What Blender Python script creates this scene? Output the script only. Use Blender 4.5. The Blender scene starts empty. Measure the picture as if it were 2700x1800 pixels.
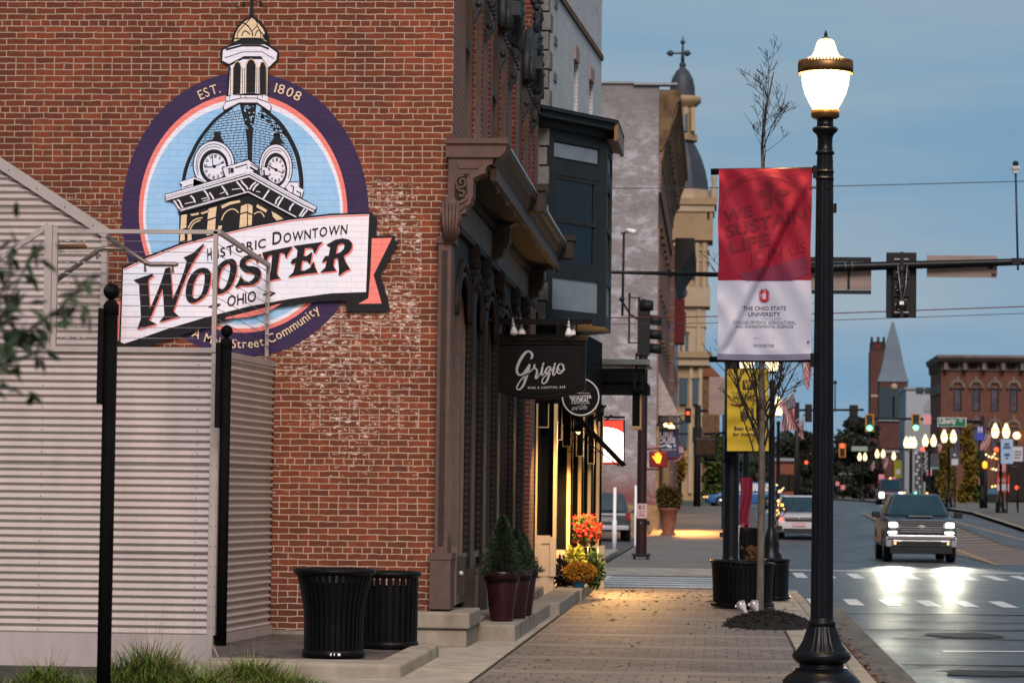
import bpy, math, random
from mathutils import Vector, Matrix, noise as mnoise
from mathutils.geometry import tessellate_polygon
R = math.radians
scn = bpy.context.scene
col = scn.collection

# ---------------------------------------------------------------- camera
FPX, CXP, CYP = 7530.0, 1350.0, 900.0            # focal length in photo pixels, photo centre
CAM_H = 1.6
VPX, VPY, ROLL = 1890.0, 1310.0, 0.0088           # street vanishing point, camera roll
_d = Vector((VPX - CXP, CYP - VPY, -FPX)).normalized()
_u = Vector((math.sin(ROLL), math.cos(ROLL), 0.0))
_u = (_u - _u.dot(_d) * _d).normalized()
_r = _d.cross(_u)
cam = bpy.data.cameras.new('camera')
camo = bpy.data.objects.new('camera', cam)
col.objects.link(camo)
cam.sensor_width = 36.0
cam.lens = 36.0 * FPX / 2700.0
cam.clip_start, cam.clip_end = 0.5, 6000
cam.dof.use_dof = True
cam.dof.focus_distance = 29.5
cam.dof.aperture_fstop = 4.5
camo.matrix_world = Matrix((( _r.x, _r.y, _r.z, 0), (_d.x, _d.y, _d.z, 0), (_u.x, _u.y, _u.z, CAM_H), (0, 0, 0, 1)))
scn.camera = camo

# ---------------------------------------------------------------- sky, sun, exposure
SUN_EL, SUN_AZ = 40.0, 172.0                       # light comes from behind the camera, a little from the right
world = bpy.data.worlds.new('World')
scn.world = world
world.use_nodes = True
wn, wl = world.node_tree.nodes, world.node_tree.links
wn.clear()
w_out = wn.new('ShaderNodeOutputWorld')
w_bg = wn.new('ShaderNodeBackground')
w_sky = wn.new('ShaderNodeTexSky')
w_sky.sky_type = 'NISHITA'
w_sky.sun_disc = False
w_sky.sun_elevation = R(SUN_EL)
w_sky.sun_rotation = R(SUN_AZ)
w_sky.air_density, w_sky.dust_density, w_sky.ozone_density = 1.0, 0.6, 2.5
w_co = wn.new('ShaderNodeTexCoord')
w_map = wn.new('ShaderNodeMapping')
w_map.inputs['Scale'].default_value = (1.3, 1.3, 8.0)
w_noi = wn.new('ShaderNodeTexNoise')
w_noi.inputs['Scale'].default_value = 2.6
w_noi.inputs['Detail'].default_value = 5
w_rmp = wn.new('ShaderNodeMapRange')                       # thin cloud veils
w_rmp.inputs['From Min'].default_value, w_rmp.inputs['From Max'].default_value = 0.42, 0.72
w_sep = wn.new('ShaderNodeSeparateXYZ')
w_fr = wn.new('ShaderNodeMapRange'); w_fr.interpolation_type = 'SMOOTHSTEP'      # dusk blue ahead, brighter afterglow behind
w_fr.inputs['From Min'].default_value, w_fr.inputs['From Max'].default_value = -0.7, 0.2
w_el = wn.new('ShaderNodeMapRange')
w_el.inputs['From Min'].default_value, w_el.inputs['From Max'].default_value = 0.0, 0.22
w_blue = wn.new('ShaderNodeMix'); w_blue.data_type = 'RGBA'
w_blue.inputs['A'].default_value = (0.80, 1.66, 2.62, 1)
w_blue.inputs['B'].default_value = (1.10, 1.82, 2.48, 1)
w_cld = wn.new('ShaderNodeMix'); w_cld.data_type = 'RGBA'
w_cld.inputs['B'].default_value = (1.75, 2.18, 2.50, 1)
w_tint = wn.new('ShaderNodeMix'); w_tint.data_type = 'RGBA'; w_tint.blend_type = 'MULTIPLY'
w_tint.inputs['Factor'].default_value = 1.0
w_tint.inputs['B'].default_value = (0.30, 0.27, 0.27, 1)
w_mix = wn.new('ShaderNodeMix'); w_mix.data_type = 'RGBA'
wl.new(w_co.outputs['Generated'], w_map.inputs['Vector'])
wl.new(w_map.outputs['Vector'], w_noi.inputs['Vector'])
wl.new(w_noi.outputs['Fac'], w_rmp.inputs['Value'])
wl.new(w_co.outputs['Generated'], w_sep.inputs['Vector'])
wl.new(w_sep.outputs['Y'], w_fr.inputs['Value'])
wl.new(w_sep.outputs['Z'], w_el.inputs['Value'])
wl.new(w_el.outputs['Result'], w_blue.inputs['Factor'])
wl.new(w_blue.outputs['Result'], w_cld.inputs['A'])
wl.new(w_rmp.outputs['Result'], w_cld.inputs['Factor'])
wl.new(w_sky.outputs['Color'], w_tint.inputs['A'])
wl.new(w_fr.outputs['Result'], w_mix.inputs['Factor'])
wl.new(w_tint.outputs['Result'], w_mix.inputs['A'])
wl.new(w_cld.outputs['Result'], w_mix.inputs['B'])
wl.new(w_mix.outputs['Result'], w_bg.inputs['Color'])
w_bg.inputs['Strength'].default_value = 0.06
wl.new(w_bg.outputs['Background'], w_out.inputs['Surface'])

sun = bpy.data.lights.new('sun', 'SUN')
sun.energy = 1.1
sun.angle = R(28)
sun.color = (1.0, 0.86, 0.80)
suno = bpy.data.objects.new('sun', sun)
col.objects.link(suno)
_sd = Vector((math.sin(R(SUN_AZ)) * math.cos(R(SUN_EL)), math.cos(R(SUN_AZ)) * math.cos(R(SUN_EL)), math.sin(R(SUN_EL))))
suno.rotation_euler = _sd.to_track_quat('Z', 'Y').to_euler()
suno.location = (0, -20, 30)

scn.view_settings.view_transform = 'Standard'
scn.view_settings.look = 'None'
scn.view_settings.exposure = 1.75
scn.view_settings.gamma = 1.0
scn.view_settings.use_curve_mapping = False
scn.cycles.max_bounces = 6
scn.cycles.use_denoising = True
scn.cycles.sample_clamp_indirect = 4.0

# ---------------------------------------------------------------- measuring helpers
def ray(px, py):
    v = Vector((px - CXP, CYP - py, -FPX))
    return Vector((_r.dot(v), _d.dot(v), _u.dot(v)))
def pt(px, py, Y):
    w = ray(px, py); t = Y / w.y
    return Vector((w.x * t, Y, CAM_H + w.z * t))
def ptx(px, py, X):
    w = ray(px, py); t = X / w.x
    return Vector((X, w.y * t, CAM_H + w.z * t))
GZ = [(-100, 0), (104, 0), (112, .1), (150, .98), (165, 1.12), (260, 1.48), (400, 1.72), (900, 3.0), (2500, 5)]
def gz(y):
    for (a, za), (b, zb) in zip(GZ, GZ[1:]):
        if y <= b:
            return za + (zb - za) * (y - a) / (b - a)
    return GZ[-1][1]

# ---------------------------------------------------------------- mesh helpers
class MB:
    def __init__(s): s.v, s.f, s.fm, s.sm, s.mats = [], [], [], [], []
    def mi(s, m):
        if m not in s.mats: s.mats.append(m)
        return s.mats.index(m)
    def add(s, vs, fs, m, smooth=False):
        b = len(s.v); k = s.mi(m)
        s.v += [Vector(v) for v in vs]
        for f in fs:
            s.f.append([i + b for i in f]); s.fm.append(k); s.sm.append(smooth)
        return s
    def box(s, x0, x1, y0, y1, z0, z1, m):
        return s.add([(x0,y0,z0),(x1,y0,z0),(x1,y1,z0),(x0,y1,z0),(x0,y0,z1),(x1,y0,z1),(x1,y1,z1),(x0,y1,z1)],
                     [(0,3,2,1),(4,5,6,7),(0,1,5,4),(1,2,6,5),(2,3,7,6),(3,0,4,7)], m)
    def obox(s, c, ax, ay, az, m):       # centre and three half-axis vectors
        c, ax, ay, az = Vector(c), Vector(ax), Vector(ay), Vector(az)
        vs = [c + sx*ax + sy*ay + sz*az for sz in (-1,1) for sx, sy in ((-1,-1),(1,-1),(1,1),(-1,1))]
        return s.add(vs, [(0,3,2,1),(4,5,6,7),(0,1,5,4),(1,2,6,5),(2,3,7,6),(3,0,4,7)], m)
    def tube(s, path, r, m, n=8, smooth=True, cap=True):
        path = [Vector(p) for p in path]
        rs = r if isinstance(r, (list, tuple)) else [r] * len(path)
        vs, fs = [], []
        prev = None
        for i, p in enumerate(path):
            t = (path[min(i+1, len(path)-1)] - path[max(i-1, 0)])
            t = t.normalized() if t.length > 1e-9 else Vector((0,0,1))
            if prev is None:
                a = t.cross(Vector((0,0,1)) if abs(t.z) < .9 else Vector((1,0,0))).normalized()
            else:
                a = (prev - prev.dot(t) * t)
                a = a.normalized() if a.length > 1e-6 else t.cross(Vector((1,0,0))).normalized()
            prev = a; b = t.cross(a)
            for k in range(n):
                an = 2*math.pi*k/n
                vs.append(p + rs[i]*(math.cos(an)*a + math.sin(an)*b))
        for i in range(len(path)-1):
            for k in range(n):
                fs.append((i*n+k, i*n+(k+1)%n, (i+1)*n+(k+1)%n, (i+1)*n+k))
        if cap:
            fs.append(tuple(range(n-1, -1, -1))); fs.append(tuple((len(path)-1)*n+k for k in range(n)))
        return s.add(vs, fs, m, smooth)
    def cyl(s, p0, p1, r0, m, r1=None, n=12, smooth=True):
        return s.tube([p0, p1], [r0, r0 if r1 is None else r1], m, n, smooth)
    def lathe(s, c, prof, m, n=24, smooth=True, flute=None, sx=1.0, sy=1.0, a0=0.0, a1=2*math.pi):
        c = Vector(c); vs, fs = [], []
        full = abs(a1 - a0 - 2*math.pi) < 1e-6
        cols = n if full else n + 1
        for (r, z) in prof:
            for k in range(cols):
                an = a0 + (a1-a0)*k/n
                rr = r * (1 + (flute(an, z) if flute else 0))
                vs.append(c + Vector((rr*math.cos(an)*sx, rr*math.sin(an)*sy, z)))
        for i in range(len(prof)-1):
            for k in range(n):
                k2 = (k+1) % cols
                fs.append((i*cols+k, i*cols+k2, (i+1)*cols+k2, (i+1)*cols+k))
        return s.add(vs, fs, m, smooth)
    def sphere(s, c, r, m, n=12, sz=1.0):
        pr = [(r*math.sin(math.pi*i/(n//2+2)), -r*sz*math.cos(math.pi*i/(n//2+2))) for i in range(n//2+3)]
        return s.lathe(c, pr, m, n)
    def poly(s, pts, m, holes=()):
        loops = [[Vector(p) for p in pts]] + [[Vector(p) for p in h] for h in holes]
        flat = [p for l in loops for p in l]
        tris = tessellate_polygon(loops)
        return s.add(flat, tris, m)
    def prism(s, pts, d, m, holes=()):     # polygon extruded by the vector d
        d = Vector(d); loops = [[Vector(p) for p in pts]] + [[Vector(p) for p in h] for h in holes]
        flat = [p for l in loops for p in l]; n = len(flat)
        tris = [tuple(t) for t in tessellate_polygon(loops)]
        fs = tris + [tuple(i+n for i in reversed(t)) for t in tris]
        b = 0
        for l in loops:
            k = len(l)
            for i in range(k): fs.append((b+i, b+(i+1)%k, b+(i+1)%k+n, b+i+n))
            b += k
        return s.add(flat + [p + d for p in flat], fs, m)
    def grid(s, fn, nu, nv, m, smooth=True):
        vs = [fn(i/nu, j/nv) for j in range(nv+1) for i in range(nu+1)]
        mm = m if callable(m) else (lambda u, v: m)
        b = len(s.v); s.v += [Vector(v) for v in vs]
        for j in range(nv):
            for i in range(nu):
                a = b + j*(nu+1) + i
                s.f.append([a, a+1, a+nu+2, a+nu+1]); s.fm.append(s.mi(mm((i+.5)/nu, (j+.5)/nv))); s.sm.append(smooth)
        return s
    def build(s, name, parent=None, loc=None, local=False, fix=True):
        me = bpy.data.meshes.new(name)
        org = Vector((0,0,0))
        if not local:
            if parent is not None:
                q = parent
                while q is not None: org += Vector(q.location); q = q.parent
            elif loc is not None: org = Vector(loc)
            else:
                xs = [v.x for v in s.v]; ys = [v.y for v in s.v]; zs = [v.z for v in s.v]
                org = Vector(((min(xs)+max(xs))/2, (min(ys)+max(ys))/2, min(zs)))
        me.from_pydata([v - org for v in s.v], [], s.f)
        for m in s.mats: me.materials.append(m)
        me.polygons.foreach_set('material_index', s.fm)
        me.polygons.foreach_set('use_smooth', s.sm)
        me.update()
        if fix:
            import bmesh
            bm = bmesh.new(); bm.from_mesh(me)
            bmesh.ops.recalc_face_normals(bm, faces=bm.faces)
            bm.to_mesh(me); bm.free()
        o = bpy.data.objects.new(name, me); col.objects.link(o)
        if parent is not None: o.parent = parent
        elif not local: o.location = org
        return o
def tag(o, label=None, cat=None, group=None, kind=None):
    if label: o['label'] = label
    if cat: o['category'] = cat
    if group: o['group'] = group
    if kind: o['kind'] = kind
    return o
def thing(name, label, cat, loc=(0,0,0), group=None, rz=0.0):
    o = bpy.data.objects.new(name, None); col.objects.link(o)
    o.empty_display_size = .2
    o.location = loc; o.rotation_euler = (0,0,rz)
    return tag(o, label, cat, group)
def copy_tree(o, parent=None):
    c = o.copy(); col.objects.link(c)
    if parent is not None: c.parent = parent
    for ch in list(o.children): copy_tree(ch, c)
    return c
def bevel(o, w, seg=2):
    md = o.modifiers.new('bevel', 'BEVEL'); md.width = w; md.segments = seg; md.limit_method = 'ANGLE'; md.angle_limit = R(40)
    return o
def smooth_curve(pts, k=5, closed=False):
    n = len(pts); out = []
    rng = range(n) if closed else range(n-1)
    for i in rng:
        p0, p1, p2, p3 = (pts[(i-1) % n] if closed or i > 0 else pts[i]), pts[i], pts[(i+1) % n], (pts[(i+2) % n] if closed or i+2 < n else pts[min(i+1, n-1)])
        for j in range(k):
            t = j/k
            out.append(tuple(.5*((2*b) + (-a+c)*t + (2*a-5*b+4*c-d)*t*t + (-a+3*b-3*c+d)*t**3) for a, b, c, d in zip(p0, p1, p2, p3)))
    if not closed: out.append(tuple(pts[-1]))
    return out
def ribbon(pts, w=None):                  # outline strip of a stroke; pts are (x, y[, width])
    L, Rr = [], []
    for i, p in enumerate(pts):
        a, b = pts[max(i-1, 0)], pts[min(i+1, len(pts)-1)]
        dx, dy = b[0]-a[0], b[1]-a[1]; l = math.hypot(dx, dy) or 1
        h = (p[2] if w is None else w)/2
        L.append((p[0]-dy/l*h, p[1]+dx/l*h)); Rr.append((p[0]+dy/l*h, p[1]-dx/l*h))
    vs = L + Rr; n = len(pts)
    return vs, [(i, i+1, n+i+1, n+i) for i in range(n-1)]
def disc2(cx, cy, rx, ry, n=40, a0=0, a1=2*math.pi):
    return [(cx+rx*math.cos(a0+(a1-a0)*k/n), cy+ry*math.sin(a0+(a1-a0)*k/n)) for k in range(n)]

_tc = {}
def text2d(body, bold=0.0, spacing=1.0):  # built-in font; flat verts (baseline at 0, size 1), faces, width
    key = (body, bold, spacing)
    if key not in _tc:
        cu = bpy.data.curves.new('t', 'FONT'); cu.body = body; cu.size = 1.0
        cu.offset = bold; cu.space_character = spacing; cu.resolution_u = 3
        o = bpy.data.objects.new('t', cu); me = o.to_mesh()
        vs = [(v.co.x, v.co.y) for v in me.vertices]; fs = [tuple(p.vertices) for p in me.polygons]
        o.to_mesh_clear(); bpy.data.objects.remove(o); bpy.data.curves.remove(cu)
        x0 = min([v[0] for v in vs] or [0]); x1 = max([v[0] for v in vs] or [0])
        _tc[key] = (vs, fs, x0, x1)
    return _tc[key]
def put_text(mb, body, p0, p1, size, mat, fn, bold=0.0, shear=0.0, spacing=1.0):
    """text whose baseline runs from p0 to p1 (2-D, y down); fn maps 2-D to 3-D"""
    vs, fs, x0, x1 = text2d(body, bold, spacing)
    dx, dy = p1[0]-p0[0], p1[1]-p0[1]; L = math.hypot(dx, dy); ex = (dx/L, dy/L); ey = (ex[1], -ex[0])
    k = L/max(x1-x0, 1e-6)
    out = []
    for (x, y) in vs:
        u = (x-x0)*k + shear*y*size; v = y*size
        out.append(fn(p0[0]+ex[0]*u+ey[0]*v, p0[1]+ex[1]*u+ey[1]*v))
    mb.add(out, fs, mat)
def text_path(mb, body, path, size, mat, fn, bold=0.0, shear=0.0):
    seg = [math.hypot(b[0]-a[0], b[1]-a[1]) for a, b in zip(path, path[1:])]
    total = sum(seg)
    adv = [(text2d(c, bold)[3] - text2d(c, bold)[2] + .12) if c != ' ' else .34 for c in body]
    k = total/sum(adv); s = 0
    for c, a in zip(body, adv):
        if c != ' ':
            def at(d):
                for (p, q), l in zip(zip(path, path[1:]), seg):
                    if d <= l: return (p[0]+(q[0]-p[0])*d/l, p[1]+(q[1]-p[1])*d/l)
                    d -= l
                return path[-1]
            put_text(mb, c, at(s*k), at((s+a-.12)*k), size, mat, fn, bold, shear)
        s += a

# ---------------------------------------------------------------- materials
def lin(h):
    h = h.lstrip('#'); c = [int(h[i:i+2], 16)/255 for i in (0, 2, 4)]
    return tuple((x/12.92 if x <= .04045 else ((x+.055)/1.055)**2.4) for x in c)
def nmat(name):
    m = bpy.data.materials.new(name); m.use_nodes = True
    n, l = m.node_tree.nodes, m.node_tree.links
    return m, n, l, n['Principled BSDF']
def rgb(c): return (c[0], c[1], c[2], 1)
def mat(name, c, rough=.6, metal=0.0, var=.25, scale=6.0, bump=0.0, bscale=40.0, emit=None, es=0.0, c2=None, spec=.25, stretch=(1,1,1), rvar=.0, trans=0.0):
    m, n, l, b = nmat(name)
    c = lin(c) if isinstance(c, str) else c
    b.inputs['Roughness'].default_value = rough; b.inputs['Metallic'].default_value = metal
    b.inputs['Specular IOR Level'].default_value = spec
    if trans: b.inputs['Transmission Weight'].default_value = trans
    if emit is not None:
        b.inputs['Emission Color'].default_value = rgb(lin(emit) if isinstance(emit, str) else emit); b.inputs['Emission Strength'].default_value = es
    co = n.new('ShaderNodeTexCoord'); mp = n.new('ShaderNodeMapping'); mp.inputs['Scale'].default_value = stretch
    l.new(co.outputs['Object'], mp.inputs['Vector'])
    if var or c2:
        nz = n.new('ShaderNodeTexNoise'); nz.inputs['Scale'].default_value = scale; nz.inputs['Detail'].default_value = 5; nz.inputs['Roughness'].default_value = .65
        l.new(mp.outputs['Vector'], nz.inputs['Vector'])
        mr = n.new('ShaderNodeMapRange'); mr.inputs['From Min'].default_value, mr.inputs['From Max'].default_value = .3, .7
        l.new(nz.outputs['Fac'], mr.inputs['Value'])
        mx = n.new('ShaderNodeMix'); mx.data_type = 'RGBA'
        if c2 is None:
            mx.inputs['A'].default_value = rgb([x*(1-var) for x in c]); mx.inputs['B'].default_value = rgb([min(1, x*(1+var)) for x in c])
        else:
            mx.inputs['A'].default_value = rgb(c); mx.inputs['B'].default_value = rgb(lin(c2) if isinstance(c2, str) else c2)
        l.new(mr.outputs['Result'], mx.inputs['Factor']); l.new(mx.outputs['Result'], b.inputs['Base Color'])
        if rvar:
            m2 = n.new('ShaderNodeMapRange'); m2.inputs['To Min'].default_value = max(.02, rough-rvar); m2.inputs['To Max'].default_value = min(1, rough+rvar)
            l.new(nz.outputs['Fac'], m2.inputs['Value']); l.new(m2.outputs['Result'], b.inputs['Roughness'])
    else: b.inputs['Base Color'].default_value = rgb(c)
    if bump:
        nb = n.new('ShaderNodeTexNoise'); nb.inputs['Scale'].default_value = bscale; nb.inputs['Detail'].default_value = 4
        l.new(mp.outputs['Vector'], nb.inputs['Vector'])
        bp = n.new('ShaderNodeBump'); bp.inputs['Strength'].default_value = bump; bp.inputs['Distance'].default_value = .01
        l.new(nb.outputs['Fac'], bp.inputs['Height']); l.new(bp.outputs['Normal'], b.inputs['Normal'])
    return m
def glow(name, c, s):
    m, n, l, b = nmat(name)
    c = lin(c) if isinstance(c, str) else c
    b.inputs['Base Color'].default_value = rgb(c); b.inputs['Emission Color'].default_value = rgb(c); b.inputs['Emission Strength'].default_value = s
    return m
def brick_nodes(n, l, axis, bw=.213, rh=.0677, mortar=.0066, wob=.022, c1=(.3,.3,.3), c2=(.6,.6,.6), squash=.5, mcol=None):
    co = n.new('ShaderNodeTexCoord'); sp = n.new('ShaderNodeSeparateXYZ'); l.new(co.outputs['Object'], sp.inputs['Vector'])
    cb = n.new('ShaderNodeCombineXYZ'); l.new(sp.outputs['X' if axis == 'x' else 'Y'], cb.inputs['X']); l.new(sp.outputs['Z'], cb.inputs['Y'])
    nz = n.new('ShaderNodeTexNoise'); nz.inputs['Scale'].default_value = 9; nz.inputs['Detail'].default_value = 4; l.new(cb.outputs['Vector'], nz.inputs['Vector'])
    sb = n.new('ShaderNodeVectorMath'); sb.operation = 'SUBTRACT'; sb.inputs[1].default_value = (.5, .5, .5); l.new(nz.outputs['Color'], sb.inputs[0])
    sc = n.new('ShaderNodeVectorMath'); sc.operation = 'SCALE'; sc.inputs['Scale'].default_value = wob; l.new(sb.outputs['Vector'], sc.inputs[0])
    ad = n.new('ShaderNodeVectorMath'); ad.operation = 'ADD'; l.new(cb.outputs['Vector'], ad.inputs[0]); l.new(sc.outputs['Vector'], ad.inputs[1])
    br = n.new('ShaderNodeTexBrick'); br.inputs['Scale'].default_value = 1; br.inputs['Brick Width'].default_value = bw; br.inputs['Row Height'].default_value = rh
    br.inputs['Mortar Size'].default_value = mortar; br.inputs['Mortar Smooth'].default_value = .25; br.inputs['Bias'].default_value = -.1
    br.squash, br.squash_frequency = squash, 7
    br.inputs['Mortar'].default_value = rgb(mcol if mcol else c1)
    br.inputs['Color1'].default_value = rgb(c1); br.inputs['Color2'].default_value = rgb(c2)
    l.new(ad.outputs['Vector'], br.inputs['Vector'])
    return cb, ad, br
def mathn(n, l, op, a, b=None, c=None, clamp=False):
    k = n.new('ShaderNodeMath'); k.operation = op; k.use_clamp = clamp
    for i, x in enumerate((a, b, c)):
        if x is None: continue
        if isinstance(x, (int, float)): k.inputs[i].default_value = x
        else: l.new(x, k.inputs[i])
    return k.outputs[0]
def mixc(n, l, f, a, b, blend='MIX'):
    k = n.new('ShaderNodeMix'); k.data_type = 'RGBA'; k.blend_type = blend
    for s, x in (('Factor', f), ('A', a), ('B', b)):
        if isinstance(x, (int, float)): k.inputs[s].default_value = x
        elif isinstance(x, (tuple, list)): k.inputs[s].default_value = rgb(x)
        else: l.new(x, k.inputs[s])
    return k.outputs['Result']
def noisen(n, l, vec, scale, detail=5, rough=.6, stretch=None):
    if stretch:
        mp = n.new('ShaderNodeMapping'); mp.inputs['Scale'].default_value = stretch; l.new(vec, mp.inputs['Vector']); vec = mp.outputs['Vector']
    k = n.new('ShaderNodeTexNoise'); k.inputs['Scale'].default_value = scale; k.inputs['Detail'].default_value = detail; k.inputs['Roughness'].default_value = rough
    l.new(vec, k.inputs['Vector']); return k.outputs['Fac']
def ramp(n, l, x, a, b, t0=0.0, t1=1.0):
    k = n.new('ShaderNodeMapRange'); k.inputs['From Min'].default_value, k.inputs['From Max'].default_value = a, b
    k.inputs['To Min'].default_value, k.inputs['To Max'].default_value = t0, t1
    l.new(x, k.inputs['Value']); return k.outputs['Result']
def brick_mat(name, axis, c1, c2, mcol, flakes=None, flakec=(.62,.6,.6), dirt=.35, bump=.5, **kw):
    m, n, l, b = nmat(name)
    cb, ad, br = brick_nodes(n, l, axis, c1=c1, c2=c2, mcol=mcol, **kw)
    v = cb.outputs['Vector']
    fine = noisen(n, l, v, 60, 6, .7)
    big = noisen(n, l, v, 1.3, 4, .6)
    mid = noisen(n, l, v, 7, 4, .6)
    c = mixc(n, l, ramp(n, l, fine, .3, .7, 0, .35), br.outputs['Color'], (c1[0]*.45, c1[1]*.5, c1[2]*.6))
    c = mixc(n, l, ramp(n, l, mid, .46, .70, 0, dirt), c, (c1[0]*.30, c1[1]*.36, c1[2]*.42))
    c = mixc(n, l, ramp(n, l, big, .42, .62, 0, dirt*1.3), c, (c1[0]*.42, c1[1]*.5, c1[2]*.58))
    if flakes:
        sz = n.new('ShaderNodeSeparateXYZ'); l.new(v, sz.inputs['Vector'])
        soot = mathn(n, l, 'MULTIPLY', ramp(n, l, sz.outputs['Y'], 1.5, .35), ramp(n, l, noisen(n, l, v, 2.2, 5, .65), .35, .6), clamp=True)
        c = mixc(n, l, mathn(n, l, 'MULTIPLY', soot, .65), c, (.05,.022,.016))
        grime = mathn(n, l, 'MULTIPLY', ramp(n, l, noisen(n, l, v, .8, 5, .65, (1.6,.5,1)), .52, .68), ramp(n, l, sz.outputs['Y'], 4.2, 5.0), clamp=True)
        c = mixc(n, l, mathn(n, l, 'MULTIPLY', grime, .6), c, (.055,.026,.022))
    mo = mixc(n, l, ramp(n, l, mid, .35, .7), mcol, [x*.7 for x in mcol])
    c = mixc(n, l, br.outputs['Fac'], c, mo)
    if flakes:
        fl = noisen(n, l, v, 15, 8, .78, (.7, 1.9, 1))
        fm = flakes(n, l, v)
        thr = mathn(n, l, 'SUBTRACT', .815, mathn(n, l, 'MULTIPLY', fm, .315))
        f = mathn(n, l, 'MULTIPLY', mathn(n, l, 'SUBTRACT', fl, thr), 22, clamp=True)
        f = mathn(n, l, 'MULTIPLY', f, mathn(n, l, 'SUBTRACT', 1.0, mathn(n, l, 'MULTIPLY', br.outputs['Fac'], .8)), clamp=True)
        c = mixc(n, l, mathn(n, l, 'MULTIPLY', f, .9), c, flakec)
    l.new(c, b.inputs['Base Color']); b.inputs['Roughness'].default_value = .85; b.inputs['Specular IOR Level'].default_value = .25
    h = mathn(n, l, 'SUBTRACT', mathn(n, l, 'MULTIPLY', fine, .35), br.outputs['Fac'])
    bp = n.new('ShaderNodeBump'); bp.inputs['Strength'].default_value = bump; bp.inputs['Distance'].default_value = .012
    l.new(h, bp.inputs['Height']); l.new(bp.outputs['Normal'], b.inputs['Normal'])
    return m
def wall_paint(name, c, c2=None, flake=.0):
    """house paint lying on brickwork: the courses show through as relief"""
    c = lin(c) if isinstance(c, str) else c
    m, n, l, b = nmat(name)
    cb, ad, br = brick_nodes(n, l, 'x', c1=[x*.97 for x in c], c2=[min(1, x*1.02) for x in c])
    v = cb.outputs['Vector']
    fine = noisen(n, l, v, 60, 6, .7); big = noisen(n, l, v, 1.6, 4, .6)
    k = mixc(n, l, ramp(n, l, big, .4, .7, 0, 1 if c2 else 0), br.outputs['Color'], (lin(c2) if isinstance(c2, str) else c2) if c2 else c)
    k = mixc(n, l, mathn(n, l, 'MULTIPLY', br.outputs['Fac'], .30), k, [x*.72 for x in c])
    l.new(k, b.inputs['Base Color']); b.inputs['Roughness'].default_value = .7; b.inputs['Specular IOR Level'].default_value = .3
    h = mathn(n, l, 'SUBTRACT', mathn(n, l, 'MULTIPLY', fine, .35), br.outputs['Fac'])
    bp = n.new('ShaderNodeBump'); bp.inputs['Strength'].default_value = .35; bp.inputs['Distance'].default_value = .012
    l.new(h, bp.inputs['Height']); l.new(bp.outputs['Normal'], b.inputs['Normal'])
    return m

M = {}
M['conc'] = mat('concrete', (.27,.24,.20), .9, c2=(.15,.13,.105), scale=3.2, stretch=(1,1,.45), bump=.35, bscale=70)
M['conc_dark'] = mat('weathered_concrete', (.16,.15,.13), .9, var=.4, scale=3, bump=.4, bscale=60)
M['black'] = mat('black_metal', (.0040,.0040,.0048), .42, metal=.0, var=.3, bump=.08, bscale=30, spec=.10)
M['blackmat'] = mat('flat_black_paint', (.0035,.0035,.004), .75, var=.3, spec=.05)
M['post'] = mat('black_cast_iron', (.004,.0045,.006), .36, var=.35, bump=.12, bscale=45, spec=.17)
M['brown'] = mat('brown_trim_paint', (.026,.018,.014), .7, var=.22, bump=.15, bscale=25)
M['brownlite'] = mat('grey_brown_trim_paint', (.105,.080,.068), .7, var=.18, bump=.12, bscale=25)
M['brownpurp'] = mat('plum_brown_paint', (.082,.050,.045), .7, var=.2, bump=.15, bscale=25)
M['browndark'] = mat('dark_brown_paint', (.012,.0085,.007), .75, var=.3, bump=.2, bscale=30)
M['glass'] = mat('dark_glass', (.004,.0045,.005), .08, var=0, spec=.35)
M['glassblue'] = mat('sky_glass', (.05,.08,.10), .08, var=0, spec=.8)
M['white'] = mat('white_paint', (.72,.72,.72), .5, var=.06)
M["chrome"] = mat("chrome", (.28,.28,.30), .22, metal=1, var=0)
M['steel'] = mat('galvanised_steel', (.36,.36,.37), .45, metal=.6, var=.15)
M['cable'] = mat('steel_cable', (.20,.20,.20), .5, metal=.5, var=0)
M['wood'] = mat('weathered_wood', (.11,.055,.025), .6, var=.45, scale=3, stretch=(1,1,9), bump=.3, bscale=20)
def lampmat(name, c, s, tr):
    m, n, l, b = nmat(name); n.remove(b); e = n.new('ShaderNodeEmission'); e.inputs['Color'].default_value = rgb(c); e.inputs['Strength'].default_value = s
    t = n.new('ShaderNodeBsdfTransparent'); x = n.new('ShaderNodeMixShader'); x.inputs['Fac'].default_value = tr
    l.new(e.outputs[0], x.inputs[1]); l.new(t.outputs[0], x.inputs[2]); l.new(x.outputs[0], n['Material Output'].inputs['Surface']); return m
M['lampglow'] = lampmat('lit_lamp_globe', (1.0,.74,.38), 1.05, .45)
# ================================================================ ground, road, pavements
def strip(name, x0, x1, ys, dz, m, kind='structure', zf=gz):
    b = MB(); vs = []
    for y in ys:
        a0 = x0(y) if callable(x0) else x0; a1 = x1(y) if callable(x1) else x1
        vs += [(a0, y, zf(y)+dz), (a1, y, zf(y)+dz)]
    b.add(vs, [(2*i, 2*i+1, 2*i+3, 2*i+2) for i in range(len(ys)-1)], m)
    o = b.build(name, loc=(0,0,0)); return tag(o, kind=kind) if kind else o
YS = [-60, 0, 20, 40, 60, 80, 100, 104, 108, 112, 120, 130, 140, 150, 158, 165, 180, 200, 230, 260, 330, 400, 600, 900, 1500, 2500]
M['dirt'] = mat('bare_ground', (.05,.05,.035), .95, var=.5, scale=.6)
strip('ground', -1500, 1500, YS, -.16, M['dirt'])

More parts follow.
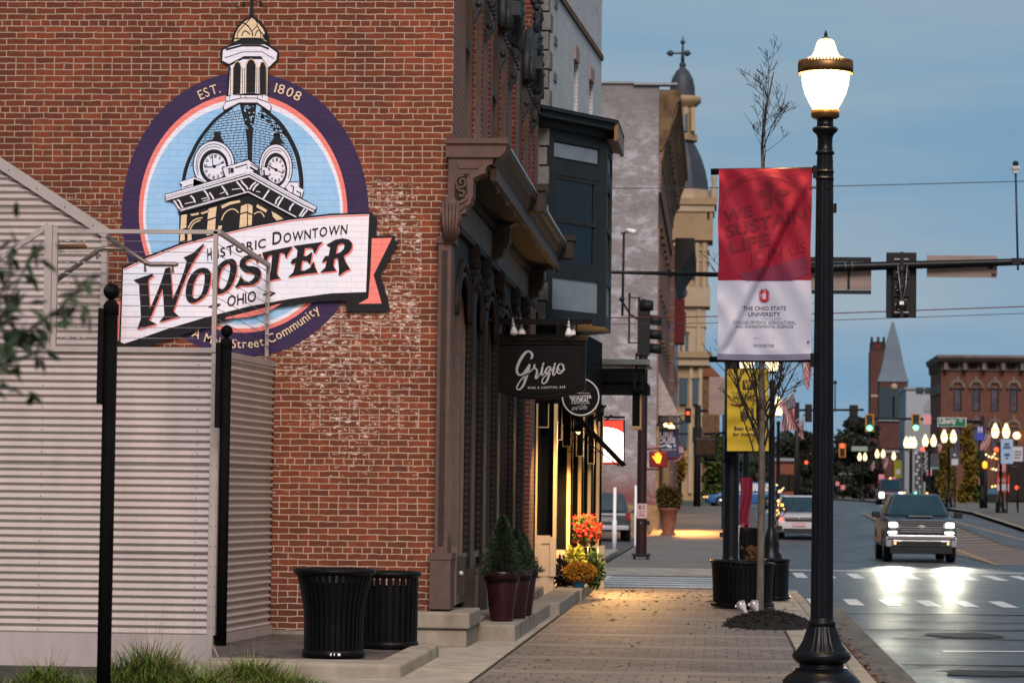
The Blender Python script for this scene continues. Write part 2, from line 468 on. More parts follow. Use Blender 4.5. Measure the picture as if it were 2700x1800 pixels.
def asphalt():
    m, n, l, b = nmat('damp_asphalt')
    co = n.new('ShaderNodeTexCoord'); v = co.outputs['Object']
    big = noisen(n, l, v, .5, 5, .6, (1.6, .35, 1)); fine = noisen(n, l, v, 55, 3, .7); mid = noisen(n, l, v, 2.2, 6, .65, (.25, 1.6, 1))
    c = mixc(n, l, ramp(n, l, big, .3, .7), (.026,.028,.032), (.056,.058,.063))
    c = mixc(n, l, ramp(n, l, mid, .50, .66, 0, .7), c, (.016,.016,.018))
    c = mixc(n, l, ramp(n, l, fine, .35, .75, 0, .3), c, (.11,.11,.115))
    l.new(c, b.inputs['Base Color'])
    l.new(ramp(n, l, mathn(n, l, 'ADD', mathn(n, l, 'MULTIPLY', big, .7), mathn(n, l, 'MULTIPLY', mid, .3)), .35, .65, .36, .58), b.inputs['Roughness'])
    b.inputs['Specular IOR Level'].default_value = .27
    bp = n.new('ShaderNodeBump'); bp.inputs['Strength'].default_value = .25; bp.inputs['Distance'].default_value = .006
    l.new(fine, bp.inputs['Height']); l.new(bp.outputs['Normal'], b.inputs['Normal']); return m
M['asphalt'] = asphalt()
YR = [-60, 0, 30, 60, 90, 104, 108, 112, 120, 130, 140, 150, 158, 165, 180, 200, 230, 260, 330, 400, 600]
strip('road', 1.42, 13.2, YR, -.13, M['asphalt'])
strip('cross_street', -60, 1.42, [50.6, 56, 62.4], -.13, M['asphalt'])
strip('market_street', -60, 1.42, [163.5, 170, 178], -.13, M['asphalt'])
M['gutter'] = mat('gutter_concrete', (.085,.075,.064), .75, var=.5, scale=1.5, bump=.3, bscale=40, stretch=(2,.6,1))
YN = [14, 20, 26, 32, 38, 44, 48.5]
strip('road', 1.42, lambda y: 1.93 + .03*math.sin(y*.9), YN, -.126, M['gutter'])
YF = [64.5, 80, 104, 108, 112, 120, 130, 140, 150, 158, 163]
strip('road', 1.42, 1.9, YF, -.126, M['gutter'])

def pavers():
    m, n, l, b = nmat('brick_pavers')
    co = n.new('ShaderNodeTexCoord'); v = co.outputs['Object']
    nz = n.new('ShaderNodeTexNoise'); nz.inputs['Scale'].default_value = 3; nz.inputs['Detail'].default_value = 3; l.new(v, nz.inputs['Vector'])
    sb = n.new('ShaderNodeVectorMath'); sb.operation = 'SUBTRACT'; sb.inputs[1].default_value = (.5,.5,.5); l.new(nz.outputs['Color'], sb.inputs[0])
    sc = n.new('ShaderNodeVectorMath'); sc.operation = 'SCALE'; sc.inputs['Scale'].default_value = .035; l.new(sb.outputs['Vector'], sc.inputs[0])
    ad = n.new('ShaderNodeVectorMath'); ad.operation = 'ADD'; l.new(v, ad.inputs[0]); l.new(sc.outputs['Vector'], ad.inputs[1])
    br = n.new('ShaderNodeTexBrick'); br.inputs['Scale'].default_value = 1; br.inputs['Brick Width'].default_value = .235; br.inputs['Row Height'].default_value = .33
    br.inputs['Mortar Size'].default_value = .009; br.inputs['Mortar Smooth'].default_value = .2; br.offset = .5
    br.inputs['Color1'].default_value = rgb((.205,.165,.135)); br.inputs['Color2'].default_value = rgb((.115,.094,.078))
    l.new(ad.outputs['Vector'], br.inputs['Vector'])
    sp = n.new('ShaderNodeSeparateXYZ'); l.new(ad.outputs['Vector'], sp.inputs['Vector'])
    # broad smooth concrete bands between the rows of pavers, every 2.9 m
    ph = mathn(n, l, 'FRACT', mathn(n, l, 'DIVIDE', sp.outputs['Y'], 2.35))
    band = mathn(n, l, 'LESS_THAN', ph, .24)
    edge = mathn(n, l, 'LESS_THAN', mathn(n, l, 'ABSOLUTE', mathn(n, l, 'SUBTRACT', mathn(n, l, 'ABSOLUTE', mathn(n, l, 'SUBTRACT', ph, .12)), .12)), .011)
    big = noisen(n, l, v, .9, 5, .6); fine = noisen(n, l, v, 45, 4, .7)
    cc = mixc(n, l, ramp(n, l, big, .3, .7), (.19,.16,.13), (.25,.215,.18))
    c = mixc(n, l, br.outputs['Fac'], br.outputs['Color'], (.03,.026,.022))
    c = mixc(n, l, band, c, cc)
    c = mixc(n, l, edge, c, (.022,.022,.016))
    c = mixc(n, l, ramp(n, l, big, .55, .75, 0, .5), c, (.13,.11,.092))
    c = mixc(n, l, ramp(n, l, fine, .35, .7, 0, .35), c, (.15,.13,.11))
    spots = noisen(n, l, v, 9, 2, .5); c = mixc(n, l, ramp(n, l, spots, .68, .74, 0, .6), c, (.04,.034,.03)); wash = noisen(n, l, v, .35, 4, .6, (1,.5,1)); c = mixc(n, l, ramp(n, l, wash, .35, .65, 0, .45), c, (.085,.072,.062))
    l.new(c, b.inputs['Base Color']); b.inputs['Roughness'].default_value = .62; b.inputs['Specular IOR Level'].default_value = .4
    h = mathn(n, l, 'SUBTRACT', mathn(n, l, 'MULTIPLY', fine, .3), mathn(n, l, 'MAXIMUM', mathn(n, l, 'MULTIPLY', br.outputs['Fac'], mathn(n, l, 'SUBTRACT', 1.0, band)), edge))
    bp = n.new('ShaderNodeBump'); bp.inputs['Strength'].default_value = .7; bp.inputs['Distance'].default_value = .012
    l.new(h, bp.inputs['Height']); l.new(bp.outputs['Normal'], b.inputs['Normal']); return m
M['pavers'] = pavers()
M['slab'] = mat('pavement_slab', (.29,.255,.21), .85, var=.3, scale=2.5, bump=.25, bscale=55)
M['kerb'] = mat('kerb_stone', (.25,.22,.175), .85, var=.3, scale=2, bump=.25, bscale=40)
def wav(y): return 0
b = MB()
def sw(u, v):
    x = -2.06 + u*2.9; y = 12 + v*38.4
    return (x, y, .004*math.sin(x*2.1+y*.8) + .006*math.sin(y*.55+1) - .004)
b.grid(sw, 14, 90, M['pavers']); o = b.build('sidewalk', loc=(0,0,0), fix=False); tag(o, kind='structure')
b = MB(); b.add([(-4.9, 24.6, -.012), (-2.06, 24.6, -.012), (-2.06, 50.4, -.012), (-4.9, 50.4, -.012)], [(0,1,2,3)], M['slab']); b.add([(-14, 12, -.012), (-2.06, 12, -.012), (-2.06, 24.6, -.012), (-14, 24.6, -.012)], [(0,1,2,3)], M['slab']); tag(b.build('pavement', loc=(0,0,0)), kind='structure')
b = MB(); b.box(.845, 1.26, 12, 50.4, -.10, -.002, M['slab'])
for k in range(24): b.box(.85, 1.258, 13.3+k*1.55, 13.325+k*1.55, -.0015, .0, M['dirt'])
tag(b.build('pavement', loc=(0,0,0)), kind='structure')
b = MB(); b.box(1.265, 1.42, 12, 48.5, -.16, 0.0, M['kerb']); b.box(-2.0, 1.42, 49.9, 50.55, -.16, -.014, M['kerb']); bevel(tag(b.build('kerb', loc=(0,0,0)), kind='structure'), .025)
# joint of moss between pavers and slabs
M['moss'] = mat('joint_moss', (.03,.032,.018), .9, var=.5, scale=9)
b = MB(); b.add([(.825,12,.006),(.85,12,.006),(.85,50,.006),(.825,50,.006)], [(0,1,2,3)], M['moss']); b.add([(-2.09,12,.006),(-2.065,12,.006),(-2.065,50,.006),(-2.09,50,.006)], [(0,1,2,3)], M['moss'])
tag(b.build('pavement', loc=(0,0,0)), kind='structure')
# far side of the cross street
strip('far_sidewalk', -2.6, 1.30, YF, -.004, M['pavers'])
strip('far_kerb', 1.30, 1.42, YF, 0.0, M['kerb'])
strip('road', -60, -2.75, [62.4] + YF[1:6] + [117.6], -.06, M['asphalt'])
b = MB(); b.box(-14, -3.0, 71.5, 73.2, -.06, .07, M['slab']); b.box(-4.2, -2.8, 71.5, 82, -.06, .07, M['slab']); bevel(tag(b.build('parking_kerb', loc=(0,0,0)), kind='structure'), .03)
M['farslab'] = mat('dark_far_pavement', (.11,.10,.09), .8, var=.3, scale=.8)
strip('right_sidewalk', 13.4, 60, YR[4:], 0.0, M['farslab'])
strip('right_kerb', 13.2, 13.42, YR[4:], .02, M['kerb'])
b = MB(); b.add([(-2.75,62.5,-.126),(1.36,62.5,-.126),(1.36,64.5,-.004),(-2.75,64.5,-.004)], [(0,1,2,3)], M['slab']); tag(b.build('pavement', loc=(0,0,0)), kind='structure')
# painted markings: each a thin sheet 4 mm above the road
M['rpaint'] = mat('road_paint_white', (.50,.50,.48), .45, var=.35, scale=5)
M['ypaint'] = mat('road_paint_yellow', (.42,.20,.04), .5, var=.4, scale=4)
b = MB(); zr = -.124
def mark(x0, x1, y0, y1, m=None, z=None):
    zz = zr if z is None else z
    b.add([(x0,y0,gz(y0)+zz),(x1,y0,gz(y0)+zz),(x1,y1,gz(y1)+zz),(x0,y1,gz(y1)+zz)], [(0,1,2,3)], m or M['rpaint'])
mark(1.6, 8.2, 68.9, 69.5)
for k in range(19):
    mark(1.75+k*.62, 2.0+k*.62, 62.6, 66.6); mark(1.55+k*.62, 1.80+k*.62, 46.9, 49.7)
for k in range(7): mark(-2.25, 1.3, 51.6+k*1.5, 52.5+k*1.5)
mark(-2.35, -2.25, 51, 62)
mark(-3.2, 1.3, 50.75, 50.9)
for y0, y1 in ((78, 150),): mark(7.5, 7.6, y0, y1, M['ypaint']); mark(10.9, 11.0, y0, y1, M['ypaint'])
for k in range(16):
    y = 79 + k*3; b.add([(7.6,y,gz(y)+zr),(10.9,y+4,gz(y+4)+zr),(10.9,y+4.7,gz(y+4.7)+zr),(7.6,y+.7,gz(y+.7)+zr)], [(0,1,2,3)], M['ypaint'])
for (xa, xb, ya, yb) in ((2.6, 12, 33.0, 35.2), (1.95, 12, 27.0, 28.2)):
    b.add([(xa,ya,zr),(xb,yb,zr),(xb,yb+.20,zr),(xa,ya+.20,zr)], [(0,1,2,3)], M['rpaint'])
tag(b.build('road_marking', loc=(0,0,0)), kind='structure')
M['tar'] = mat('tar_seal', (.008,.008,.009), .65, var=.3, spec=.15)
b = MB(); rr = random.Random(2)
for (xa, xb, ya, yb, w) in ((1.95, 12, 43.4, 45.2, .20), (1.95, 12, 38.2, 40.6, .20), (1.95, 12, 30.2, 31.4, .18), (2.2, 9, 35.9, 36.3, .14), (1.95, 12, 25.6, 26.1, .12), (2.4, 5, 40.8, 41.0, .14)):
    n_ = 24; p = [(xa+(xb-xa)*i/n_, ya+(yb-ya)*i/n_+rr.uniform(-.05,.05)) for i in range(n_+1)]
    vs, fs = ribbon(p, w); b.add([(x, y, -.1225) for x, y in vs], fs, M['tar'])
for (cx, cy, rx, ry) in ((3.2, 37.0, .55, .7), (2.75, 29.0, .55, .55), (5.5, 41, .8, .6), (4.6, 33, .3, .5)):
    b.poly([(cx+rx*math.cos(t)*rr.uniform(.8,1.15), cy+ry*math.sin(t)*rr.uniform(.8,1.15), -.121) for t in [2*math.pi*i/18 for i in range(18)]], M['tar'])
tag(b.build('road_marking', loc=(0,0,0)), kind='structure')
# ================================================================ corner brick building with the mural
FX = -2.88                                        # street facade plane; the painted side wall stands at Y = 30.5
WY = 30.5
bld = thing('brick_building', 'red brick corner building with a big round town mural on its side wall', 'building', (FX, WY, 0))
def flk(n, l, v):
    sp = n.new('ShaderNodeSeparateXYZ'); l.new(v, sp.inputs['Vector'])
    zhi = ramp(n, l, sp.outputs['Y'], 5.45, 4.9)                    # ghost of old white paint: only below this height
    zlo = ramp(n, l, sp.outputs['Y'], .5, 1.6)
    xr = ramp(n, l, sp.outputs['X'], -2.4, -1.1, .80, 1.0)
    xe = ramp(n, l, sp.outputs['X'], -.18, -.32)
    patch = ramp(n, l, noisen(n, l, v, 1.1, 3, .5), .35, .62, .72, 1.0)
    a = mathn(n, l, 'MULTIPLY', mathn(n, l, 'MULTIPLY', zhi, zlo), mathn(n, l, 'MULTIPLY', xr, xe))
    low = ramp(n, l, sp.outputs['Y'], 1.4, 3.0, .74, 1.0)
    return mathn(n, l, 'MULTIPLY', mathn(n, l, 'MULTIPLY', a, patch), low)
M['brick'] = brick_mat('red_brick', 'x', (.222,.052,.022), (.092,.026,.016), (.36,.28,.205), dirt=.5, flakes=flk, flakec=(.62,.52,.48))
M['brickF'] = brick_mat('facade_brick', 'y', (.22,.095,.072), (.17,.08,.064), (.28,.235,.20), dirt=.3)
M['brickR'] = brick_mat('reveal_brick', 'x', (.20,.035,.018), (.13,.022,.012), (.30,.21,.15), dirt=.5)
mb = MB()
mb.add([(-20,WY,.10),(FX,WY,.10),(FX,WY,11),(-20,WY,11)], [(0,1,2,3)], M['brick'])
mb.build('side_wall', bld)
mb = MB()
mb.box(-20, -3.21, WY-.035, WY+.3, -.02, .118, M['conc_dark'])
mb.build('foundation', bld)
mb = MB()
mb.box(-3.2, -2.62, 30.12, 31.45, -.02, .18, M['conc']); mb.box(-3.21, -2.585, 30.08, 31.5, .18, .352, M['conc'])
mb.box(-2.80, -2.62, 31.5, 43.6, -.02, .22, M['conc'])
bevel(mb.build('stone_base', bld), .02)
mb = MB(); mb.box(-20, FX-.35, WY+.3, 44, 10.4, 11, M['blackmat']); mb.build('roof', bld)

# ---------------------------------------------------------------- mural
P_PUR = wall_paint('mural_purple', '#33244a', '#2a1e44'); P_PNK = wall_paint('mural_pink', '#e07d75'); P_WHT = wall_paint('mural_white', '#dcdae8', '#d2dcf0')
P_BLU = wall_paint('mural_blue', '#94c0e6', '#7fb4e0'); P_BLK = wall_paint('mural_black', '#111119'); P_CRM = wall_paint('mural_cream', '#d6c09e'); P_BAN = wall_paint('mural_banner_white', '#e2dfea', '#d3def0')
mu = MB()
def mp(x, y, k=1): return pt(x, y, WY - .0025*k)
def mpoly(pts, m, k, holes=()): mu.poly([mp(x, y, k) for x, y in pts], m, [[mp(x, y, k) for x, y in h] for h in holes])
def mstroke(pts, w, m, k):
    vs, fs = ribbon(pts, w); mu.add([mp(x, y, k) for x, y in vs], fs, m)
def Z2(l): return [(500+x/3.136, y/3.136) for x, y in l]
def Z3(l): return [(300+x/2.8, 400+y/2.8) for x, y in l]
def ZA(l): return [(340+x/6.533, 600+y/6.533) for x, y in l]
def ZB(l): return [(620+x/6.533, 580+y/6.533) for x, y in l]
def ZC(l): return [(420+x/5.2267, 280+y/5.2267) for x, y in l]
# rings
mpoly(disc2(647, 566, 326, 375, 96), P_PUR, 1)
mpoly(disc2(641, 562, 275, 315, 96), P_PNK, 2)
mpoly(disc2(641, 564, 264, 302, 96), P_WHT, 3)
mpoly(disc2(641, 566, 256, 289, 96), P_BLU, 4)
# ---- tower: lower stone storey
mpoly(Z3([(484,458),(480,692),(600,670),(1000,585),(1260,520),(1400,490),(1200,410),(995,300),(600,420)]), P_BLK, 5)
for p in ([(497,468),(540,462),(535,560),(492,575)], [(492,590),(520,585),(525,650),(488,665)], [(545,592),(572,587),(575,660),(545,672)],
          [(700,422),(760,405),(752,480),(692,500)], [(694,512),(752,492),(748,575),(688,585)], [(690,595),(768,588),(770,610),(680,640)],
          [(940,400),(986,385),(986,440),(934,455)], [(934,465),(984,452),(982,572),(925,580)], [(992,385),(1024,398),(1024,460),(992,448)], [(992,460),(1022,470),(1018,548),(990,564)],
          [(790,400),(858,370),(930,358),(936,374),(862,390),(800,420)], [(640,452),(702,430),(702,446),(650,462)], [(565,462),(630,450),(625,465),(575,474)],
          [(1060,388),(1132,430),(1124,450),(1050,408)], [(1165,440),(1205,462),(1252,496),(1205,512),(1175,480)], [(770,548),(800,545),(795,570),(770,575)]):
    mpoly(Z3(p), P_CRM, 6)
for p in ([(548,565),(575,520),(610,497),(655,487)], [(560,580),(590,530),(640,505)], [(795,505),(815,460),(850,430),(890,425),(922,452)], [(1035,462),(1062,446),(1090,450),(1112,482)]):
    mstroke(smooth_curve(Z3(p)), 3, P_CRM, 7)
# ---- dome
dl = [(591,293),(564,314),(535,348),(516,376),(503,402),(493,423),(484,450),(479,478)]
dr = [(713,297),(736,316),(758,344),(777,379),(790,411),(797,446),(800,475),(800,505)]
dome = smooth_curve(dl, 4) + [(640,478)] + smooth_curve(dr, 4)[::-1] + [(700,285),(606,285)]
mpoly(dome, P_BLK, 5)
li = smooth_curve([(x+9, y+4) for x, y in dl], 4); ri = smooth_curve([(x-11, y+5) for x, y in dr], 4)
ribL = [(632,275),(640,300),(646,330),(651,370),(654,430)]; ribR = [(675,275),(674,300),(670,325),(666,370),(664,430)]
mpoly(li + [(654,470)] + smooth_curve(ribL, 4)[::-1], P_BLU, 6)
mpoly(smooth_curve(ribR, 4) + [(664,470)] + ri[::-1][2:] , P_BLU, 6)
def xat(curve, y):
    for (xa, ya), (xb, yb) in zip(curve, curve[1:]):
        if min(ya, yb) <= y <= max(ya, yb) and ya != yb: return xa + (xb-xa)*(y-ya)/(yb-ya)
    return None
rngm = random.Random(4)
sl, srr = smooth_curve(ribL, 4), smooth_curve(ribR, 4)
for k in range(24):                                # courses of slates
    y = 300 + k*7.2
    xa, xb = xat(li, y), xat(sl, y-9)
    if xa and xb:
        mstroke([(xa+2, y), ((xa+xb)/2, y-5), (xb, y-9)], 1.5, P_BLK, 7)
        x = xa + rngm.uniform(5, 12)
        while x < xb-4:
            f = (x-xa)/(xb-xa); yy = y - 9*f
            mstroke([(x, yy), (x+.5, yy-7)], 1.2, P_BLK, 7); x += rngm.uniform(11, 15)
    xa, xb = xat(srr, y-9), xat(ri, y+6)
    if xa and xb and k > 1:
        mstroke([(xa, y-10), ((xa+xb)/2, y-1), (xb-2, y+7)], 1.5, P_BLK, 7)
        x = xa + rngm.uniform(4, 10)
        while x < xb-5:
            f = (x-xa)/(xb-xa); yy = y - 10 + 17*f
            mstroke([(x, yy), (x, yy-6)], 1.2, P_BLK, 7); x += rngm.uniform(10, 14)
mpoly([(632,275),(676,275),(674,300),(668,330),(665,380),(665,428),(653,432),(652,380),(646,330),(638,300)], P_BLK, 6)
for k in range(26):
    t = rngm.random(); x = 640+rngm.uniform(2, 28); y = 278 + 60*t*t
    mpoly([(x, y), (x+5, y), (x+4.5, y+3), (x+.5, y+3)], P_BLU, 8)
for k in range(46):                                # shaded side of the dome, broken slates
    t = rngm.random(); x = 684 + 62*t + rngm.uniform(-9, 9); y = 290 + 62*t + rngm.uniform(-4, 7)
    mpoly([(x, y), (x+rngm.uniform(4, 8), y+3), (x+5, y+6), (x-1, y+3)], P_BLK, 8)
mstroke(smooth_curve(ZC([(1540,370),(1610,400),(1690,390),(1730,430)])), 2.2, P_WHT, 9)
# clock dormers
for cx, cy, sc, top in ((564, 437, 1.0, (573, 352)), (727, 446, .80, (730, 355))):
    mpoly([(top[0]-9, top[1]), (top[0]-6, top[1]-5), (top[0]+6, top[1]-5), (top[0]+9, top[1]), (top[0]+9, top[1]+8), (top[0]+19, top[1]+24), (top[0]-20, top[1]+26), (top[0]-8, top[1]+8)], P_BLK, 9)
    mpoly(disc2(cx, cy-2, 56*sc, 65, 40), P_BLK, 9)
    mpoly(disc2(cx, cy-2, 53*sc, 62, 40), P_WHT, 10)
    mstroke(disc2(cx, cy-2, 47*sc, 55, 24, R(150), R(400)), 1.6, P_BLK, 11)
    mstroke(disc2(cx, cy, 43*sc, 50, 24, R(160), R(300)), 1.4, P_BLK, 11)
    mpoly(disc2(cx, cy+2, 38*sc, 45, 40), P_BLK, 11)
    mpoly(disc2(cx+1.5*sc, cy+3, 30*sc, 35, 40), P_WHT, 12)
    for h in range(12):
        a = 2*math.pi*h/12 + .1
        for da in ((-.07, .07) if h % 3 else (-.1, 0, .1)):
            mstroke([(cx+1.5*sc+20*sc*math.cos(a+da), cy+3+24*math.sin(a+da)), (cx+1.5*sc+28*sc*math.cos(a+da), cy+3+33*math.sin(a+da))], 1.6, P_BLK, 13)
    mpoly(disc2(cx+1, cy+2, 4.5*sc, 4.5, 12), P_BLK, 13)
mstroke([(561,437),(560,407)], 2.2, P_BLK, 13); mstroke([(565,439),(590,428)], 2.2, P_BLK, 13); mstroke([(563,440),(541,441)], 2.6, P_BLK, 13)
mstroke([(727,448),(747,457)], 2.2, P_BLK, 13); mstroke([(727,448),(707,436)], 3.5, P_BLK, 13)
# parapet and big cornice
for p in ([(265,1050),(480,970),(560,1000),(640,1060),(300,1160),(310,1085)], [(470,990),(640,1060),(460,1110)], [(860,850),(1235,725),(1400,860),(1240,930),(900,990)],
          [(1410,820),(1500,850),(1520,960),(1420,960)], [(1730,1120),(1790,1040),(1920,1040),(1920,1110),(2000,1160),(1960,1280),(1780,1180)]):
    q = ZC(p); cx_ = sum(a for a, b in q)/len(q); cy_ = sum(b for a, b in q)/len(q)
    mpoly(q, P_BLK, 14); mpoly([(cx_+(a-cx_)*.94, cy_+(b-cy_)*.86) for a, b in q], P_WHT, 15)
for p, w in (([(1040,850),(1210,800),(1210,860)], 3), ([(1250,840),(1390,930)], 5), ([(1255,790),(1400,880)], 2), ([(960,850),(965,930)], 4), ([(1000,850),(1005,920)], 9), ([(1440,880),(1450,980)], 4), ([(1810,1090),(1850,1110),(1840,1200)], 3), ([(1890,1170),(1950,1200),(1940,1250)], 3), ([(330,1120),(460,1075)], 2)):
    mstroke(ZC(p), w, P_BLK, 16)
mpoly(ZC([(75,1215),(300,1150),(1240,865),(2005,1290),(2175,1385),(2165,1440),(2060,1500),(1900,1545),(1225,1200),(290,1480),(255,1475),(270,1400),(230,1360),(215,1320),(80,1300)]), P_BLK, 14)
for p, w in (([(85,1235),(330,1165),(1240,895),(2000,1320),(2160,1400)], 4.6), ([(88,1262),(330,1192),(1240,925),(1990,1345),(2150,1420)], 3.4), ([(90,1292),(330,1222),(1240,965),(1960,1370),(2130,1450)], 4.4),
             ([(290,1440),(700,1325),(1225,1180),(1890,1530)], 3.0), ([(300,1420),(900,1255)], 1.2)):
    mstroke(ZC(p), w, P_WHT, 16)
for p in ([(200,1300),(225,1330),(255,1380),(290,1420)], [(245,1290),(280,1310),(300,1360),(325,1400)], [(430,1235),(470,1270),(495,1330)], [(615,1160),(650,1200),(680,1260),(690,1300)], [(690,1190),(720,1230),(750,1280)],
          [(860,1100),(900,1150),(945,1225)], [(1065,1040),(1100,1080),(1140,1130),(1180,1180)], [(1125,1020),(1150,1060),(1200,1110),(1220,1150)], [(1330,1050),(1280,1090),(1245,1150)], [(1365,1070),(1320,1110),(1290,1165)],
          [(1515,1155),(1470,1220),(1430,1280)], [(1665,1245),(1620,1290),(1600,1350)], [(1710,1250),(1670,1310),(1630,1380)], [(1855,1340),(1810,1390),(1795,1440)], [(2000,1410),(1960,1470),(1930,1520)], [(2040,1430),(1990,1490),(1960,1530)]):
    mstroke(smooth_curve(ZC(p), 3), 4.2, P_WHT, 17)
for p in ([(350,1345),(470,1320)], [(580,1280),(690,1255)], [(835,1210),(930,1170)], [(1000,1150),(1120,1135)], [(1335,1175),(1390,1185)], [(600,1310),(700,1285)]):
    mstroke(ZC(p), 2, P_WHT, 17)
# ---- lantern on top of the dome
mpoly(Z2([(300,785),(310,760),(320,540),(255,510),(258,405),(345,365),(480,328),(580,328),(660,368),(742,430),(736,500),(655,570),(650,785),(650,830),(678,885),(668,932),(560,862),(410,862),(285,922),(272,880),(298,845)]), P_BLK, 9)
mpoly(Z2([(276,415),(345,385),(480,352),(585,352),(650,386),(724,438),(716,496),(655,556),(590,466),(450,466),(325,530),(270,503)]), P_WHT, 10)
mstroke(Z2([(300,412),(430,378),(585,378),(655,405)]), 5, P_BLK, 11)
mstroke(Z2([(290,480),(440,430),(600,430),(700,490)]), 1.6, P_BLK, 11)
mpoly(Z2([(338,545),(440,492),(600,492),(648,552),(642,790),(322,790),(334,600)]), P_WHT, 10)
for p in ([(358,785),(362,565),(378,525),(397,510),(415,525),(424,555),(418,775)], [(467,768),(470,540),(485,505),(508,490),(530,505),(546,540),(541,768)], [(580,780),(580,560),(590,525),(606,512),(622,530),(632,560),(632,785)]):
    q = Z2(p); cx_ = sum(a for a, b in q)/len(q)
    mpoly([(cx_+(a-cx_)*1.25, b-2) for a, b in q], P_CRM, 11); mpoly(q, P_BLK, 12)
for x in (340, 438, 455, 558, 574, 640): mstroke(Z2([(x, 560), (x-3, 785)]), 1.5, P_BLK, 12)
mpoly(Z2([(302,800),(460,772),(545,772),(648,798),(648,828),(672,884),(662,918),(560,848),(410,848),(290,908),(278,880),(302,848)]), P_WHT, 10)
mstroke(Z2([(300,842),(420,812),(550,812),(655,850)]), 2, P_BLK, 11)
for x in (330, 420, 460, 560, 600): mstroke(Z2([(x, 785), (x, 815)]), 1.5, P_BLK, 11)
cup = Z2([(343,368),(358,290),(385,230),(430,175),(490,140),(512,132),(540,143),(592,180),(632,240),(657,300),(662,368)])
mpoly(cup, P_BLK, 11)
mpoly(Z2([(368,346),(378,285),(410,226),(460,176),(512,150),(560,176),(604,226),(632,290),(640,346),(585,320),(430,320)]), P_CRM, 12)
for p, w in (([(392,330),(400,270),(455,205),(505,150)], 2.2), ([(520,300),(512,255),(470,205),(440,190)], 3), ([(520,255),(560,205),(540,160)], 2), ([(590,320),(585,260),(556,215)], 2.2), ([(640,320),(610,240),(540,160)], 2), ([(430,300),(455,255),(500,285)], 2.6), ([(540,300),(565,250),(610,290)], 2.6), ([(370,322),(450,318),(560,318),(640,330)], 2.4)):
    mstroke(smooth_curve(Z2(p), 3), w, P_BLK, 13)
mpoly(Z2([(640,345),(600,300),(640,260),(655,310)]), P_BLK, 13)
mpoly(Z2([(502,-40),(530,-40),(526,60),(534,98),(520,140),(508,140),(492,98),(502,60)]), P_BLK, 11)
for p, w in (([(510,8),(448,28),(385,74)], 2.2), ([(520,8),(585,22),(640,72)], 2.2)): mstroke(Z2(p), w, P_BLK, 11)
for x, y in ((448, 30), (585, 24)): mpoly(disc2(500+x/3.136, y/3.136, 5, 5, 10), P_BLK, 12)
# ---- ribbon banner
ban = [(70,865),(220,795),(490,690),(760,615),(1000,560),(1300,505),(1600,472),(1885,462),(1862,1035),(1600,1045),(1300,1085),(1000,1140),(700,1215),(400,1305),(200,1375),(50,1425)]
mpoly(Z3([(22,1105),(58,1100),(46,1425),(4,1405)]), P_PNK, 17)
mpoly(Z3([(60,850),(215,780),(488,675),(760,600),(1000,545),(1300,490),(1600,457),(1912,450),(1915,475),(1945,480),(1940,600),(1935,620),(2085,622),(2072,655),(2107,660),(1968,910),(2025,1090),(2040,1178),(1720,1182),(1716,1098),(1500,1106),(1200,1150),(1000,1195),(700,1290),(400,1385),(215,1450),(80,1437),(38,1428)]), P_BLK, 18)
mpoly(Z3(ban), P_BAN, 19)
mstroke(Z3([(74,872),(222,803),(490,698),(760,623),(1000,568),(1300,513),(1600,480),(1880,470)]), 3.2, P_PNK, 20)
mpoly(Z3([(1905,640),(2055,635),(1918,910),(1978,1120),(1805,1122),(1880,1080),(1895,880)]), P_PNK, 19)
mpoly(Z3([(820,1235),(1000,1218),(1120,1190),(1240,1120),(1200,1128),(1000,1180),(830,1222)]), P_PNK, 19)
W = [(78,903),(412,790),(418,822),(345,885),(335,915),(342,1100),(362,1393),(470,1150),(560,920),(625,705),(712,675),(735,950),(752,1232),(870,960),(950,740),(990,600),(985,560),(940,515),(1100,440),(1278,278),(1293,300),(1180,480),(1080,640),(1000,810),(900,1060),(765,1440),(866,1530),(520,1629),(610,1510),(595,1250),(578,1050),(470,1310),(365,1568),(333,1587),(474,1657),(140,1750),(205,1568),(195,1300),(180,1100),(175,970)]
O1 = smooth_curve([(1290,690),(1370,720),(1410,800),(1400,950),(1350,1120),(1250,1230),(1120,1295),(1030,1280),(985,1200),(978,1080),(1010,930),(1080,800),(1180,715)], 4, True)
O1i = smooth_curve([(1250,778),(1295,800),(1305,870),(1290,1000),(1250,1130),(1190,1205),(1130,1218),(1095,1185),(1095,1100),(1115,980),(1160,870),(1210,800)], 4, True)
O2 = smooth_curve([(1750,535),(1820,560),(1855,640),(1850,770),(1800,930),(1720,1060),(1600,1135),(1500,1148),(1450,1100),(1430,1000),(1450,830),(1520,680),(1620,580)], 4, True)
O2i = smooth_curve([(1710,625),(1740,660),(1740,760),(1700,920),(1650,1030),(1580,1060),(1545,1020),(1545,930),(1570,800),(1620,690)], 4, True)
S = [(2280,450),(2260,500),(2205,630),(2190,565),(2130,535),(2060,550),(2010,600),(2010,640),(2060,660),(2150,665),(2230,690),(2275,760),(2270,850),(2220,930),(2130,990),(2010,1000),(1920,1000),(1850,1040),(1830,1020),(1880,940),(1920,850),(1930,800),(1945,870),(1990,925),(2060,940),(2120,900),(2165,850),(2160,810),(2100,785),(2000,770),(1920,700),(1900,640),(1920,560),(1990,490),(2080,465),(2180,475)]
T = [(465,560),(640,520),(990,450),(960,510),(905,590),(870,670),(855,590),(830,570),(770,570),(750,700),(725,850),(720,940),(780,1005),(600,1040),(520,1060),(600,950),(620,800),(640,600),(590,610),(560,650),(540,720),(500,680)]
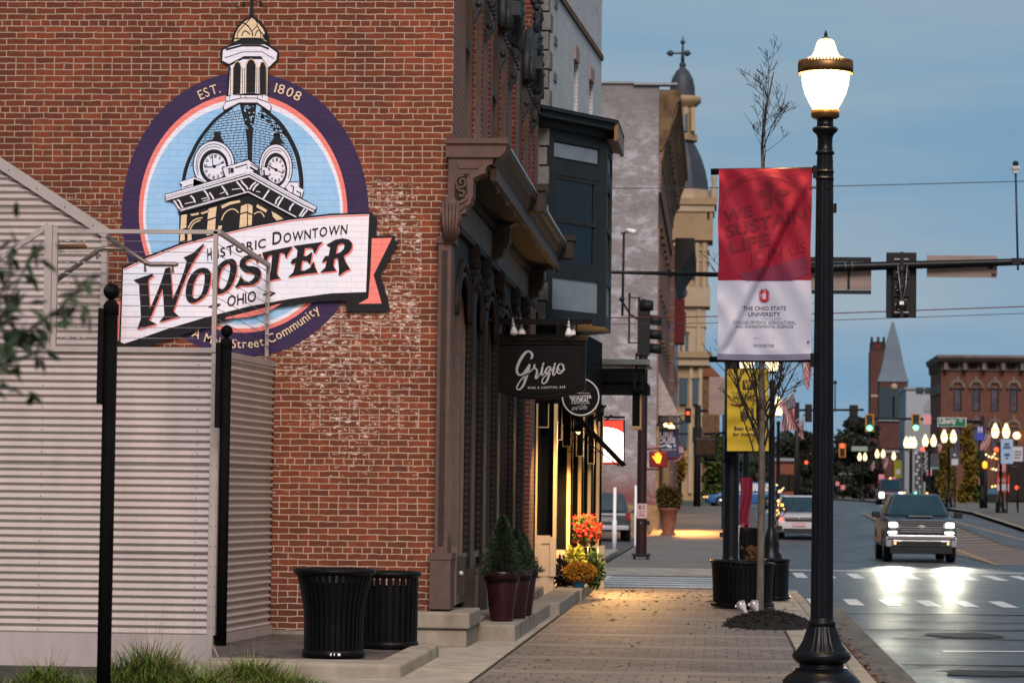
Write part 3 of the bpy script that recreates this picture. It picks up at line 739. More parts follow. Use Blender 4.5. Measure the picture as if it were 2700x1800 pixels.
E = [(1000,445),(1510,375),(1440,450),(1385,560),(1360,580),(1340,500),(1300,480),(1200,485),(1180,620),(1230,620),(1330,545),(1310,680),(1290,770),(1240,705),(1155,700),(1130,870),(1200,870),(1290,820),(1355,705),(1370,800),(1420,905),(1200,930),(1000,965),(905,990),(1000,900),(1020,830),(1040,740),(990,760),(955,740),(980,680),(1060,640),(1075,510)]
Rr_ = [(1570,430),(1720,340),(1850,315),(1960,335),(2015,400),(2010,480),(1960,560),(1870,620),(1900,720),(1980,845),(1900,880),(1780,960),(1790,850),(1775,700),(1765,655),(1710,670),(1690,790),(1745,875),(1460,905),(1550,820),(1580,700),(1490,735),(1550,620),(1610,615),(1640,470)]
Ri_ = [(1770,430),(1850,400),(1885,430),(1870,500),(1820,550),(1735,585),(1750,500)]
def off(l, d=3.4): return [(x+d, y+d) for x, y in l]
for f, o, h in ((ZA, W, None), (ZA, O1, O1i), (ZA, O2, O2i), (ZA, S, None), (ZB, T, None), (ZB, E, None), (ZB, Rr_, Ri_)):
    hs = [f(h)] if h else []
    mpoly(off(f(o)), P_PNK, 21, [off(x) for x in hs]); mpoly(f(o), P_BLK, 22, hs)
def mtext(s, a, b, size, m, bold=.012, shear=.2, k=22): put_text(mu, s, a, b, size, m, lambda x, y: mp(x, y, k), bold, shear)
mtext('H', (547,687), (559,684), 44, P_BLK); text_path(mu, 'ISTORIC', [(574,680),(620,667),(705,651)], 33, P_BLK, lambda x, y: mp(x, y, 22), .012, .2)
mtext('D', (718,645), (742,641), 46, P_BLK); text_path(mu, 'OWNTOWN', [(747,640),(800,632),(850,623),(918,616)], 35, P_BLK, lambda x, y: mp(x, y, 22), .012, .2)
text_path(mu, 'OHIO', [(599,808),(640,801),(679,792)], 39, P_BLK, lambda x, y: mp(x, y, 22), .012, .2)
for q, q2 in ((ZA([(1360,1368),(1480,1298),(1593,1315),(1500,1388)]), ZA([(1440,1358),(1490,1325),(1530,1325),(1480,1362)])), (ZB([(468,1285),(590,1222),(705,1255),(600,1318)]), ZB([(540,1282),(595,1245),(645,1258),(595,1292)]))):
    mpoly(q, P_BLK, 22); mpoly(q2, P_PNK, 23)
text_path(mu, 'EST.', [(529,264),(556,252),(586,243)], 36, P_CRM, lambda x, y: mp(x, y, 5), .004)
text_path(mu, '1808', [(722,243),(755,252),(791,270)], 36, P_CRM, lambda x, y: mp(x, y, 5), .004)
text_path(mu, 'A Main Street Community', Z3([(572,1360),(650,1397),(760,1428),(900,1450),(1050,1445),(1160,1413),(1285,1350),(1410,1265),(1535,1170)]), 34, P_CRM, lambda x, y: mp(x, y, 5), .006)
mu.build('mural', bld, fix=False)

# ---------------------------------------------------------------- street facade above the cornice
def facade_holes(mbx, X, y0, y1, z0, z1, holes, m, mrev, depth):
    """wall in the plane X with rectangular holes (ya, yb, za, zb) and reveals of the given depth"""
    ys = sorted({y0, y1} | {h[0] for h in holes} | {h[1] for h in holes})
    zs = sorted({z0, z1} | {h[2] for h in holes} | {h[3] for h in holes})
    for ya, yb in zip(ys, ys[1:]):
        for za, zb in zip(zs, zs[1:]):
            c = ((ya+yb)/2, (za+zb)/2)
            if any(h[0] < c[0] < h[1] and h[2] < c[1] < h[3] for h in holes): continue
            mbx.add([(X,ya,za),(X,yb,za),(X,yb,zb),(X,ya,zb)], [(0,1,2,3)], m)
    for ya, yb, za, zb in holes:
        Xi = X - depth
        mbx.add([(X,ya,za),(Xi,ya,za),(Xi,ya,zb),(X,ya,zb)], [(0,1,2,3)], mrev); mbx.add([(X,yb,za),(Xi,yb,za),(Xi,yb,zb),(X,yb,zb)], [(0,1,2,3)], mrev)
        mbx.add([(X,ya,za),(X,yb,za),(Xi,yb,za),(Xi,ya,za)], [(0,1,2,3)], mrev); mbx.add([(X,ya,zb),(X,yb,zb),(Xi,yb,zb),(Xi,ya,zb)], [(0,1,2,3)], mrev)
wins = [(32.0,33.3), (35.7,37.3), (40.2,41.7)]
mb = MB()
facade_holes(mb, FX, WY, 43.8, 5.3, 11, [(a, b, 5.45, 8.2) for a, b in wins], M['brickF'], M['brickR'], .16)
for a, b in ((33.36,34.1), (34.5,34.75), (37.36,38.1), (38.75,39.5), (41.76,42.3), (42.9,43.7)):
    mb.box(FX-.02, FX+.085, a, b, 5.38, 10.4, M['brickR'])
    mb.add([(FX+.088,a,5.38),(FX+.088,b,5.38),(FX+.088,b,10.4),(FX+.088,a,10.4)], [(0,1,2,3)], M['brickF'])
mb.build('street_wall', bld)
M['hood'] = mat('weathered_dark_zinc', (.012,.0115,.012), .55, var=.45, scale=8, bump=.5, bscale=18, c2=(.03,.036,.042))
for a, b in wins:
    fr = MB()
    for ya, yb in ((a+.005, a+.1), (b-.1, b-.005)): fr.box(FX-.15, FX-.03, ya, yb, 5.45, 8.2, M['brownlite'])
    fr.box(FX-.15, FX-.05, a+.1, b-.1, 6.75, 6.85, M['brownlite']); fr.box(FX-.15, FX-.05, a+.1, b-.1, 8.0, 8.195, M['brownlite'])
    fr.box(FX-.02, FX+.07, b+.003, b+.055, 5.4, 7.6, M['brownlite'])
    fo = fr.build('upper_window', bld)
    pn = MB(); pn.box(FX-.13, FX-.12, a+.1, b-.1, 5.5, 8.0, M['glass']); pn.build('pane', fo)
    hd = MB(); X0 = FX+.09; ya, yb = a-.1, b+.28
    arch = [((ya+yb)/2 + (yb-ya)/2*math.cos(t), 7.45 + .75*math.sin(t)) for t in [math.pi*i/14 for i in range(15)]]
    for w, xo, r in ((0, .10, .085), (.1, .05, .06), (-.09, .13, .05)):
        pth = [(X0+xo, y + (y-(ya+yb)/2)*w, z + (.9*w if z > 7.6 else 0)) for y, z in arch]; hd.tube(pth, r, M['hood'], 8)
    hd.prism([(X0, y, z) for y, z in arch] + [(X0, y*.9+.1*(ya+yb)/2, z-.14) for y, z in arch[::-1]], (.14, 0, 0), M['hood'])
    for q in range(10): hd.sphere((X0+.16, arch[2+q][0], arch[2+q][1]+.02), .045, M['hood'], 6)
    rc = random.Random(int(a*10))
    for q in range(26): s_ = rc.random(); hd.sphere((X0+.08+rc.uniform(0,.12), (ya+yb)/2+rc.uniform(-1,1)*.26*(1-s_), 8.2+.62*s_), rc.uniform(.03,.07), M['hood'], 6)
    for q in (-1,1): hd.tube([(X0+.1,(ya+yb)/2+q*.05,8.2),(X0+.14,(ya+yb)/2+q*.25,8.36),(X0+.16,(ya+yb)/2+q*.2,8.5),(X0+.1,(ya+yb)/2+q*.1,8.46)], [.05,.05,.035,.02], M['hood'], 6)
    hd.box(X0, X0+.26, ya-.02, ya+.22, 7.62, 7.80, M['hood'])
    hd.build('window_hood', fo)
    for yy, z0 in ((ya, 7.05), (yb-.14, 7.05)):
        br = MB()
        s_ = smooth_curve([(.03,0),(.0,.14),(.0,.30),(.02,.5),(.0,.62),(.10,.66),(.17,.58),(.185,.46),(.14,.34),(.08,.24),(.085,.16),(.12,.12),(.11,.03),(.07,-.03),(.03,-.12)], 3)
        br.prism([(X0-.02+x*1.05, yy, z0+z*1.05) for x, z in s_], (0, .15, 0), M['hood'])
        br.cyl((X0+.095, yy-.02, z0+.53), (X0+.095, yy+.17, z0+.53), .075, M['hood'], n=12); br.cyl((X0+.06, yy-.012, z0+.08), (X0+.06, yy+.162, z0+.08), .04, M['hood'], n=12)
        for q in range(6): br.sphere((X0+.03+.02*q, yy+.0, z0+.42-.05*q), .028, M['hood'], 6)
        br.build('hood_bracket', fo)

# ---------------------------------------------------------------- storefront cornice, frieze, brackets
co_ = MB()
prof = [(-2.90,5.37),(-2.30,5.37),(-2.29,5.32),(-2.30,5.29),(-2.34,5.27),(-2.36,5.21),(-2.40,5.17),(-2.41,5.12),(-2.90,5.12)]
co_.prism([(x, 30.42, z) for x, z in prof], (0, 12.9, 0), M['brown'])
co_.prism([(-2.93,30.3,5.40),(-2.27,30.3,5.40),(-2.26,30.3,5.345),(-2.93,30.3,5.345)], (0, .5, 0), M['brownpurp'])
co_.prism([(-2.93,30.33,5.345),(-2.27,30.33,5.345),(-2.30,30.33,5.25),(-2.36,30.33,5.20),(-2.93,30.33,5.20)], (0, .4, 0), M['brownpurp'])
co_.box(-2.31, -2.285, 30.8, 43.3, 5.372, 5.40, M['steel'])
cn = co_.build('cornice', bld)
so = MB(); so.box(-2.87, -2.48, 30.7, 43.3, 5.02, 5.11, M['browndark']); so.box(-2.478, -2.41, 30.7, 43.3, 4.99, 5.12, M['brownlite']); so.box(-2.87, -2.80, 30.7, 43.3, 4.9, 5.018, M['browndark']); so.build('soffit', cn)
hk = MB()
for k in range(9):
    y = 31.2 + k*1.35; hk.tube([(-2.44, y, 4.99), (-2.44, y, 4.95), (-2.415, y-.01, 4.92), (-2.44, y-.015, 4.90), (-2.46, y, 4.92)], .0035, M['cable'], 5)
hk.build('hook', cn)
M['frieze'] = mat('faded_frieze_panel', (.12,.11,.10), .7, var=.3, scale=1.4, c2=(.10,.065,.045), bump=.1)
fz = MB(); fz.box(-2.95, -2.852, 30.72, 43.4, 4.5, 5.01, M['frieze']); fz.box(-2.95, -2.79, 30.72, 43.4, 4.43, 4.5, M['browndark'])
fz.build('frieze', bld)
def zb(l): return [(1100+x/3.485, 350+y/3.485) for x, y in l]
bp_ = zb([(290,205),(700,205),(690,285),(650,300),(628,330),(630,370),(585,385),(545,400),(512,425),(518,455),(510,590),(495,610),(492,645),(460,672),(444,690),(446,735),(400,752),(365,775),(357,805),(325,830),(275,812)])
for y0, w, nm in ((30.36, .34, 1), (35.75, .34, 0), (42.75, .4, 0)):
    k = MB(); dx = 0
    pts3 = [pt(x, y, 30.36) for x, y in bp_]
    mm = M['brownpurp'] if nm else M['brown']
    k.prism([(p.x, y0, p.z) for p in pts3], (0, w, 0), mm)
    rec = [pt(x, y, 30.36) for x, y in zb([(345,415),(395,380),(480,375),(455,420),(460,560),(420,600),(345,690)])]
    k.prism([(p.x, y0-.004, p.z) for p in rec], (0, .003, 0), M['browndark'])  # dark patch stands for the shade inside the carved opening
    for s_, wd in (([(410,470),(395,455),(400,430),(425,425),(445,450),(435,490),(395,500),(360,475),(358,430),(390,400),(430,395)], 17), ([(360,490),(390,530),(430,540),(425,580),(385,575)], 22), ([(430,570),(455,600),(400,640),(365,640),(375,670)], 24), ([(330,760),(400,700),(450,650)], 20)):
        q = smooth_curve(zb(s_), 4); vs, fs = ribbon(q, wd/3.485)
        P3 = [pt(x, y, 30.36) for x, y in vs]; n_ = len(P3)
        k.add([(p.x, y0-.022, p.z) for p in P3] + [(p.x, y0-.004, p.z) for p in P3], fs + [(f[0], f[1], f[1]+n_, f[0]+n_) for f in fs] + [(f[3], f[2], f[2]+n_, f[3]+n_) for f in fs], mm)
    pan = [pt(x, y, 30.36) for x, y in zb([(360,262),(600,262),(560,330),(385,330)])]
    k.prism([(p.x, y0-.012, p.z) for p in pan], (0, .011, 0), mm)
    if nm == 0:
        k.box(-2.42, -2.19, y0-.02, y0+w+.02, 5.16, 5.42, M['brown']); k.box(-2.42, -2.16, y0-.05, y0+w+.05, 5.42, 5.50, M['brown'])
    k.build('bracket', cn)

# ---------------------------------------------------------------- cast iron storefront under the cornice
pl = MB()
pl.box(-3.0, -2.86, 30.38, 30.8, .375, 4.28, M['brownpurp']); pl.box(-3.04, -2.82, 30.34, 30.84, .375, .95, M['brownpurp']); pl.box(-3.05, -2.81, 30.33, 30.85, .9, .97, M['brownpurp'])
pl.box(-2.958, -2.90, 30.37, 30.379, 1.05, 4.2, M['brown'])
pl.box(-3.02, -2.83, 30.36, 30.82, 4.28, 4.35, M['brownpurp'])
for z, r in ((4.42,.10), (4.55,.125), (4.68,.11)): pl.sphere((-2.87, 30.42, z), r, M['brownpurp'], 12)
for k_ in range(5): pl.tube([(-2.95+.04*k_, 30.31, 4.7), (-2.94+.035*k_, 30.27, 4.5), (-2.92+.025*k_, 30.33, 4.3)], .018, M['brownpurp'], 6)
pl.build('corner_pilaster', bld)
cols_y = [32.55, 34.25, 36.4, 39.3, 41.25]
for i, y in enumerate(cols_y):
    c = MB()
    c.box(-3.02, -2.80, y, y+.42, .22, 4.43, M['browndark'])
    c.box(-3.0, -2.74, y-.02, y+.44, .22, .75, M['brown'])
    pr = []
    z = .8
    while z < 4.1:
        pr += [(.030, z), (.042, z+.02), (.044, z+.045), (.031, z+.065)]; z += .075
    c.lathe((-2.86, y-.005, 0), pr, M['browndark'], 8, a0=math.pi, a1=2*math.pi)
    for z, r in ((4.14,.075), (4.27,.10), (4.38,.11)): c.sphere((-2.83, y+.05, z), r, M['browndark'], 10)
    rr = random.Random(i)
    for q in range(22): c.sphere((-2.80+rr.uniform(-.08,.05), y+rr.uniform(-.04,.05), 3.6+rr.random()*.75), rr.uniform(.015,.04), M['browndark'], 6)
    c.build('iron_column', bld)
bays = [(30.85, 32.52), (33.0, 34.2), (34.7, 36.35), (36.85, 39.25), (39.75, 41.2), (41.7, 42.4)]
for a, b in bays:
    w = MB(); mm = M['brownlite'] if a < 32 else M['brown']
    w.box(-3.10, -2.92, b-.16, b, .9, 4.0, mm); w.box(-3.08, -2.90, b-.055, b-.005, .9, 4.0, mm); w.box(-3.06, -2.885, b-.022, b-.001, .9, 4.0, mm)
    w.box(-3.10, -2.92, a, a+.1, .9, 4.0, mm); w.box(-3.09, -2.99, a+.1, b-.16, 3.05, 3.15, mm)
    w.box(-3.10, -2.86, a, b, .38, .86, mm); w.box(-3.12, -2.83, a-.01, b+.01, .86, .93, mm)
    ym = (a+b)/2; hw = (b-a)/2
    hole = [(-2.905, ym+hw*math.cos(t), 3.55+.62*math.sin(t)) for t in [math.pi*i/12 for i in range(13)]]
    w.prism([(-2.905, a-.05, 3.55), (-2.905, a-.05, 4.43), (-2.905, b+.05, 4.43), (-2.905, b+.05, 3.55)] + hole[:], (.05, 0, 0), M['browndark'])
    w.tube([(-2.85, p[1], p[2]) for p in hole], .05, M['browndark'], 6); w.tube([(-2.84, ym+(p[1]-ym)*.86, 3.55+(p[2]-3.55)*.8) for p in hole], .03, M['brown'], 6)
    f = w.build('storefront_window', bld)
    g = MB(); g.box(-3.06, -3.045, a+.1, b-.16, .93, 4.2, M['glass']); g.build('pane', f)
mb = MB(); mb.box(-3.3, -3.12, 30.9, 42.5, .3, 4.45, M['blackmat']); mb.build('shop_interior', bld)
mb = MB(); mb.box(-3.0, -2.80, 42.55, 43.75, .2, 4.43, M['brickR']); mb.add([(-2.797,42.55,.2),(-2.797,43.75,.2),(-2.797,43.75,4.43),(-2.797,42.55,4.43)], [(0,1,2,3)], M['brickF']); mb.build('brick_pier', bld)
# access door, vent and small meter box in the first bay
ad_ = MB(); p0 = pt(1172, 1470, 30.86); p1 = pt(1212, 1590, 30.86)
ad_.box(-2.99, -2.80, 30.87, 30.9, .40, 1.02, M['brown']); ad_.box(-2.99, -2.80, 30.855, 30.87, .40, .46, M['brownlite']); ad_.box(-2.99, -2.80, 30.855, 30.87, .95, 1.02, M['brownlite']); ad_.box(-2.84, -2.80, 30.855, 30.87, .46, .95, M['brownlite'])
for q in range(14): ad_.box(-2.985, -2.845, 30.862, 30.868, .48+q*.034, .495+q*.034, M['browndark'])
ad_.build('vent_panel', bld)
mt = MB(); mt.box(-2.80, -2.72, 30.95, 31.15, .52, .92, M['brown']); mt.cyl((-2.76, 30.949, .74), (-2.76, 30.935, .74), .03, M['steel'], n=12); mt.build('meter_box', bld)
# ================================================================ corrugated metal stair enclosure
M['corr'] = mat('painted_corrugated_steel', (.39,.345,.33), .5, metal=.1, var=.12, scale=2.2, stretch=(1,1,.22))
M['trim'] = mat('painted_steel_trim', (.33,.295,.285), .5, metal=.05, var=.12, scale=2.5, stretch=(1,1,.3))
M['screw'] = mat('screw_head', (.16,.14,.13), .5, metal=.5, var=0)
SY = 28.2
shed = thing('metal_stair_enclosure', 'pale corrugated metal stair enclosure with cable railing in front of the mural', 'enclosure', (-7.5, 29.2, 0))
def corrugated(mbx, a, b, z0, z1, nrm, m, pitch=.0737, amp=.0155, ztop=None):
    a, b, nrm = Vector(a), Vector(b), Vector(nrm)
    n = int((z1-z0)/pitch*8); vs = []; fs = []
    for i in range(n+1):
        z = z0 + (z1-z0)*i/n; d = nrm*amp*math.sin(2*math.pi*(z-z0)/pitch)
        ea, eb = a, b
        if ztop:
            t = ztop(z)
            if t is not None: eb = a + (b-a)*max(0.0, min(1.0, t))
        vs += [ea + d + Vector((0,0,z)), eb + d + Vector((0,0,z))]
    for i in range(n): fs.append((2*i, 2*i+1, 2*i+3, 2*i+2))
    mbx.add(vs, fs, m, True)
cL = Vector((-13, SY, 0)); cR = Vector((pt(556, 1310, SY).x, SY, 0)); cB = Vector((pt(716, 1310, 30.48).x, 30.48, 0))
ztop = pt(560, 930, SY).z
b = MB(); corrugated(b, cL, cR, .17, ztop, (0,-1,0), M['corr'])
for z in (.98, 1.86): b.box(cL.x, cR.x, SY-.0125, SY-.0085, z, z+.006, M['screw'])
k = 0
for xp in (108, 518):
    x = pt(xp, 1310, SY).x
    for i in range(26): b.sphere((x - .006*i*0, SY-.012, .2+i*.1105), .007, M['screw'], 6)
b.build('front_wall', shed, fix=False)
b = MB(); c2 = Vector((pt(575, 1310, SY+.02).x, SY+.06, 0)); nn = Vector((cB-c2).normalized()); nrm = Vector((nn.y, -nn.x, 0))
corrugated(b, c2, cB, .17, 2.95, nrm, M['corr'])
for z in (.98, 1.86): b.obox((c2+cB)/2 + nrm*.011 + Vector((0,0,z)), (cB-c2)/2, nrm*.002, (0,0,.003), M['screw'])
b.build('end_wall', shed, fix=False)
b = MB(); x0, x1 = pt(552, 1310, SY).x, pt(574, 1310, SY).x
b.box(x0, x1, SY-.022, SY+.02, .17, ztop, M['trim']); b.box(x1-.004, x1, SY+.02, SY+.1, .17, ztop-.02, M['trim'])
for i in range(14):
    b.sphere((x0+.025, SY-.024, .25+i*.2), .006, M['screw'], 6); b.sphere((x1-.012, SY-.024, .25+i*.2), .006, M['screw'], 6)
b.build('corner_trim', shed)
b = MB(); b.box(cL.x, x1, SY+.02, 30.4, ztop-.05, ztop, M['trim']); b.box(pt(128, 925, SY).x, x1, SY-.03, SY+.01, ztop, ztop+.05, M['trim']); b.obox((c2+cB)/2 + nrm*.012 + Vector((0,0,2.97)), (cB-c2)/2, nrm*.008, (0,0,.03), M['trim']); b.build('deck_edge', shed)
b = MB(); b.box(-13, x1-.02, SY-.03, SY+.05, -.3, .17, M['trim']); b.obox((c2+cB)/2 + nrm*.02 + Vector((0,0,.07)), (cB-c2)/2, nrm*.012, (0,0,.1), M['trim']); b.build('base_board', shed)
# upper sloping wall
UY = 29.85; uL = pt(-700, 1310, UY).x; pA, pB = pt(0, 425, UY), pt(285, 612, UY)
sl_ = (pB.z-pA.z)/(pB.x-pA.x); zR = pB.z; uR = pB.x
def ztopf(z):
    if z <= zR: return 1.0
    return ((pB.x + (z-zR)/sl_) - uL)/(uR-uL)
b = MB(); corrugated(b, (uL, UY, 0), (uR, UY, 0), ztop, 7.6, (0,-1,0), M['corr'], ztop=ztopf)
b.box(uL, uR, UY-.0125, UY-.009, 4.57, 4.575, M['screw']); b.build('upper_wall', shed, fix=False)
b = MB(); dv = (pB-pA)*2.2; st = pB - dv
b.obox((st+pB)/2 + Vector((0,-.02,-.02)), dv/2, (0,.03,0), Vector((-dv.z,0,dv.x)).normalized()*.055, M['trim'])
b.box(pt(268, 700, UY).x, uR, UY-.04, UY+.05, ztop, zR, M['trim'])
for i in range(9): b.sphere(st + dv*(i/8.5) + Vector((0,-.052,-.03)), .008, M['screw'], 6)
b.build('roof_trim', shed)
# railing
RY = SY-.01
def rp(x, y, Y=RY): return pt(x, y, Y)
rail = MB()
def vpost(xa, xb, ya, yb, Y=RY, d=.05, m=M['trim']):
    p, q = rp(xa, ya, Y), rp(xb, ya, Y); z1 = p.z; z0 = rp(xa, yb, Y).z
    rail.box(p.x, q.x, Y-d/2, Y+d/2, z0, z1, m)
vpost(120, 139, 593, 920); vpost(139.5, 154, 598, 920, RY+.04); vpost(564, 575, 610, 928)
vpost(703, 712, 694, 985, 30.3, .04)
p, q = rp(152, 604), rp(576, 605); rail.box(p.x, q.x, RY-.025, RY+.025, p.z-.04, p.z, M['trim'])
e = rp(709, 695, 30.3); rail.obox((q+e)/2 + Vector((0,0,-.02)), (e-q)/2, (.02,0,0), (0,0,.022), M['trim'])
a_, b_ = rp(124, 597), rp(-60, 722); rail.obox((a_+b_)/2, (a_-b_)/2, (0,.022,0), (0,0,.032), M['trim'])
rl = rail.build('guard_rail', shed)
for i in range(10):
    y = 635 + i*28.4
    cb_ = MB(); a, b2 = rp(156, y), rp(566, y+2); cb_.tube([a, b2], .0035, M['cable'], 5)
    for xs, xe, r in ((158, 163, .012), (166, 184, .007), (200, 210, .009), (216, 226, .008)):
        cb_.tube([rp(xs, y), rp(xe, y+.3)], r, M['steel'], 6)
    c, d = rp(573, y+8), rp(706, y+80, 30.28); cb_.tube([c, d], .0035, M['cable'], 5); cb_.tube([d - (d-c)*.06, d], .008, M['steel'], 6)
    cb_.build('rail_cable', rl)
M['pipe'] = mat('brushed_handrail', (.17,.14,.125), .4, metal=.6, var=.3, scale=6)
b = MB(); b.tube([rp(138, 651, 28.6), rp(222, 649, 28.6), rp(229, 652, 28.6)], [.026, .026, .012], M['wood'], 10); b.build('wooden_handrail', shed)
b = MB(); b.tube([rp(150, 738, 29.3), rp(262, 658, 29.3), rp(272, 655, 29.3), rp(326, 656, 29.3)], .026, M['pipe'], 10)
b.tube([rp(282, 624, 29.3), rp(386, 694, 29.3), rp(396, 697, 29.3), rp(462, 697, 29.3), rp(470, 698, 29.3)], [.026,.026,.026,.026,.015], M['pipe'], 10)
for x, y in ((383, 697), (456, 700), (257, 664)): b.tube([rp(x, y, 29.3), rp(x-1, y+8, 29.32), rp(x+1, y+16, 29.4)], .012, M['steel'], 6); b.sphere(rp(x, y+16, 29.36), .018, M['steel'], 8)
b.build('pipe_handrail', shed)
b = MB(); b.obox((rp(300, 905, 30.2)+rp(345, 928, 30.2))/2, (rp(345, 928, 30.2)-rp(290, 900, 30.2))/2, (0,.04,0), (0,0,.05), M['browndark']); b.build('stair_stringer', shed)

# ================================================================ two ball-topped sign posts
def ball_post(px, ybase, Y, ytop, label, sign, wpx):
    base = pt(px, ybase, Y); z0 = 0.0; top = pt(px, ytop, Y).z; x = pt(px-8, 1310, Y).x
    t = thing('sign_post', label, 'post', (x, Y, z0), 'black ball-topped sign posts')
    r = .052
    b = MB(); b.tube([(x,Y,z0-.3), (x,Y,top-.22)], r, M['blackmat'], 20); b.build('pole', t)
    b = MB(); b.lathe((x,Y,0), [(r,top-.24),(r+.006,top-.235),(r+.006,top-.16),(r-.004,top-.15),(r-.012,top-.135),(.022,top-.13),(.022,top-.11)], M['blackmat'], 20)
    b.sphere((x,Y,top-.06), .061, M['blackmat'], 18); b.build('ball_finial', t)
    za, zb_ = pt(px, sign[0], Y).z, pt(px, sign[1], Y).z
    b = MB(); b.box(x-r-sign[2], x-r+.02, Y-.16, Y+.12, zb_, za, M['black']); bevel(b.build('sign_plate', t), .006)
    return t
ball_post(291, 1880, 21.0, 747, 'taller black ball-topped sign post at the left, nearest the camera', (815, 1066, .012), 36)
ball_post(598, 1740, 28.0, 857, 'shorter black ball-topped sign post in front of the enclosure corner', (905, 1128, .028), 28)

# ================================================================ raised paved pad, kerbed
b = MB(); b.prism([(-4.95,28.0,-.3),(-4.42,25.4,-.3),(-2.98,25.4,-.3),(-2.98,28.4,-.3),(-3.21,28.4,-.3),(-3.21,30.45,-.3),(-4.95,30.45,-.3)], (0,0,.375), M['slab'])
M['padpav'] = mat('dark_pad_pavers', (.075,.063,.055), .8, var=.5, scale=5, bump=.6, bscale=14)
b.add([(-4.93,28.0,.079),(-4.42,25.45,.079),(-3.0,25.45,.079),(-3.0,28.4,.079),(-3.22,28.4,.079),(-3.22,30.44,.079),(-4.93,30.44,.079)], [(0,1,2,3,4,5,6)], M['padpav']); tag(b.build('pavement', loc=(0,0,0)), kind='structure')
b = MB()
b.prism([(-4.5,24.85,-.30),(-2.88,24.85,-.30),(-2.74,24.98,-.30),(-2.74,28.4,-.30),(-2.97,28.4,-.30),(-2.97,25.4,-.30),(-4.5,25.4,-.30)], (0,0,.415), M['kerb'])
bevel(tag(b.build('pad_kerb', loc=(0,0,0)), kind='structure'), .035, 3)

# ================================================================ litter bins
def bin_geo(flare, r0, r1, H, n, label, loc):
    t = thing('litter_bin', label, 'bin', loc, 'black slatted bins by the mural wall')
    x, y, z = loc
    def rad(s): return r0 + (r1-r0)*max(0, (s-.35)/.65)**1.7 if flare else r0 + (r1-r0)*s
    b = MB()
    for k in range(n):
        a = 2*math.pi*k/n; w = math.pi/n*.66
        vs = []; S = 14
        for i in range(S+1):
            s_ = i/S; r = rad(s_); zz = z + .05 + (H-.09)*s_
            for da, dr in ((-w, 0), (w, 0), (w, -.012), (-w, -.012)):
                vs.append((x+(r+dr)*math.cos(a+da), y+(r+dr)*math.sin(a+da), zz))
        fs = []
        for i in range(S):
            for q in range(4): fs.append((i*4+q, i*4+(q+1)%4, i*4+4+(q+1)%4, i*4+4+q))
        b.add(vs, fs, M['black'])
    b.build('slat_body', t)
    b = MB(); b.lathe((x,y,z), [(r0-.03,.04),(r0-.03,H*.55),(rad(.9)-.05,H-.14),(rad(.9)-.06,H-.14)], M['blackmat'], 32); b.build('liner', t)
    R1 = rad(1.0)
    b = MB(); b.lathe((x,y,z), [(R1-.05,H-.05),(R1+.0,H-.055),(R1+.022,H-.04),(R1+.03,H-.02),(R1+.022,H),(R1,H+.006),(R1-.06,H+.002),(R1-.07,H-.02)], M['black'], 40); b.build('rim', t)
    b = MB(); b.lathe((x,y,z), [(r0-.02,0),(r0+.012,.0),(r0+.014,.04),(r0+.012,.07),(r0,.075)], M['black'], 40)
    b.build('base_ring', t)
    return t
pb = pt(879, 1733, 26.3)
t = bin_geo(True, .275, .355, .815, 34, 'flared black slatted litter bin, the nearer one on the raised pad', (pb.x, 26.3, .08))
b = MB(); p = pt(879, 1726, 26.3-.293)
for i, w in enumerate((5, 3, 9)): b.box(p.x-.03+i*.035, p.x-.03+i*.035+w*.0028, 26.3-.296, 26.3-.293, .112, .135, M['white'])
b.build('maker_plate', t)
pb2 = pt(1026, 1700, 28.0)
def sbin(loc):
    return bin_geo(False, .275, .28, .75, 26, 'straight-sided black slatted bin behind the flared one, against the brick wall', loc)
sbin((pb2.x, 28.0, .08))
# ================================================================ ornamental grass, near branch, potted conifers
M['grassA'] = mat('grass_blade', (.065,.125,.018), .6, var=.5, scale=3, c2=(.15,.20,.035))
M['grassB'] = mat('dry_grass_blade', (.22,.17,.075), .7, var=.4, scale=4)
M['stalk'] = mat('dry_stalk', (.20,.15,.11), .8, var=.4, scale=4)
def blade(mbx, base, az, h, lean, w, m, seg=6, droop=1.0):
    vs = []; d = Vector((math.cos(az), math.sin(az), 0)); sd = Vector((-d.y, d.x, 0))
    for i in range(seg+1):
        s = i/seg; p = Vector(base) + d*(lean*s**1.6) + Vector((0,0,h*(s - .45*droop*s**3)))
        ww = w*(1-s*.93)
        vs += [p - sd*ww, p + sd*ww]
    mbx.add(vs, [(2*i, 2*i+1, 2*i+3, 2*i+2) for i in range(seg)], m, True)
def grass(px, pytop, Y, spread, n, seed, label, dark=False):
    n = int(n*.85)
    rr = random.Random(seed); c = pt(px, 1800, Y); c.z = 0
    H = pt(px, pytop, Y).z*1.9
    b = MB()
    for k in range(n):
        r = spread*abs(rr.gauss(0, .5)); a0 = rr.uniform(0, 6.283); base = (c.x + r*math.cos(a0), c.y + r*.6*math.sin(a0), -.05)
        fall = max(.35, 1 - (r/spread)**2*.5)
        blade(b, base, a0 + rr.gauss(0, .9), H*rr.uniform(.5, 1.2)*fall, rr.uniform(.15, .75)*spread, rr.uniform(.005, .0105), M['grassA'] if rr.random() < .84 else M['grassB'], droop=rr.uniform(.5, 1.7))
    for k in range(n//40):
        a0 = rr.uniform(0, 6.283); r = spread*rr.random()*.8
        blade(b, (c.x+r*math.cos(a0), c.y+r*.5*math.sin(a0), 0), a0, H*rr.uniform(.9, 1.35), .12, .003, M['stalk'], droop=.1)
    o = b.build('grass_clump', fix=False); return tag(o, label, 'grass')
grass(395, 1715, 23.3, .50, 1500, 1, 'tall bushy green grass clump between the two black posts')
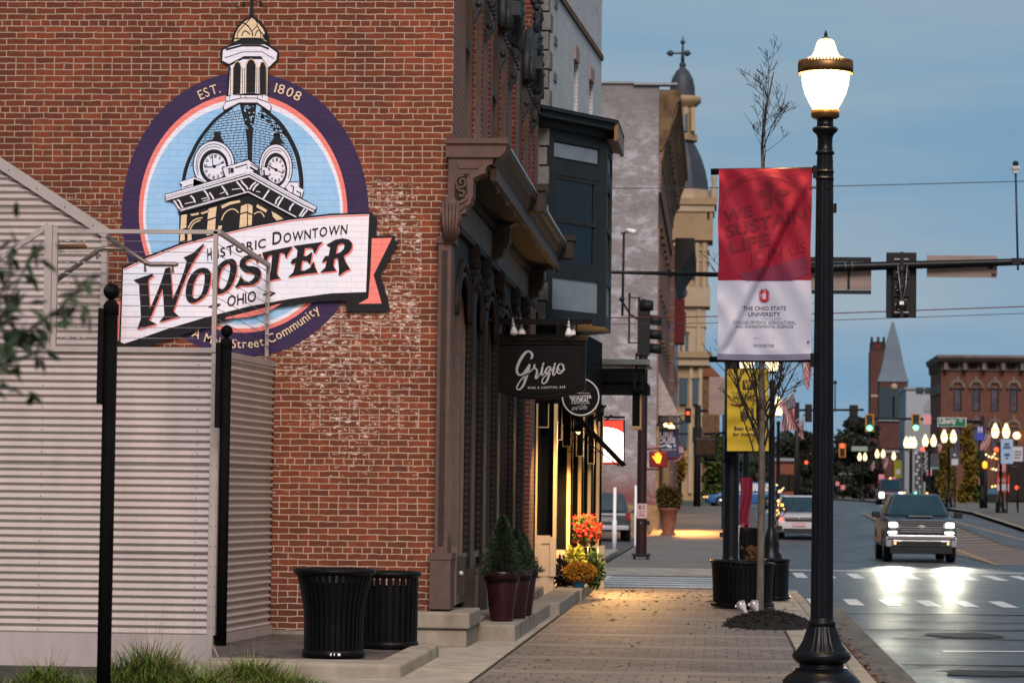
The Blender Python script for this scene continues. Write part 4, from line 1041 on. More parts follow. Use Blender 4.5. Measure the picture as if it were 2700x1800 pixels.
grass(655, 1738, 23.6, .48, 1300, 2, 'broad yellowish grass clump at the foot of the shorter black post')
grass(120, 1752, 22.8, .34, 900, 3, 'low dark grass clump left of the taller black post')
grass(770, 1768, 23.9, .34, 420, 4, 'small low grass tuft at the right end, before the pad kerb')
grass(300, 1775, 23.0, .45, 500, 5, 'short grass tuft at the foot of the taller black post')
grass(540, 1765, 23.0, .45, 600, 6, 'short grass tuft between the two tall clumps')
b = MB(); b.add([(-14, 18, -.006), (-4.2, 18, -.006), (-4.2, 24.6, -.006), (-14, 24.6, -.006)], [(0,1,2,3)], M['dirt']); tag(b.build('ground', loc=(0,0,0)), kind='structure')

M['leafN'] = mat('near_leaf', (.030,.050,.020), .55, var=.5, scale=30)
M['twig'] = mat('twig_bark', (.06,.045,.035), .85, var=.3)
def leaf(mbx, p, d, L, w, m, rr):
    d = Vector(d).normalized(); s = d.cross(Vector((rr.uniform(-1,1), rr.uniform(-1,1), rr.uniform(-1,1)))).normalized(); n_ = d.cross(s)
    p = Vector(p); mbx.add([p, p+d*L*.35+s*w+n_*w*.3, p+d*L*.75+s*w*.7, p+d*L, p+d*L*.75-s*w*.7, p+d*L*.35-s*w+n_*w*.3], [(0,1,2,3),(0,3,4,5)], m, True)
rr = random.Random(11)
NY = 8.5
br_root = thing('tree_branch', 'blurred leafy branch reaching in at the left edge', 'branch', tuple(pt(-60, 1000, NY)))
tw = MB(); lf = MB()
paths = [[(-60,1010),(20,900),(110,850),(180,790),(225,740)], [(-60,900),(10,820),(70,700),(120,650)], [(-60,960),(60,880),(150,820),(230,810)], [(-40,820),(20,740),(40,640)], [(-60,1000),(40,930),(60,860)], [(60,870),(100,900),(110,930)]]
for pth in paths:
    P = [pt(x, y, NY + rr.uniform(-.3, .3)*i/3) for i, (x, y) in enumerate(smooth_curve(pth, 3))]
    tw.tube(P, [.006*(1-i/len(P)*.7) for i in range(len(P))], M['twig'], 5)
    for i, p in enumerate(P[2:]):
        for q in range(3 if i < len(P)*.7 else 2):
            d = Vector((rr.uniform(-1,1), rr.uniform(-1,1), rr.uniform(-1,.6))); leaf(lf, p + Vector((rr.uniform(-.02,.02), rr.uniform(-.05,.05), rr.uniform(-.02,.02))), d, rr.uniform(.05,.085), rr.uniform(.008,.013), M['leafN'], rr)
for k in range(95):
    x = rr.gauss(0, 34); y = rr.gauss(830, 110)
    d = Vector((rr.uniform(-.4,1), rr.uniform(-1,1), rr.uniform(-1,.5))); leaf(lf, pt(x, y, NY+rr.uniform(-.3,.3)), d, rr.uniform(.045,.08), rr.uniform(.008,.013), M['leafN'], rr)
tw.build('twig', br_root, fix=False); lf.build('foliage', br_root, fix=False)

M['needle'] = mat('conifer_foliage', (.020,.036,.018), .75, var=.6, scale=22)
M['maroon'] = mat('maroon_glazed_planter', (.020,.004,.006), .32, var=.25, scale=5, spec=.35)
def conifer(mbx, c, h, r, n, rr, m, ll=.05):
    for k in range(n):
        s = rr.random()**1.25; a = rr.uniform(0, 6.283); z = h*s
        lump = .8 + .28*math.sin(a*5 + z*23) + .12*math.sin(z*55+a*3)
        R_ = r*(1-s)**.85*lump*rr.uniform(.45, 1.12) + .012
        p = Vector((c[0]+R_*math.cos(a), c[1]+R_*math.sin(a), c[2]+z))
        d = Vector((math.cos(a), math.sin(a), rr.uniform(.2, 1.4)))
        leaf(mbx, p, d, rr.uniform(.5, 1.2)*ll, rr.uniform(.12, .2)*ll, m, rr)
def planter(px, ybase, Y, H, r0, r1, zb_, label, tree, seed):
    x = pt(px, 1310, Y).x
    t = thing('planter', label, 'planter', (x, Y, zb_), 'maroon planters in front of the bar')
    b = MB(); b.lathe((x,Y,zb_), [(0,0),(r0,0),(r0+.004,.01),(r1-.022,H-.11),(r1-.022,H-.108),(r1-.006,H-.105),(r1,H-.115),(r1+.006,H-.01),(r1,H),(r1-.02,H),(r1-.03,H-.05),(0,H-.06)], M['maroon'], 40); b.build('pot', t)
    b = MB(); b.lathe((x,Y,zb_), [(0,H-.045),(r1-.03,H-.05)], M['dirt'], 24); b.build('potting_soil', t)
    if tree:
        s = thing('conifer', tree[2], 'shrub', (x, Y, zb_+H-.06), 'clipped conifers in the maroon planters')
        rr = random.Random(seed); b = MB(); b.cyl((x,Y,zb_+H-.07), (x,Y,zb_+H+tree[0]*.7), .02, M['twig'], r1=.008, n=6); b.build('stem', s)
        b = MB(); conifer(b, (x, Y, zb_+H-.05), tree[0], tree[1], 9500, rr, M['needle'], .036); b.build('foliage', s, fix=False)
planter(1326, 1645, 32.3, .56, .125, .20, .175, 'nearest of the three maroon planters on the step', (.66, .23, 'tallest conifer, in the nearest maroon planter'), 1)
planter(1360, 1635, 33.1, .56, .125, .20, .175, 'middle one of the three maroon planters', (.50, .22, 'shorter conifer in the middle maroon planter'), 2)
planter(1377, 1626, 33.9, .56, .125, .20, .175, 'farthest of the three maroon planters, mostly hidden', (.44, .20, 'conifer in the farthest maroon planter, peeking out at the right'), 3)
b = MB(); b.box(-2.79, -2.2, 31.5, 38.0, -.06, .172, M['conc']); bevel(b.build('concrete_step'), .025)
tag(bpy.data.objects['concrete_step'], 'long low concrete step carrying the maroon planters', 'step')
# ================================================================ street lamp with banner
LY = 24.0; LX = pt(2169, 1310, LY).x
lamp = thing('street_lamp', 'tall black fluted street lamp glowing in the foreground, beside the red and white banner', 'street lamp', (LX, LY, 0))
def zy(y): return 1.6 - (y-1310)/313.75
fl = lambda n, d: (lambda a, z: d*(math.cos(a*n)-.4))
b = MB()
b.lathe((LX,LY,0), [(.335,0),(.335,zy(1815)),(.325,zy(1800)),(.318,zy(1783)),(.30,zy(1778)),(.295,zy(1774)),(.25,zy(1763)),(.215,zy(1752)),(.185,zy(1751)),(.18,zy(1748)),(.19,zy(1745)),(.18,zy(1741))], M['post'], 40)
b.lathe((LX,LY,0), [(.18,zy(1741)),(.212,zy(1736)),(.238,zy(1726)),(.243,zy(1719)),(.232,zy(1710)),(.205,zy(1706))], M['post'], 64, flute=fl(32, .008))
b.lathe((LX,LY,0), [(.205,zy(1706)),(.20,zy(1703)),(.175,zy(1692)),(.155,zy(1680)),(.138,zy(1665)),(.124,zy(1652)),(.114,zy(1643))], M['post'], 96, flute=fl(24, .028))
b.lathe((LX,LY,0), [(.10,zy(1643)),(.114,zy(1642)),(.116,zy(1634)),(.112,zy(1629)),(.102,zy(1628)),(.098,zy(1622))], M['post'], 40)
b.build('base', lamp)
b = MB()
b.lathe((LX,LY,0), [(.092,zy(1622)),(.086,zy(1200)),(.078,zy(800)),(.070,zy(460)),(.064,zy(404))], M['post'], 96, flute=fl(16, .035))
b.build('shaft', lamp)
b = MB()
b.lathe((LX,LY,0), [(.064,zy(408)),(.080,zy(404)),(.080,zy(399)),(.066,zy(396)),(.062,zy(380)),(.064,zy(362)),(.075,zy(352)),(.098,zy(346)),(.108,zy(341)),(.106,zy(336)),(.09,zy(333)),(.070,zy(332)),(.068,zy(318)),(.07,zy(313))], M['post'], 40)
b.build('neck', lamp)
M['gilt'] = mat('bronze_lamp_fitting', (.16,.085,.03), .4, metal=.7, var=.2)
b = MB(); b.lathe((LX,LY,0), [(.07,zy(313)),(.095,zy(311)),(.118,zy(306)),(.118,zy(289)),(.11,zy(287)),(.08,zy(287))], M['gilt'], 40); b.build('collar', lamp)
b = MB(); b.lathe((LX,LY,0), [(.10,zy(288)),(.135,zy(270)),(.172,zy(246)),(.195,zy(220)),(.203,zy(195)),(.208,zy(182))], M['lampglow'], 40); b.build('globe', lamp)
b = MB()
b.lathe((LX,LY,0), [(.208,zy(188)),(.229,zy(192)),(.231,zy(178)),(.232,zy(166)),(.222,zy(163)),(.19,zy(163))], M['gilt'], 96, flute=fl(48, .008))
for k in range(48):
    a = 2*math.pi*k/48; b.obox((LX+.218*math.cos(a), LY+.218*math.sin(a), zy(161)), (.012*math.cos(a), .012*math.sin(a), 0), (-.004*math.sin(a), .004*math.cos(a), 0), (0,0,.010), M['gilt'])
b.build('ring', lamp)
M['lidglow'] = lampmat('lit_lamp_lid', (1.0,.76,.44), .72, .4)
b = MB(); b.lathe((LX,LY,0), [(.19,zy(163)),(.17,zy(158)),(.155,zy(150)),(.118,zy(144)),(.098,zy(132)),(.085,zy(118)),(.072,zy(106)),(.055,zy(101)),(.012,zy(99))], M['lidglow'], 40); b.build('lid', lamp)
b = MB(); b.lathe((LX,LY,0), [(.012,zy(99)),(.028,zy(97)),(.026,zy(95)),(.012,zy(93)),(.016,zy(88)),(.010,zy(82)),(.002,zy(76))], M['post'], 14); b.build('finial', lamp)
b = MB()
for y, r in ((452, .076), (470, .076)): b.lathe((LX,LY,0), [(r-.004,zy(y+4)),(r,zy(y+4)),(r,zy(y-4)),(r-.004,zy(y-4))], M['post'], 32)
b.sphere(pt(2188, 426, LY), .03, M['post'], 10); b.box(LX-.10, LX-.06, LY-.03, LY+.03, zy(468), zy(436), M['post'])
b.box(LX-.11, LX-.06, LY-.03, LY+.03, zy(966), zy(930), M['post']); b.box(LX+.075, LX+.10, LY-.02, LY+.02, zy(560), zy(535), M['post'])
b.build('bracket', lamp)
pl_ = bpy.data.lights.new('lamp_light', 'POINT'); pl_.energy = 460; pl_.color = (1.0, .62, .27); pl_.shadow_soft_size = .2
po = bpy.data.objects.new('lamp_light', pl_); col.objects.link(po); po.location = (0, -.0, zy(225)); po.parent = lamp
bpy.data.objects['globe'].visible_shadow = True

# ---- banner
ban_t = thing('banner', 'red and white university banner hanging from the lit street lamp', 'banner', (pt(2017, 1310, LY).x, LY, zy(950)))
b = MB(); b.tube([pt(1874, 453, LY), pt(2150, 449, LY)], .027, M['black'], 12); b.tube([pt(1870, 947, LY), pt(2150, 947, LY)], .025, M['black'], 12); b.build('arm', ban_t)
def bdisp(x, y):
    u, v = (x-1895)/245, (y-446)/500
    d = (u + v*1.02) - 1.08; fold = math.exp(-(d/.045)**2)*.030 - math.exp(-((d+.10)/.06)**2)*.022
    fold *= min(1, max(0, (v+.02)*3)) * (1 if v < .93 else max(0, (1-v)/.07))
    w = .007*math.sin(u*9+v*5) + .006*math.sin(v*13-u*4) + .005*math.sin((u-v)*21)
    e = min(1, v/.05) * min(1, (1.0-v)/.05)
    pull = -.012*math.exp(-((u)/.08)**2)*math.sin(v*38)*.6
    return (fold + w*1.3 + pull)*max(0, e) * 1.0
def bedge(y):
    v = (y-446)/502
    return 1895 - 3*v + 1.2*math.sin(v*17), 2141 - 3*math.sin(v*3.1) + 1.0*math.sin(v*11)
def bpt(x, y, k=0):
    l, r = bedge(y); u = (x-1895)/245
    p = pt(l + (r-l)*u, y + 2.5*math.sin(u*3.1)*(1 if y > 900 else 0), LY); p.y += bdisp(x, y) - .030 - k; return p
def cloth(name, c, c2):
    m = mat(name, c, .75, var=.1, scale=7, bump=.12, bscale=420, c2=c2); return m
M['bred'] = cloth('red_banner_cloth', (.19,.004,.018), (.23,.006,.021)); M['bwht'] = cloth('white_banner_cloth', (.37,.38,.46), (.42,.43,.50)); M['bhem'] = cloth('grey_banner_hem', (.13,.125,.19), (.16,.15,.21))
M['bdk'] = cloth('dark_red_print', (.105,.004,.013), (.12,.005,.015)); M['bdk2'] = cloth('plum_print', (.11,.012,.035), (.13,.015,.04)); M['btx'] = mat('grey_print', (.05,.055,.085), .75, var=0); M['bredtx'] = mat('red_print', (.40,.01,.03), .7, var=0)
def bm_(u, v):
    y = 446 + 502*v; return M['bred'] if y < 742 else (M['bwht'] if y < 932 else M['bhem'])
b = MB(); b.grid(lambda u, v: bpt(1895+245*u, 446+502*v), 64, 128, bm_)
n0 = len(b.v)
o = b.build('cloth', ban_t, fix=False)
pr = MB()
class Fine:                                # splits flat print into small triangles so that it follows the folds of the cloth
    def add(s, vs, fs, m):
        def rec(a, b, c, d):
            e = [((a[0]-b[0])**2+(a[1]-b[1])**2, a, b, c), ((b[0]-c[0])**2+(b[1]-c[1])**2, b, c, a), ((c[0]-a[0])**2+(c[1]-a[1])**2, c, a, b)]
            l, p, q, r = max(e, key=lambda t: t[0])
            if l > 36 and d < 9:
                h = ((p[0]+q[0])/2, (p[1]+q[1])/2); rec(p, h, r, d+1); rec(h, q, r, d+1)
            else: pr.add([bpt(x, y, .004) for x, y in (a, b, c)], [(0,1,2)], m, True)
        for f in fs:
            for i in range(1, len(f)-1): rec(vs[f[0]], vs[f[i]], vs[f[i+1]], 0)
fine = Fine()
def bpoly(pts, m, k=.003, h=()):
    if not h and m in (M['bdk'], M['bdk2']):
        return fine.add(list(pts), [tuple(t) for t in tessellate_polygon([[Vector((x, y, 0)) for x, y in pts]])], m)
    pr.poly([bpt(x, y, k) for x, y in pts], m, [[bpt(x, y, k) for x, y in q] for q in h])
def bstroke(pts, w, m, k=.003):
    vs, fs = ribbon(pts, w); pr.add([bpt(x, y, k) for x, y in vs], fs, m)
def za5(l): return [(1880+x/5.06, 430+y/5.06) for x, y in l]
for r, w in ((136, 2), (124, 3)): bstroke([p for p in disc2(2018, 590, r, r, 120, R(-180), R(0)) if 1897 < p[0] < 2139], w, M['bdk'])
for k in range(50):
    a = R(-150) + R(120)*k/50; x, y = 2018+130*math.cos(a), 590+130*math.sin(a)
    if 1899 < x < 2137: bstroke([(x-3*math.cos(a), y-3*math.sin(a)), (x+3*math.cos(a), y+3*math.sin(a))], 1.6, M['bdk'])
for p in ([(690,235),(770,270),(795,320),(790,385),(735,350),(690,330)], [(570,395),(660,360),(780,390),(775,425),(670,460)], [(825,400),(920,358),(1035,378),(960,430),(850,440)], [(790,440),(800,520),(780,590),(695,625),(690,540),(730,470)], [(820,450),(880,465),(940,540),(940,605),(860,560),(825,500)]):
    bpoly(smooth_curve(za5(p), 3, True), M['bdk'])
bstroke(smooth_curve(za5([(800,440),(800,360),(850,270),(950,220)]), 4), 1.6, M['bdk'])
def bfn(k): return lambda x, y: bpt(x, y, k)
for s_, a, c, sz in (('WE', (150,790), (545,705), 150), ('SUSTAIN', (185,1000), (1262,750), 165), ('LIFE', (235,1205), (775,1095), 165)):
    put_text(fine, s_, za5([a])[0], za5([c])[0], sz/5.06*1.38, M['bdk'], lambda x, y: (x, y), .026, .1)
put_text(fine, 'JOIN US', za5([(490,1340)])[0], za5([(1262,1195)])[0], 42, M['bdk'], lambda x, y: (x, y), -.014, .1)
bpoly([(1945, 726), (2017, 706), (2080, 690), (2132, 677), (2134, 700), (2134, 722), (2090, 741), (1970, 741)], M['bdk2'])
put_text(pr, 'EST. 1870', (2014, 730), (2092, 712), 11, M['bred'], bfn(.005)); bstroke([(1960, 739), (2008, 731)], 1, M['bred'], .005); bstroke([(2096, 711), (2134, 703)], 1, M['bred'], .005)
# block letter O
oc = lambda x0, x1, y0, y1, c: [(x0+c,y0),(x1-c,y0),(x1,y0+c),(x1,y1-c),(x1-c,y1),(x0+c,y1),(x0,y1-c),(x0,y0+c)]
bpoly(oc(2003.5, 2030, 762.5, 798, 7), M['btx'], .003, [oc(2004.6, 2028.9, 763.6, 796.9, 6.6)])
bpoly(oc(2005.5, 2028, 764.5, 796, 6.5), M['bredtx'], .003, [oc(2012, 2022, 771, 789, 2)])
for s_, x0, x1, y, sz, bo in (('THE OHIO STATE', 1961, 2073, 818, 15, .012), ('UNIVERSITY', 1974, 2058.5, 834, 15.5, .012), ('COLLEGE OF FOOD, AGRICULTURAL,', 1933.5, 2098.5, 854, 11.5, 0), ('AND ENVIRONMENTAL SCIENCES', 1940, 2092, 865, 11.5, 0), ('WOOSTER', 1988, 2043, 913, 11.5, .004)):
    put_text(pr, s_, (x0, y), (x1, y+.5), sz, M['btx'], bfn(.003), bo)
bstroke([(1972, 839.5), (2060, 840.5)], .9, M['btx']); bstroke([(1988, 892), (2042, 892.5)], .9, M['bredtx'])
bstroke([(1896, 506), (2140, 504)], 1.2, M['bwht']) if False else None
for p in (disc2(2131.5, 902, 3.6, 3.6, 14),): bpoly(p, M['btx'], .004, [disc2(2131.5, 902, 1.7, 1.7, 10)])
pr.build('print', ban_t, fix=False)
b = MB(); b.tube([bpt(2134, 497), pt(2146, 496, LY-.02), pt(2188, 496, LY-.085)], .006, M['blackmat'], 6); b.build('tie', ban_t)

# ================================================================ young bare street tree, mulch, uplights
M['bark'] = mat('grey_bark', (.095,.08,.066), .9, var=.45, scale=18, bump=.6, bscale=60, stretch=(1,1,.3))
M['twigd'] = mat('dark_twig', (.028,.022,.019), .9, var=.3)
TY = 36.5
def twigs(mbx, p, d, L, r, depth, rr, m, up=.35, spread=.5, n=(2, 4)):
    P = [Vector(p)]; dd = Vector(d).normalized()
    k = max(4, int(L/.12)); k = min(k, 9)
    for i in range(k):
        dd = (dd + Vector((rr.gauss(0, .10), rr.gauss(0, .10), rr.gauss(0, .05) + up*.14))).normalized(); P.append(P[-1] + dd*L/k)
    mbx.tube(P, [max(.0026, r*(1-.75*i/k)) for i in range(k+1)], m, 5 if depth < 2 else 4)
    if depth >= 3: return
    for q in range(rr.randint(*n) + (2 if depth == 0 else 0)):
        i = rr.randint(max(1, k//4), k-1); a = rr.uniform(0, 6.283)
        side = Vector((math.cos(a), math.sin(a), rr.uniform(-.2, .5)))
        twigs(mbx, P[i], dd*(1-spread) + side*spread, L*rr.uniform(.28, .55), r*.5, depth+1, rr, m, up, spread, n)
def bare_tree(px, ybase, Y, label, leader, branches, seed, r0, cat='tree', name='street_tree'):
    base = pt(px, ybase, Y); t = thing(name, label, cat, tuple(base)); rr = random.Random(seed)
    L = [pt(x, y, Y) for x, y in leader]; n = len(L)
    b = MB(); b.tube([L[0] - Vector((0,0,.1))] + L, [r0*1.35] + [r0*(1-.93*(i/(n-1))**1.1) + .003 for i in range(n)], M['bark'], 12); b.build('trunk', t)
    b = MB()
    for (x, y, dx, dz, ln, r) in branches:
        dy = rr.uniform(-.5, .5)
        twigs(b, pt(x, y, Y), (dx, dy, dz), ln, r, 0, rr, M['twigd'])
    b.build('branches', t, fix=False); return t
ld = smooth_curve([(2003,1640),(2005,1500),(2008,1300),(2009,1100),(2008,960),(2013,800),(2014,600),(2012,450),(2010,380),(2018,300),(2030,240),(2040,190)], 3)
rr = random.Random(21); brs = []
for k in range(8):
    s_ = -1 if k % 2 else 1; brs.append((2008+s_*2, 1200 - k*18, s_*rr.uniform(.25, .55), 1.0, rr.uniform(.9, 1.6), .015))
brs += [(2006, 1168, -.42, 1.0, 1.7, .024), (2007, 1140, -.35, 1.0, 1.8, .02), (2011, 1100, .45, 1.0, 1.6, .018), (2011, 1180, .30, 1.0, 1.3, .016), (2006, 1240, -.5, 1.0, 1.0, .014)]
for k in range(9):
    s_ = rr.choice((-1, 1)); brs.append((2012, 900-k*30, s_*rr.uniform(.2, .42), 1.0, rr.uniform(.7, 1.1), .010))
for k in range(5):
    s_ = -1 if k % 2 else 1; brs.append((2011+k*1.5, 450-k*30, s_*rr.uniform(.10, .22)+.04, 1.0, rr.uniform(.8, 1.0), .008))
bare_tree(2003, 1640, TY, 'slender bare young tree standing in a mulch mound behind the lamp post', ld, brs, 5, .048)
M['mulch'] = mat('black_mulch', (.010,.009,.008), .95, var=.6, scale=30, bump=1.0, bscale=26)
mc = pt(2015, 1655, 36.0); b = MB(); rr = random.Random(3)
def mound(u, v):
    x = (u-.5)*1.25; y = (v-.5)*2.2; h = max(0, 1-((x/.6)**2+(y/1.05)**2))
    return (mc.x+x+.06, 36.0+y, -.02 + .19*h**.8 + (.035*mnoise.noise(Vector((x*14, y*11, 0))) if h > 0 else -.02))
b.grid(mound, 46, 46, M['mulch'], smooth=False); tag(b.build('mulch_mound', fix=False), 'black mulch mound around the foot of the bare tree', 'mulch')
b = MB(); rr = random.Random(77)
for k in range(700):
    a, q = rr.uniform(0, 6.283), abs(rr.gauss(0, .55)); x, y = mc.x+.06+q*.62*math.cos(a), 36.0+q*1.05*math.sin(a); h = max(0, 1-q*q); z = -.02+.19*h**.8+rr.uniform(0,.02); s_ = rr.uniform(.012,.035); d = Vector((rr.uniform(-1,1), rr.uniform(-1,1), rr.uniform(-.3,.5))).normalized()*s_; b.obox((x,y,max(z,.004)), d, Vector((-d.y,d.x,0))*.35, (0,0,.004), M['mulch'])
tag(b.build('mulch_chips', fix=False), 'loose black wood chips spilling off the mulch mound', 'mulch', kind='stuff')
for i, (x, y, dx, lab) in enumerate(((1958, 1628, -.55, 'left white ground floodlight at the foot of the tree'), (1988, 1625, -.35, 'right white ground floodlight, nearest the tree trunk'))):
    p = pt(x, y, 36.2); t = thing('floodlight', lab, 'floodlight', (p.x+.07, 36.2, .05), 'ground floodlights under the tree')
    d = Vector((dx, -.25, .8)).normalized()
    b = MB(); b.tube([(p.x+.10, 36.2, .03), (p.x+.06, 36.2, .12), (p.x+.03, 36.2, .15)], .018, M['blackmat'], 8); b.build('stake', t)
    b = MB(); q = Vector((p.x+.05, 36.2, .14)); b.tube([q, q+d*.05, q+d*.09, q+d*.16], [.022, .028, .05, .072], M['white'], 16, cap=False); b.sphere(q+d*.14, .055, M['steel'], 10); b.build('bulb', t)

# ================================================================ big oval slatted planters on the pavement
def slat_planter(xc, Y, rx, ry, H, n, label, tilt=0.0):
    t = thing('slatted_planter', label, 'planter', (xc, Y, 0), 'black slatted street planters')
    b = MB()
    for k in range(n):
        a = 2*math.pi*k/n; w = math.pi/n*.72; vs = []
        for s_ in (.04, .5, .97):
            e = 1 + .06*s_**2
            for da, dr in ((-w, 1), (w, 1), (w, .97), (-w, .97)): vs.append((xc+rx*e*dr*math.cos(a+da), Y+ry*e*dr*math.sin(a+da), H*s_ + tilt*rx*math.cos(a)*s_))
        b.add(vs, [(i*4+q, i*4+(q+1)%4, i*4+4+(q+1)%4, i*4+4+q) for i in range(2) for q in range(4)], M['black'])
    b.build('slat_body', t)
    b = MB(); b.lathe((xc,Y,0), [(.95,.03),(.98,H*.9),(.6,H*.9),(0,H*.88)], M['blackmat'], 40, sx=rx, sy=ry); b.build('liner', t)
    b = MB()
    for z, r, e in ((H, .022, 1.07), (.05, .03, 1.02)):
        b.tube([(xc+rx*e*math.cos(q), Y+ry*e*math.sin(q), z + (tilt*rx*math.cos(q) if z > .3 else 0)) for q in [2*math.pi*i/48 for i in range(49)]], r, M['black'], 8, cap=False)
    b.build('rim', t); return t
p = pt(1958, 1600, 41.5); slat_planter(p.x, 41.9, .43, .55, .655, 40, 'large oval black slatted planter left of the bare tree trunk', -.04)
p = pt(2050, 1570, 44.5); slat_planter(p.x-.02, 45.0, .20, .42, .63, 24, 'narrow black slatted planter between the tree trunk and the lamp post')
M['drygrs'] = mat('rusty_dry_plant', (.10,.045,.02), .9, var=.5, scale=20)
b = MB(); rr = random.Random(7); c = pt(1985, 1470, 52)
for k in range(160): leaf(b, c + Vector((rr.gauss(0, .07), rr.gauss(0, .1), rr.uniform(-.15, .18))), (rr.uniform(-1,1), rr.uniform(-1,1), rr.uniform(0,1)), .09, .02, M['drygrs'], rr)
tag(b.build('dried_plant', fix=False), 'rust brown dried plant sticking up behind the oval planter', 'plant')
bn = thing('litter_bin', 'black slatted bin standing behind the planters, below the red cloth', 'bin', (pt(1965, 1470, 61).x, 61, 0))
x, y, z = bn.location
b = MB()
for k in range(26):
    a = 2*math.pi*k/26; b.obox((x+.29*math.cos(a), y+.29*math.sin(a), .5), (.008*math.cos(a), .008*math.sin(a), 0), (-.024*math.sin(a), .024*math.cos(a), 0), (0,0,.42), M['black'])
b.build('slat_body', bn)
b = MB(); b.lathe((x,y,0), [(.27,.03),(.27,.88)], M['blackmat'], 24); b.build('liner', bn)
b = MB(); b.lathe((x,y,0), [(.26,.90),(.31,.90),(.31,.95),(.20,.97)], M['black'], 28); b.build('rim', bn)
# ================================================================ fallen leaves
M['leafA'] = mat('fallen_leaf_brown', (.10,.035,.012), .8, var=.6, scale=3, c2=(.16,.075,.03))
M['leafB'] = mat('fallen_leaf_pale', (.27,.20,.15), .8, var=.4, scale=3)
b = MB(); rr = random.Random(8)
def fleaf(x, y, z, s_, m):
    a = rr.uniform(0, 6.283); c_, d_ = math.cos(a)*s_, math.sin(a)*s_; h = rr.uniform(.2, .6)*s_
    b.add([(x-c_, y-d_, z+.003), (x-d_*.55, y+c_*.55, z+h), (x+c_, y+d_, z+.006), (x+d_*.55, y-c_*.55, z+h*.6)], [(0,1,2,3)], m)
for k in range(700):
    y = rr.uniform(36, 50); x = rr.uniform(-1.9, .8)
    dens = .25 + .75*math.exp(-((y-46)/4)**2)
    if rr.random() < dens: fleaf(x, y, .003, rr.uniform(.02, .05), M['leafA'] if rr.random() < .72 else M['leafB'])
for k in range(1100):
    y = rr.uniform(21, 47); fleaf(1.44+abs(rr.gauss(0, .09)), y, -.12, rr.uniform(.02, .045), M['leafA'] if rr.random() < .85 else M['leafB'])
for k in range(110): fleaf(rr.uniform(.3, 1.3), rr.uniform(36, 44), .003, rr.uniform(.02, .045), M['leafA'] if rr.random() < .5 else M['leafB'])
for k in range(26): fleaf(rr.uniform(-2, 1.2), rr.uniform(24, 36), .003, rr.uniform(.015, .04), M['leafA'])
o = b.build('leaf_litter', fix=False); tag(o, 'scattered brown fallen leaves on the pavement and along the kerb', 'fallen leaves', kind='stuff')
# ================================================================ white painted brick shop building beyond the bar
fb = thing('shop_building', 'white painted brick shop building with dark storefront and projecting bay window', 'building', (-3, 48, 0))
def wbrick():
    m, n, l, b = nmat('white_painted_brick')
    cb, ad, br = brick_nodes(n, l, 'y', c1=(.52,.53,.53), c2=(.60,.61,.61), squash=1.0)
    v = cb.outputs['Vector']; big = noisen(n, l, v, 1.2, 5, .6)
    c = mixc(n, l, ramp(n, l, big, .45, .75, 0, .5), br.outputs['Color'], (.34,.34,.34))
    c = mixc(n, l, mathn(n, l, 'MULTIPLY', br.outputs['Fac'], .75), c, (.14,.14,.14))
    l.new(c, b.inputs['Base Color']); b.inputs['Roughness'].default_value = .8; return m
M['wbrick'] = wbrick(); M['quoin'] = mat('grey_painted_quoin', (.16,.155,.145), .8, var=.25, scale=8, bump=.3)
A2, B2 = Vector((-2.80, 43.95, 0)), Vector((-2.22, 53.0, 0)); dAB = (B2-A2).normalized(); nAB = Vector((dAB.y, -dAB.x, 0))
LAB = (B2-A2).length
def fp(s, z, o=0.0): return A2 + dAB*s + nAB*o + Vector((0,0,z))
mb = MB()
holes = [(s, s+.62, 7.0, 9.3) for s in (4.6, 7.0)]
ss = sorted({0, LAB} | {h[0] for h in holes} | {h[1] for h in holes})
for a, c in zip(ss, ss[1:]):
    hs = [h for h in holes if h[0] <= (a+c)/2 <= h[1]]
    zs = [(4.0, 13.2)] if not hs else [(4.0, hs[0][2]), (hs[0][3], 13.2)]
    for z0, z1 in zs: mb.add([fp(a, z0), fp(c, z0), fp(c, z1), fp(a, z1)], [(0,1,2,3)], M['wbrick'])
    for h in hs:
        mb.add([fp(h[1], h[2]), fp(h[1], h[2], -.2), fp(h[1], h[3], -.2), fp(h[1], h[3])], [(0,1,2,3)], M['wbrick'])
        mb.add([fp(h[0], h[3]), fp(h[1], h[3]), fp(h[1], h[3], -.2), fp(h[0], h[3], -.2)], [(0,1,2,3)], M['wbrick'])
zt = lambda s: 10.2 if s > LAB-.2 else 13.2
mb.build('street_wall', fb, fix=False)
mb = MB(); mb.add([fp(0,4), fp(0,4,-4), fp(0,13.2,-4), fp(0,13.2)], [(0,1,2,3)], M['wbrick']); mb.add([fp(LAB,0), fp(LAB,0,-8), fp(LAB,13.2,-8), fp(LAB,13.2)], [(0,1,2,3)], M['wbrick']); mb.add([fp(0,13.2), fp(LAB,13.2), fp(LAB,13.2,-8), fp(0,13.2,-8)], [(0,1,2,3)], M['wbrick'])
mb.box(-11, -2.85, 44.0, 44.2, 0, 13, M['wbrick']); mb.build('side_wall', fb, fix=False)
for k in range(28):
    z = 4.3 + k*.30; o = .06 if k % 2 else .03
    mb = MB(); mb.obox(fp(.16 if k % 2 else .10, z+.14, 0), dAB*(.17 if k % 2 else .11), nAB*(.10+o), Vector((0,0,.135)), M['quoin']); mb.build('quoin', fb)
    if k % 2: mb = MB(); mb.obox(fp(1.9, z+.14, 0), dAB*.2, nAB*.02, Vector((0,0,.07)), M['quoin']); mb.build('quoin', fb)
M['rust'] = mat('rusty_iron_band', (.12,.065,.03), .8, var=.4)
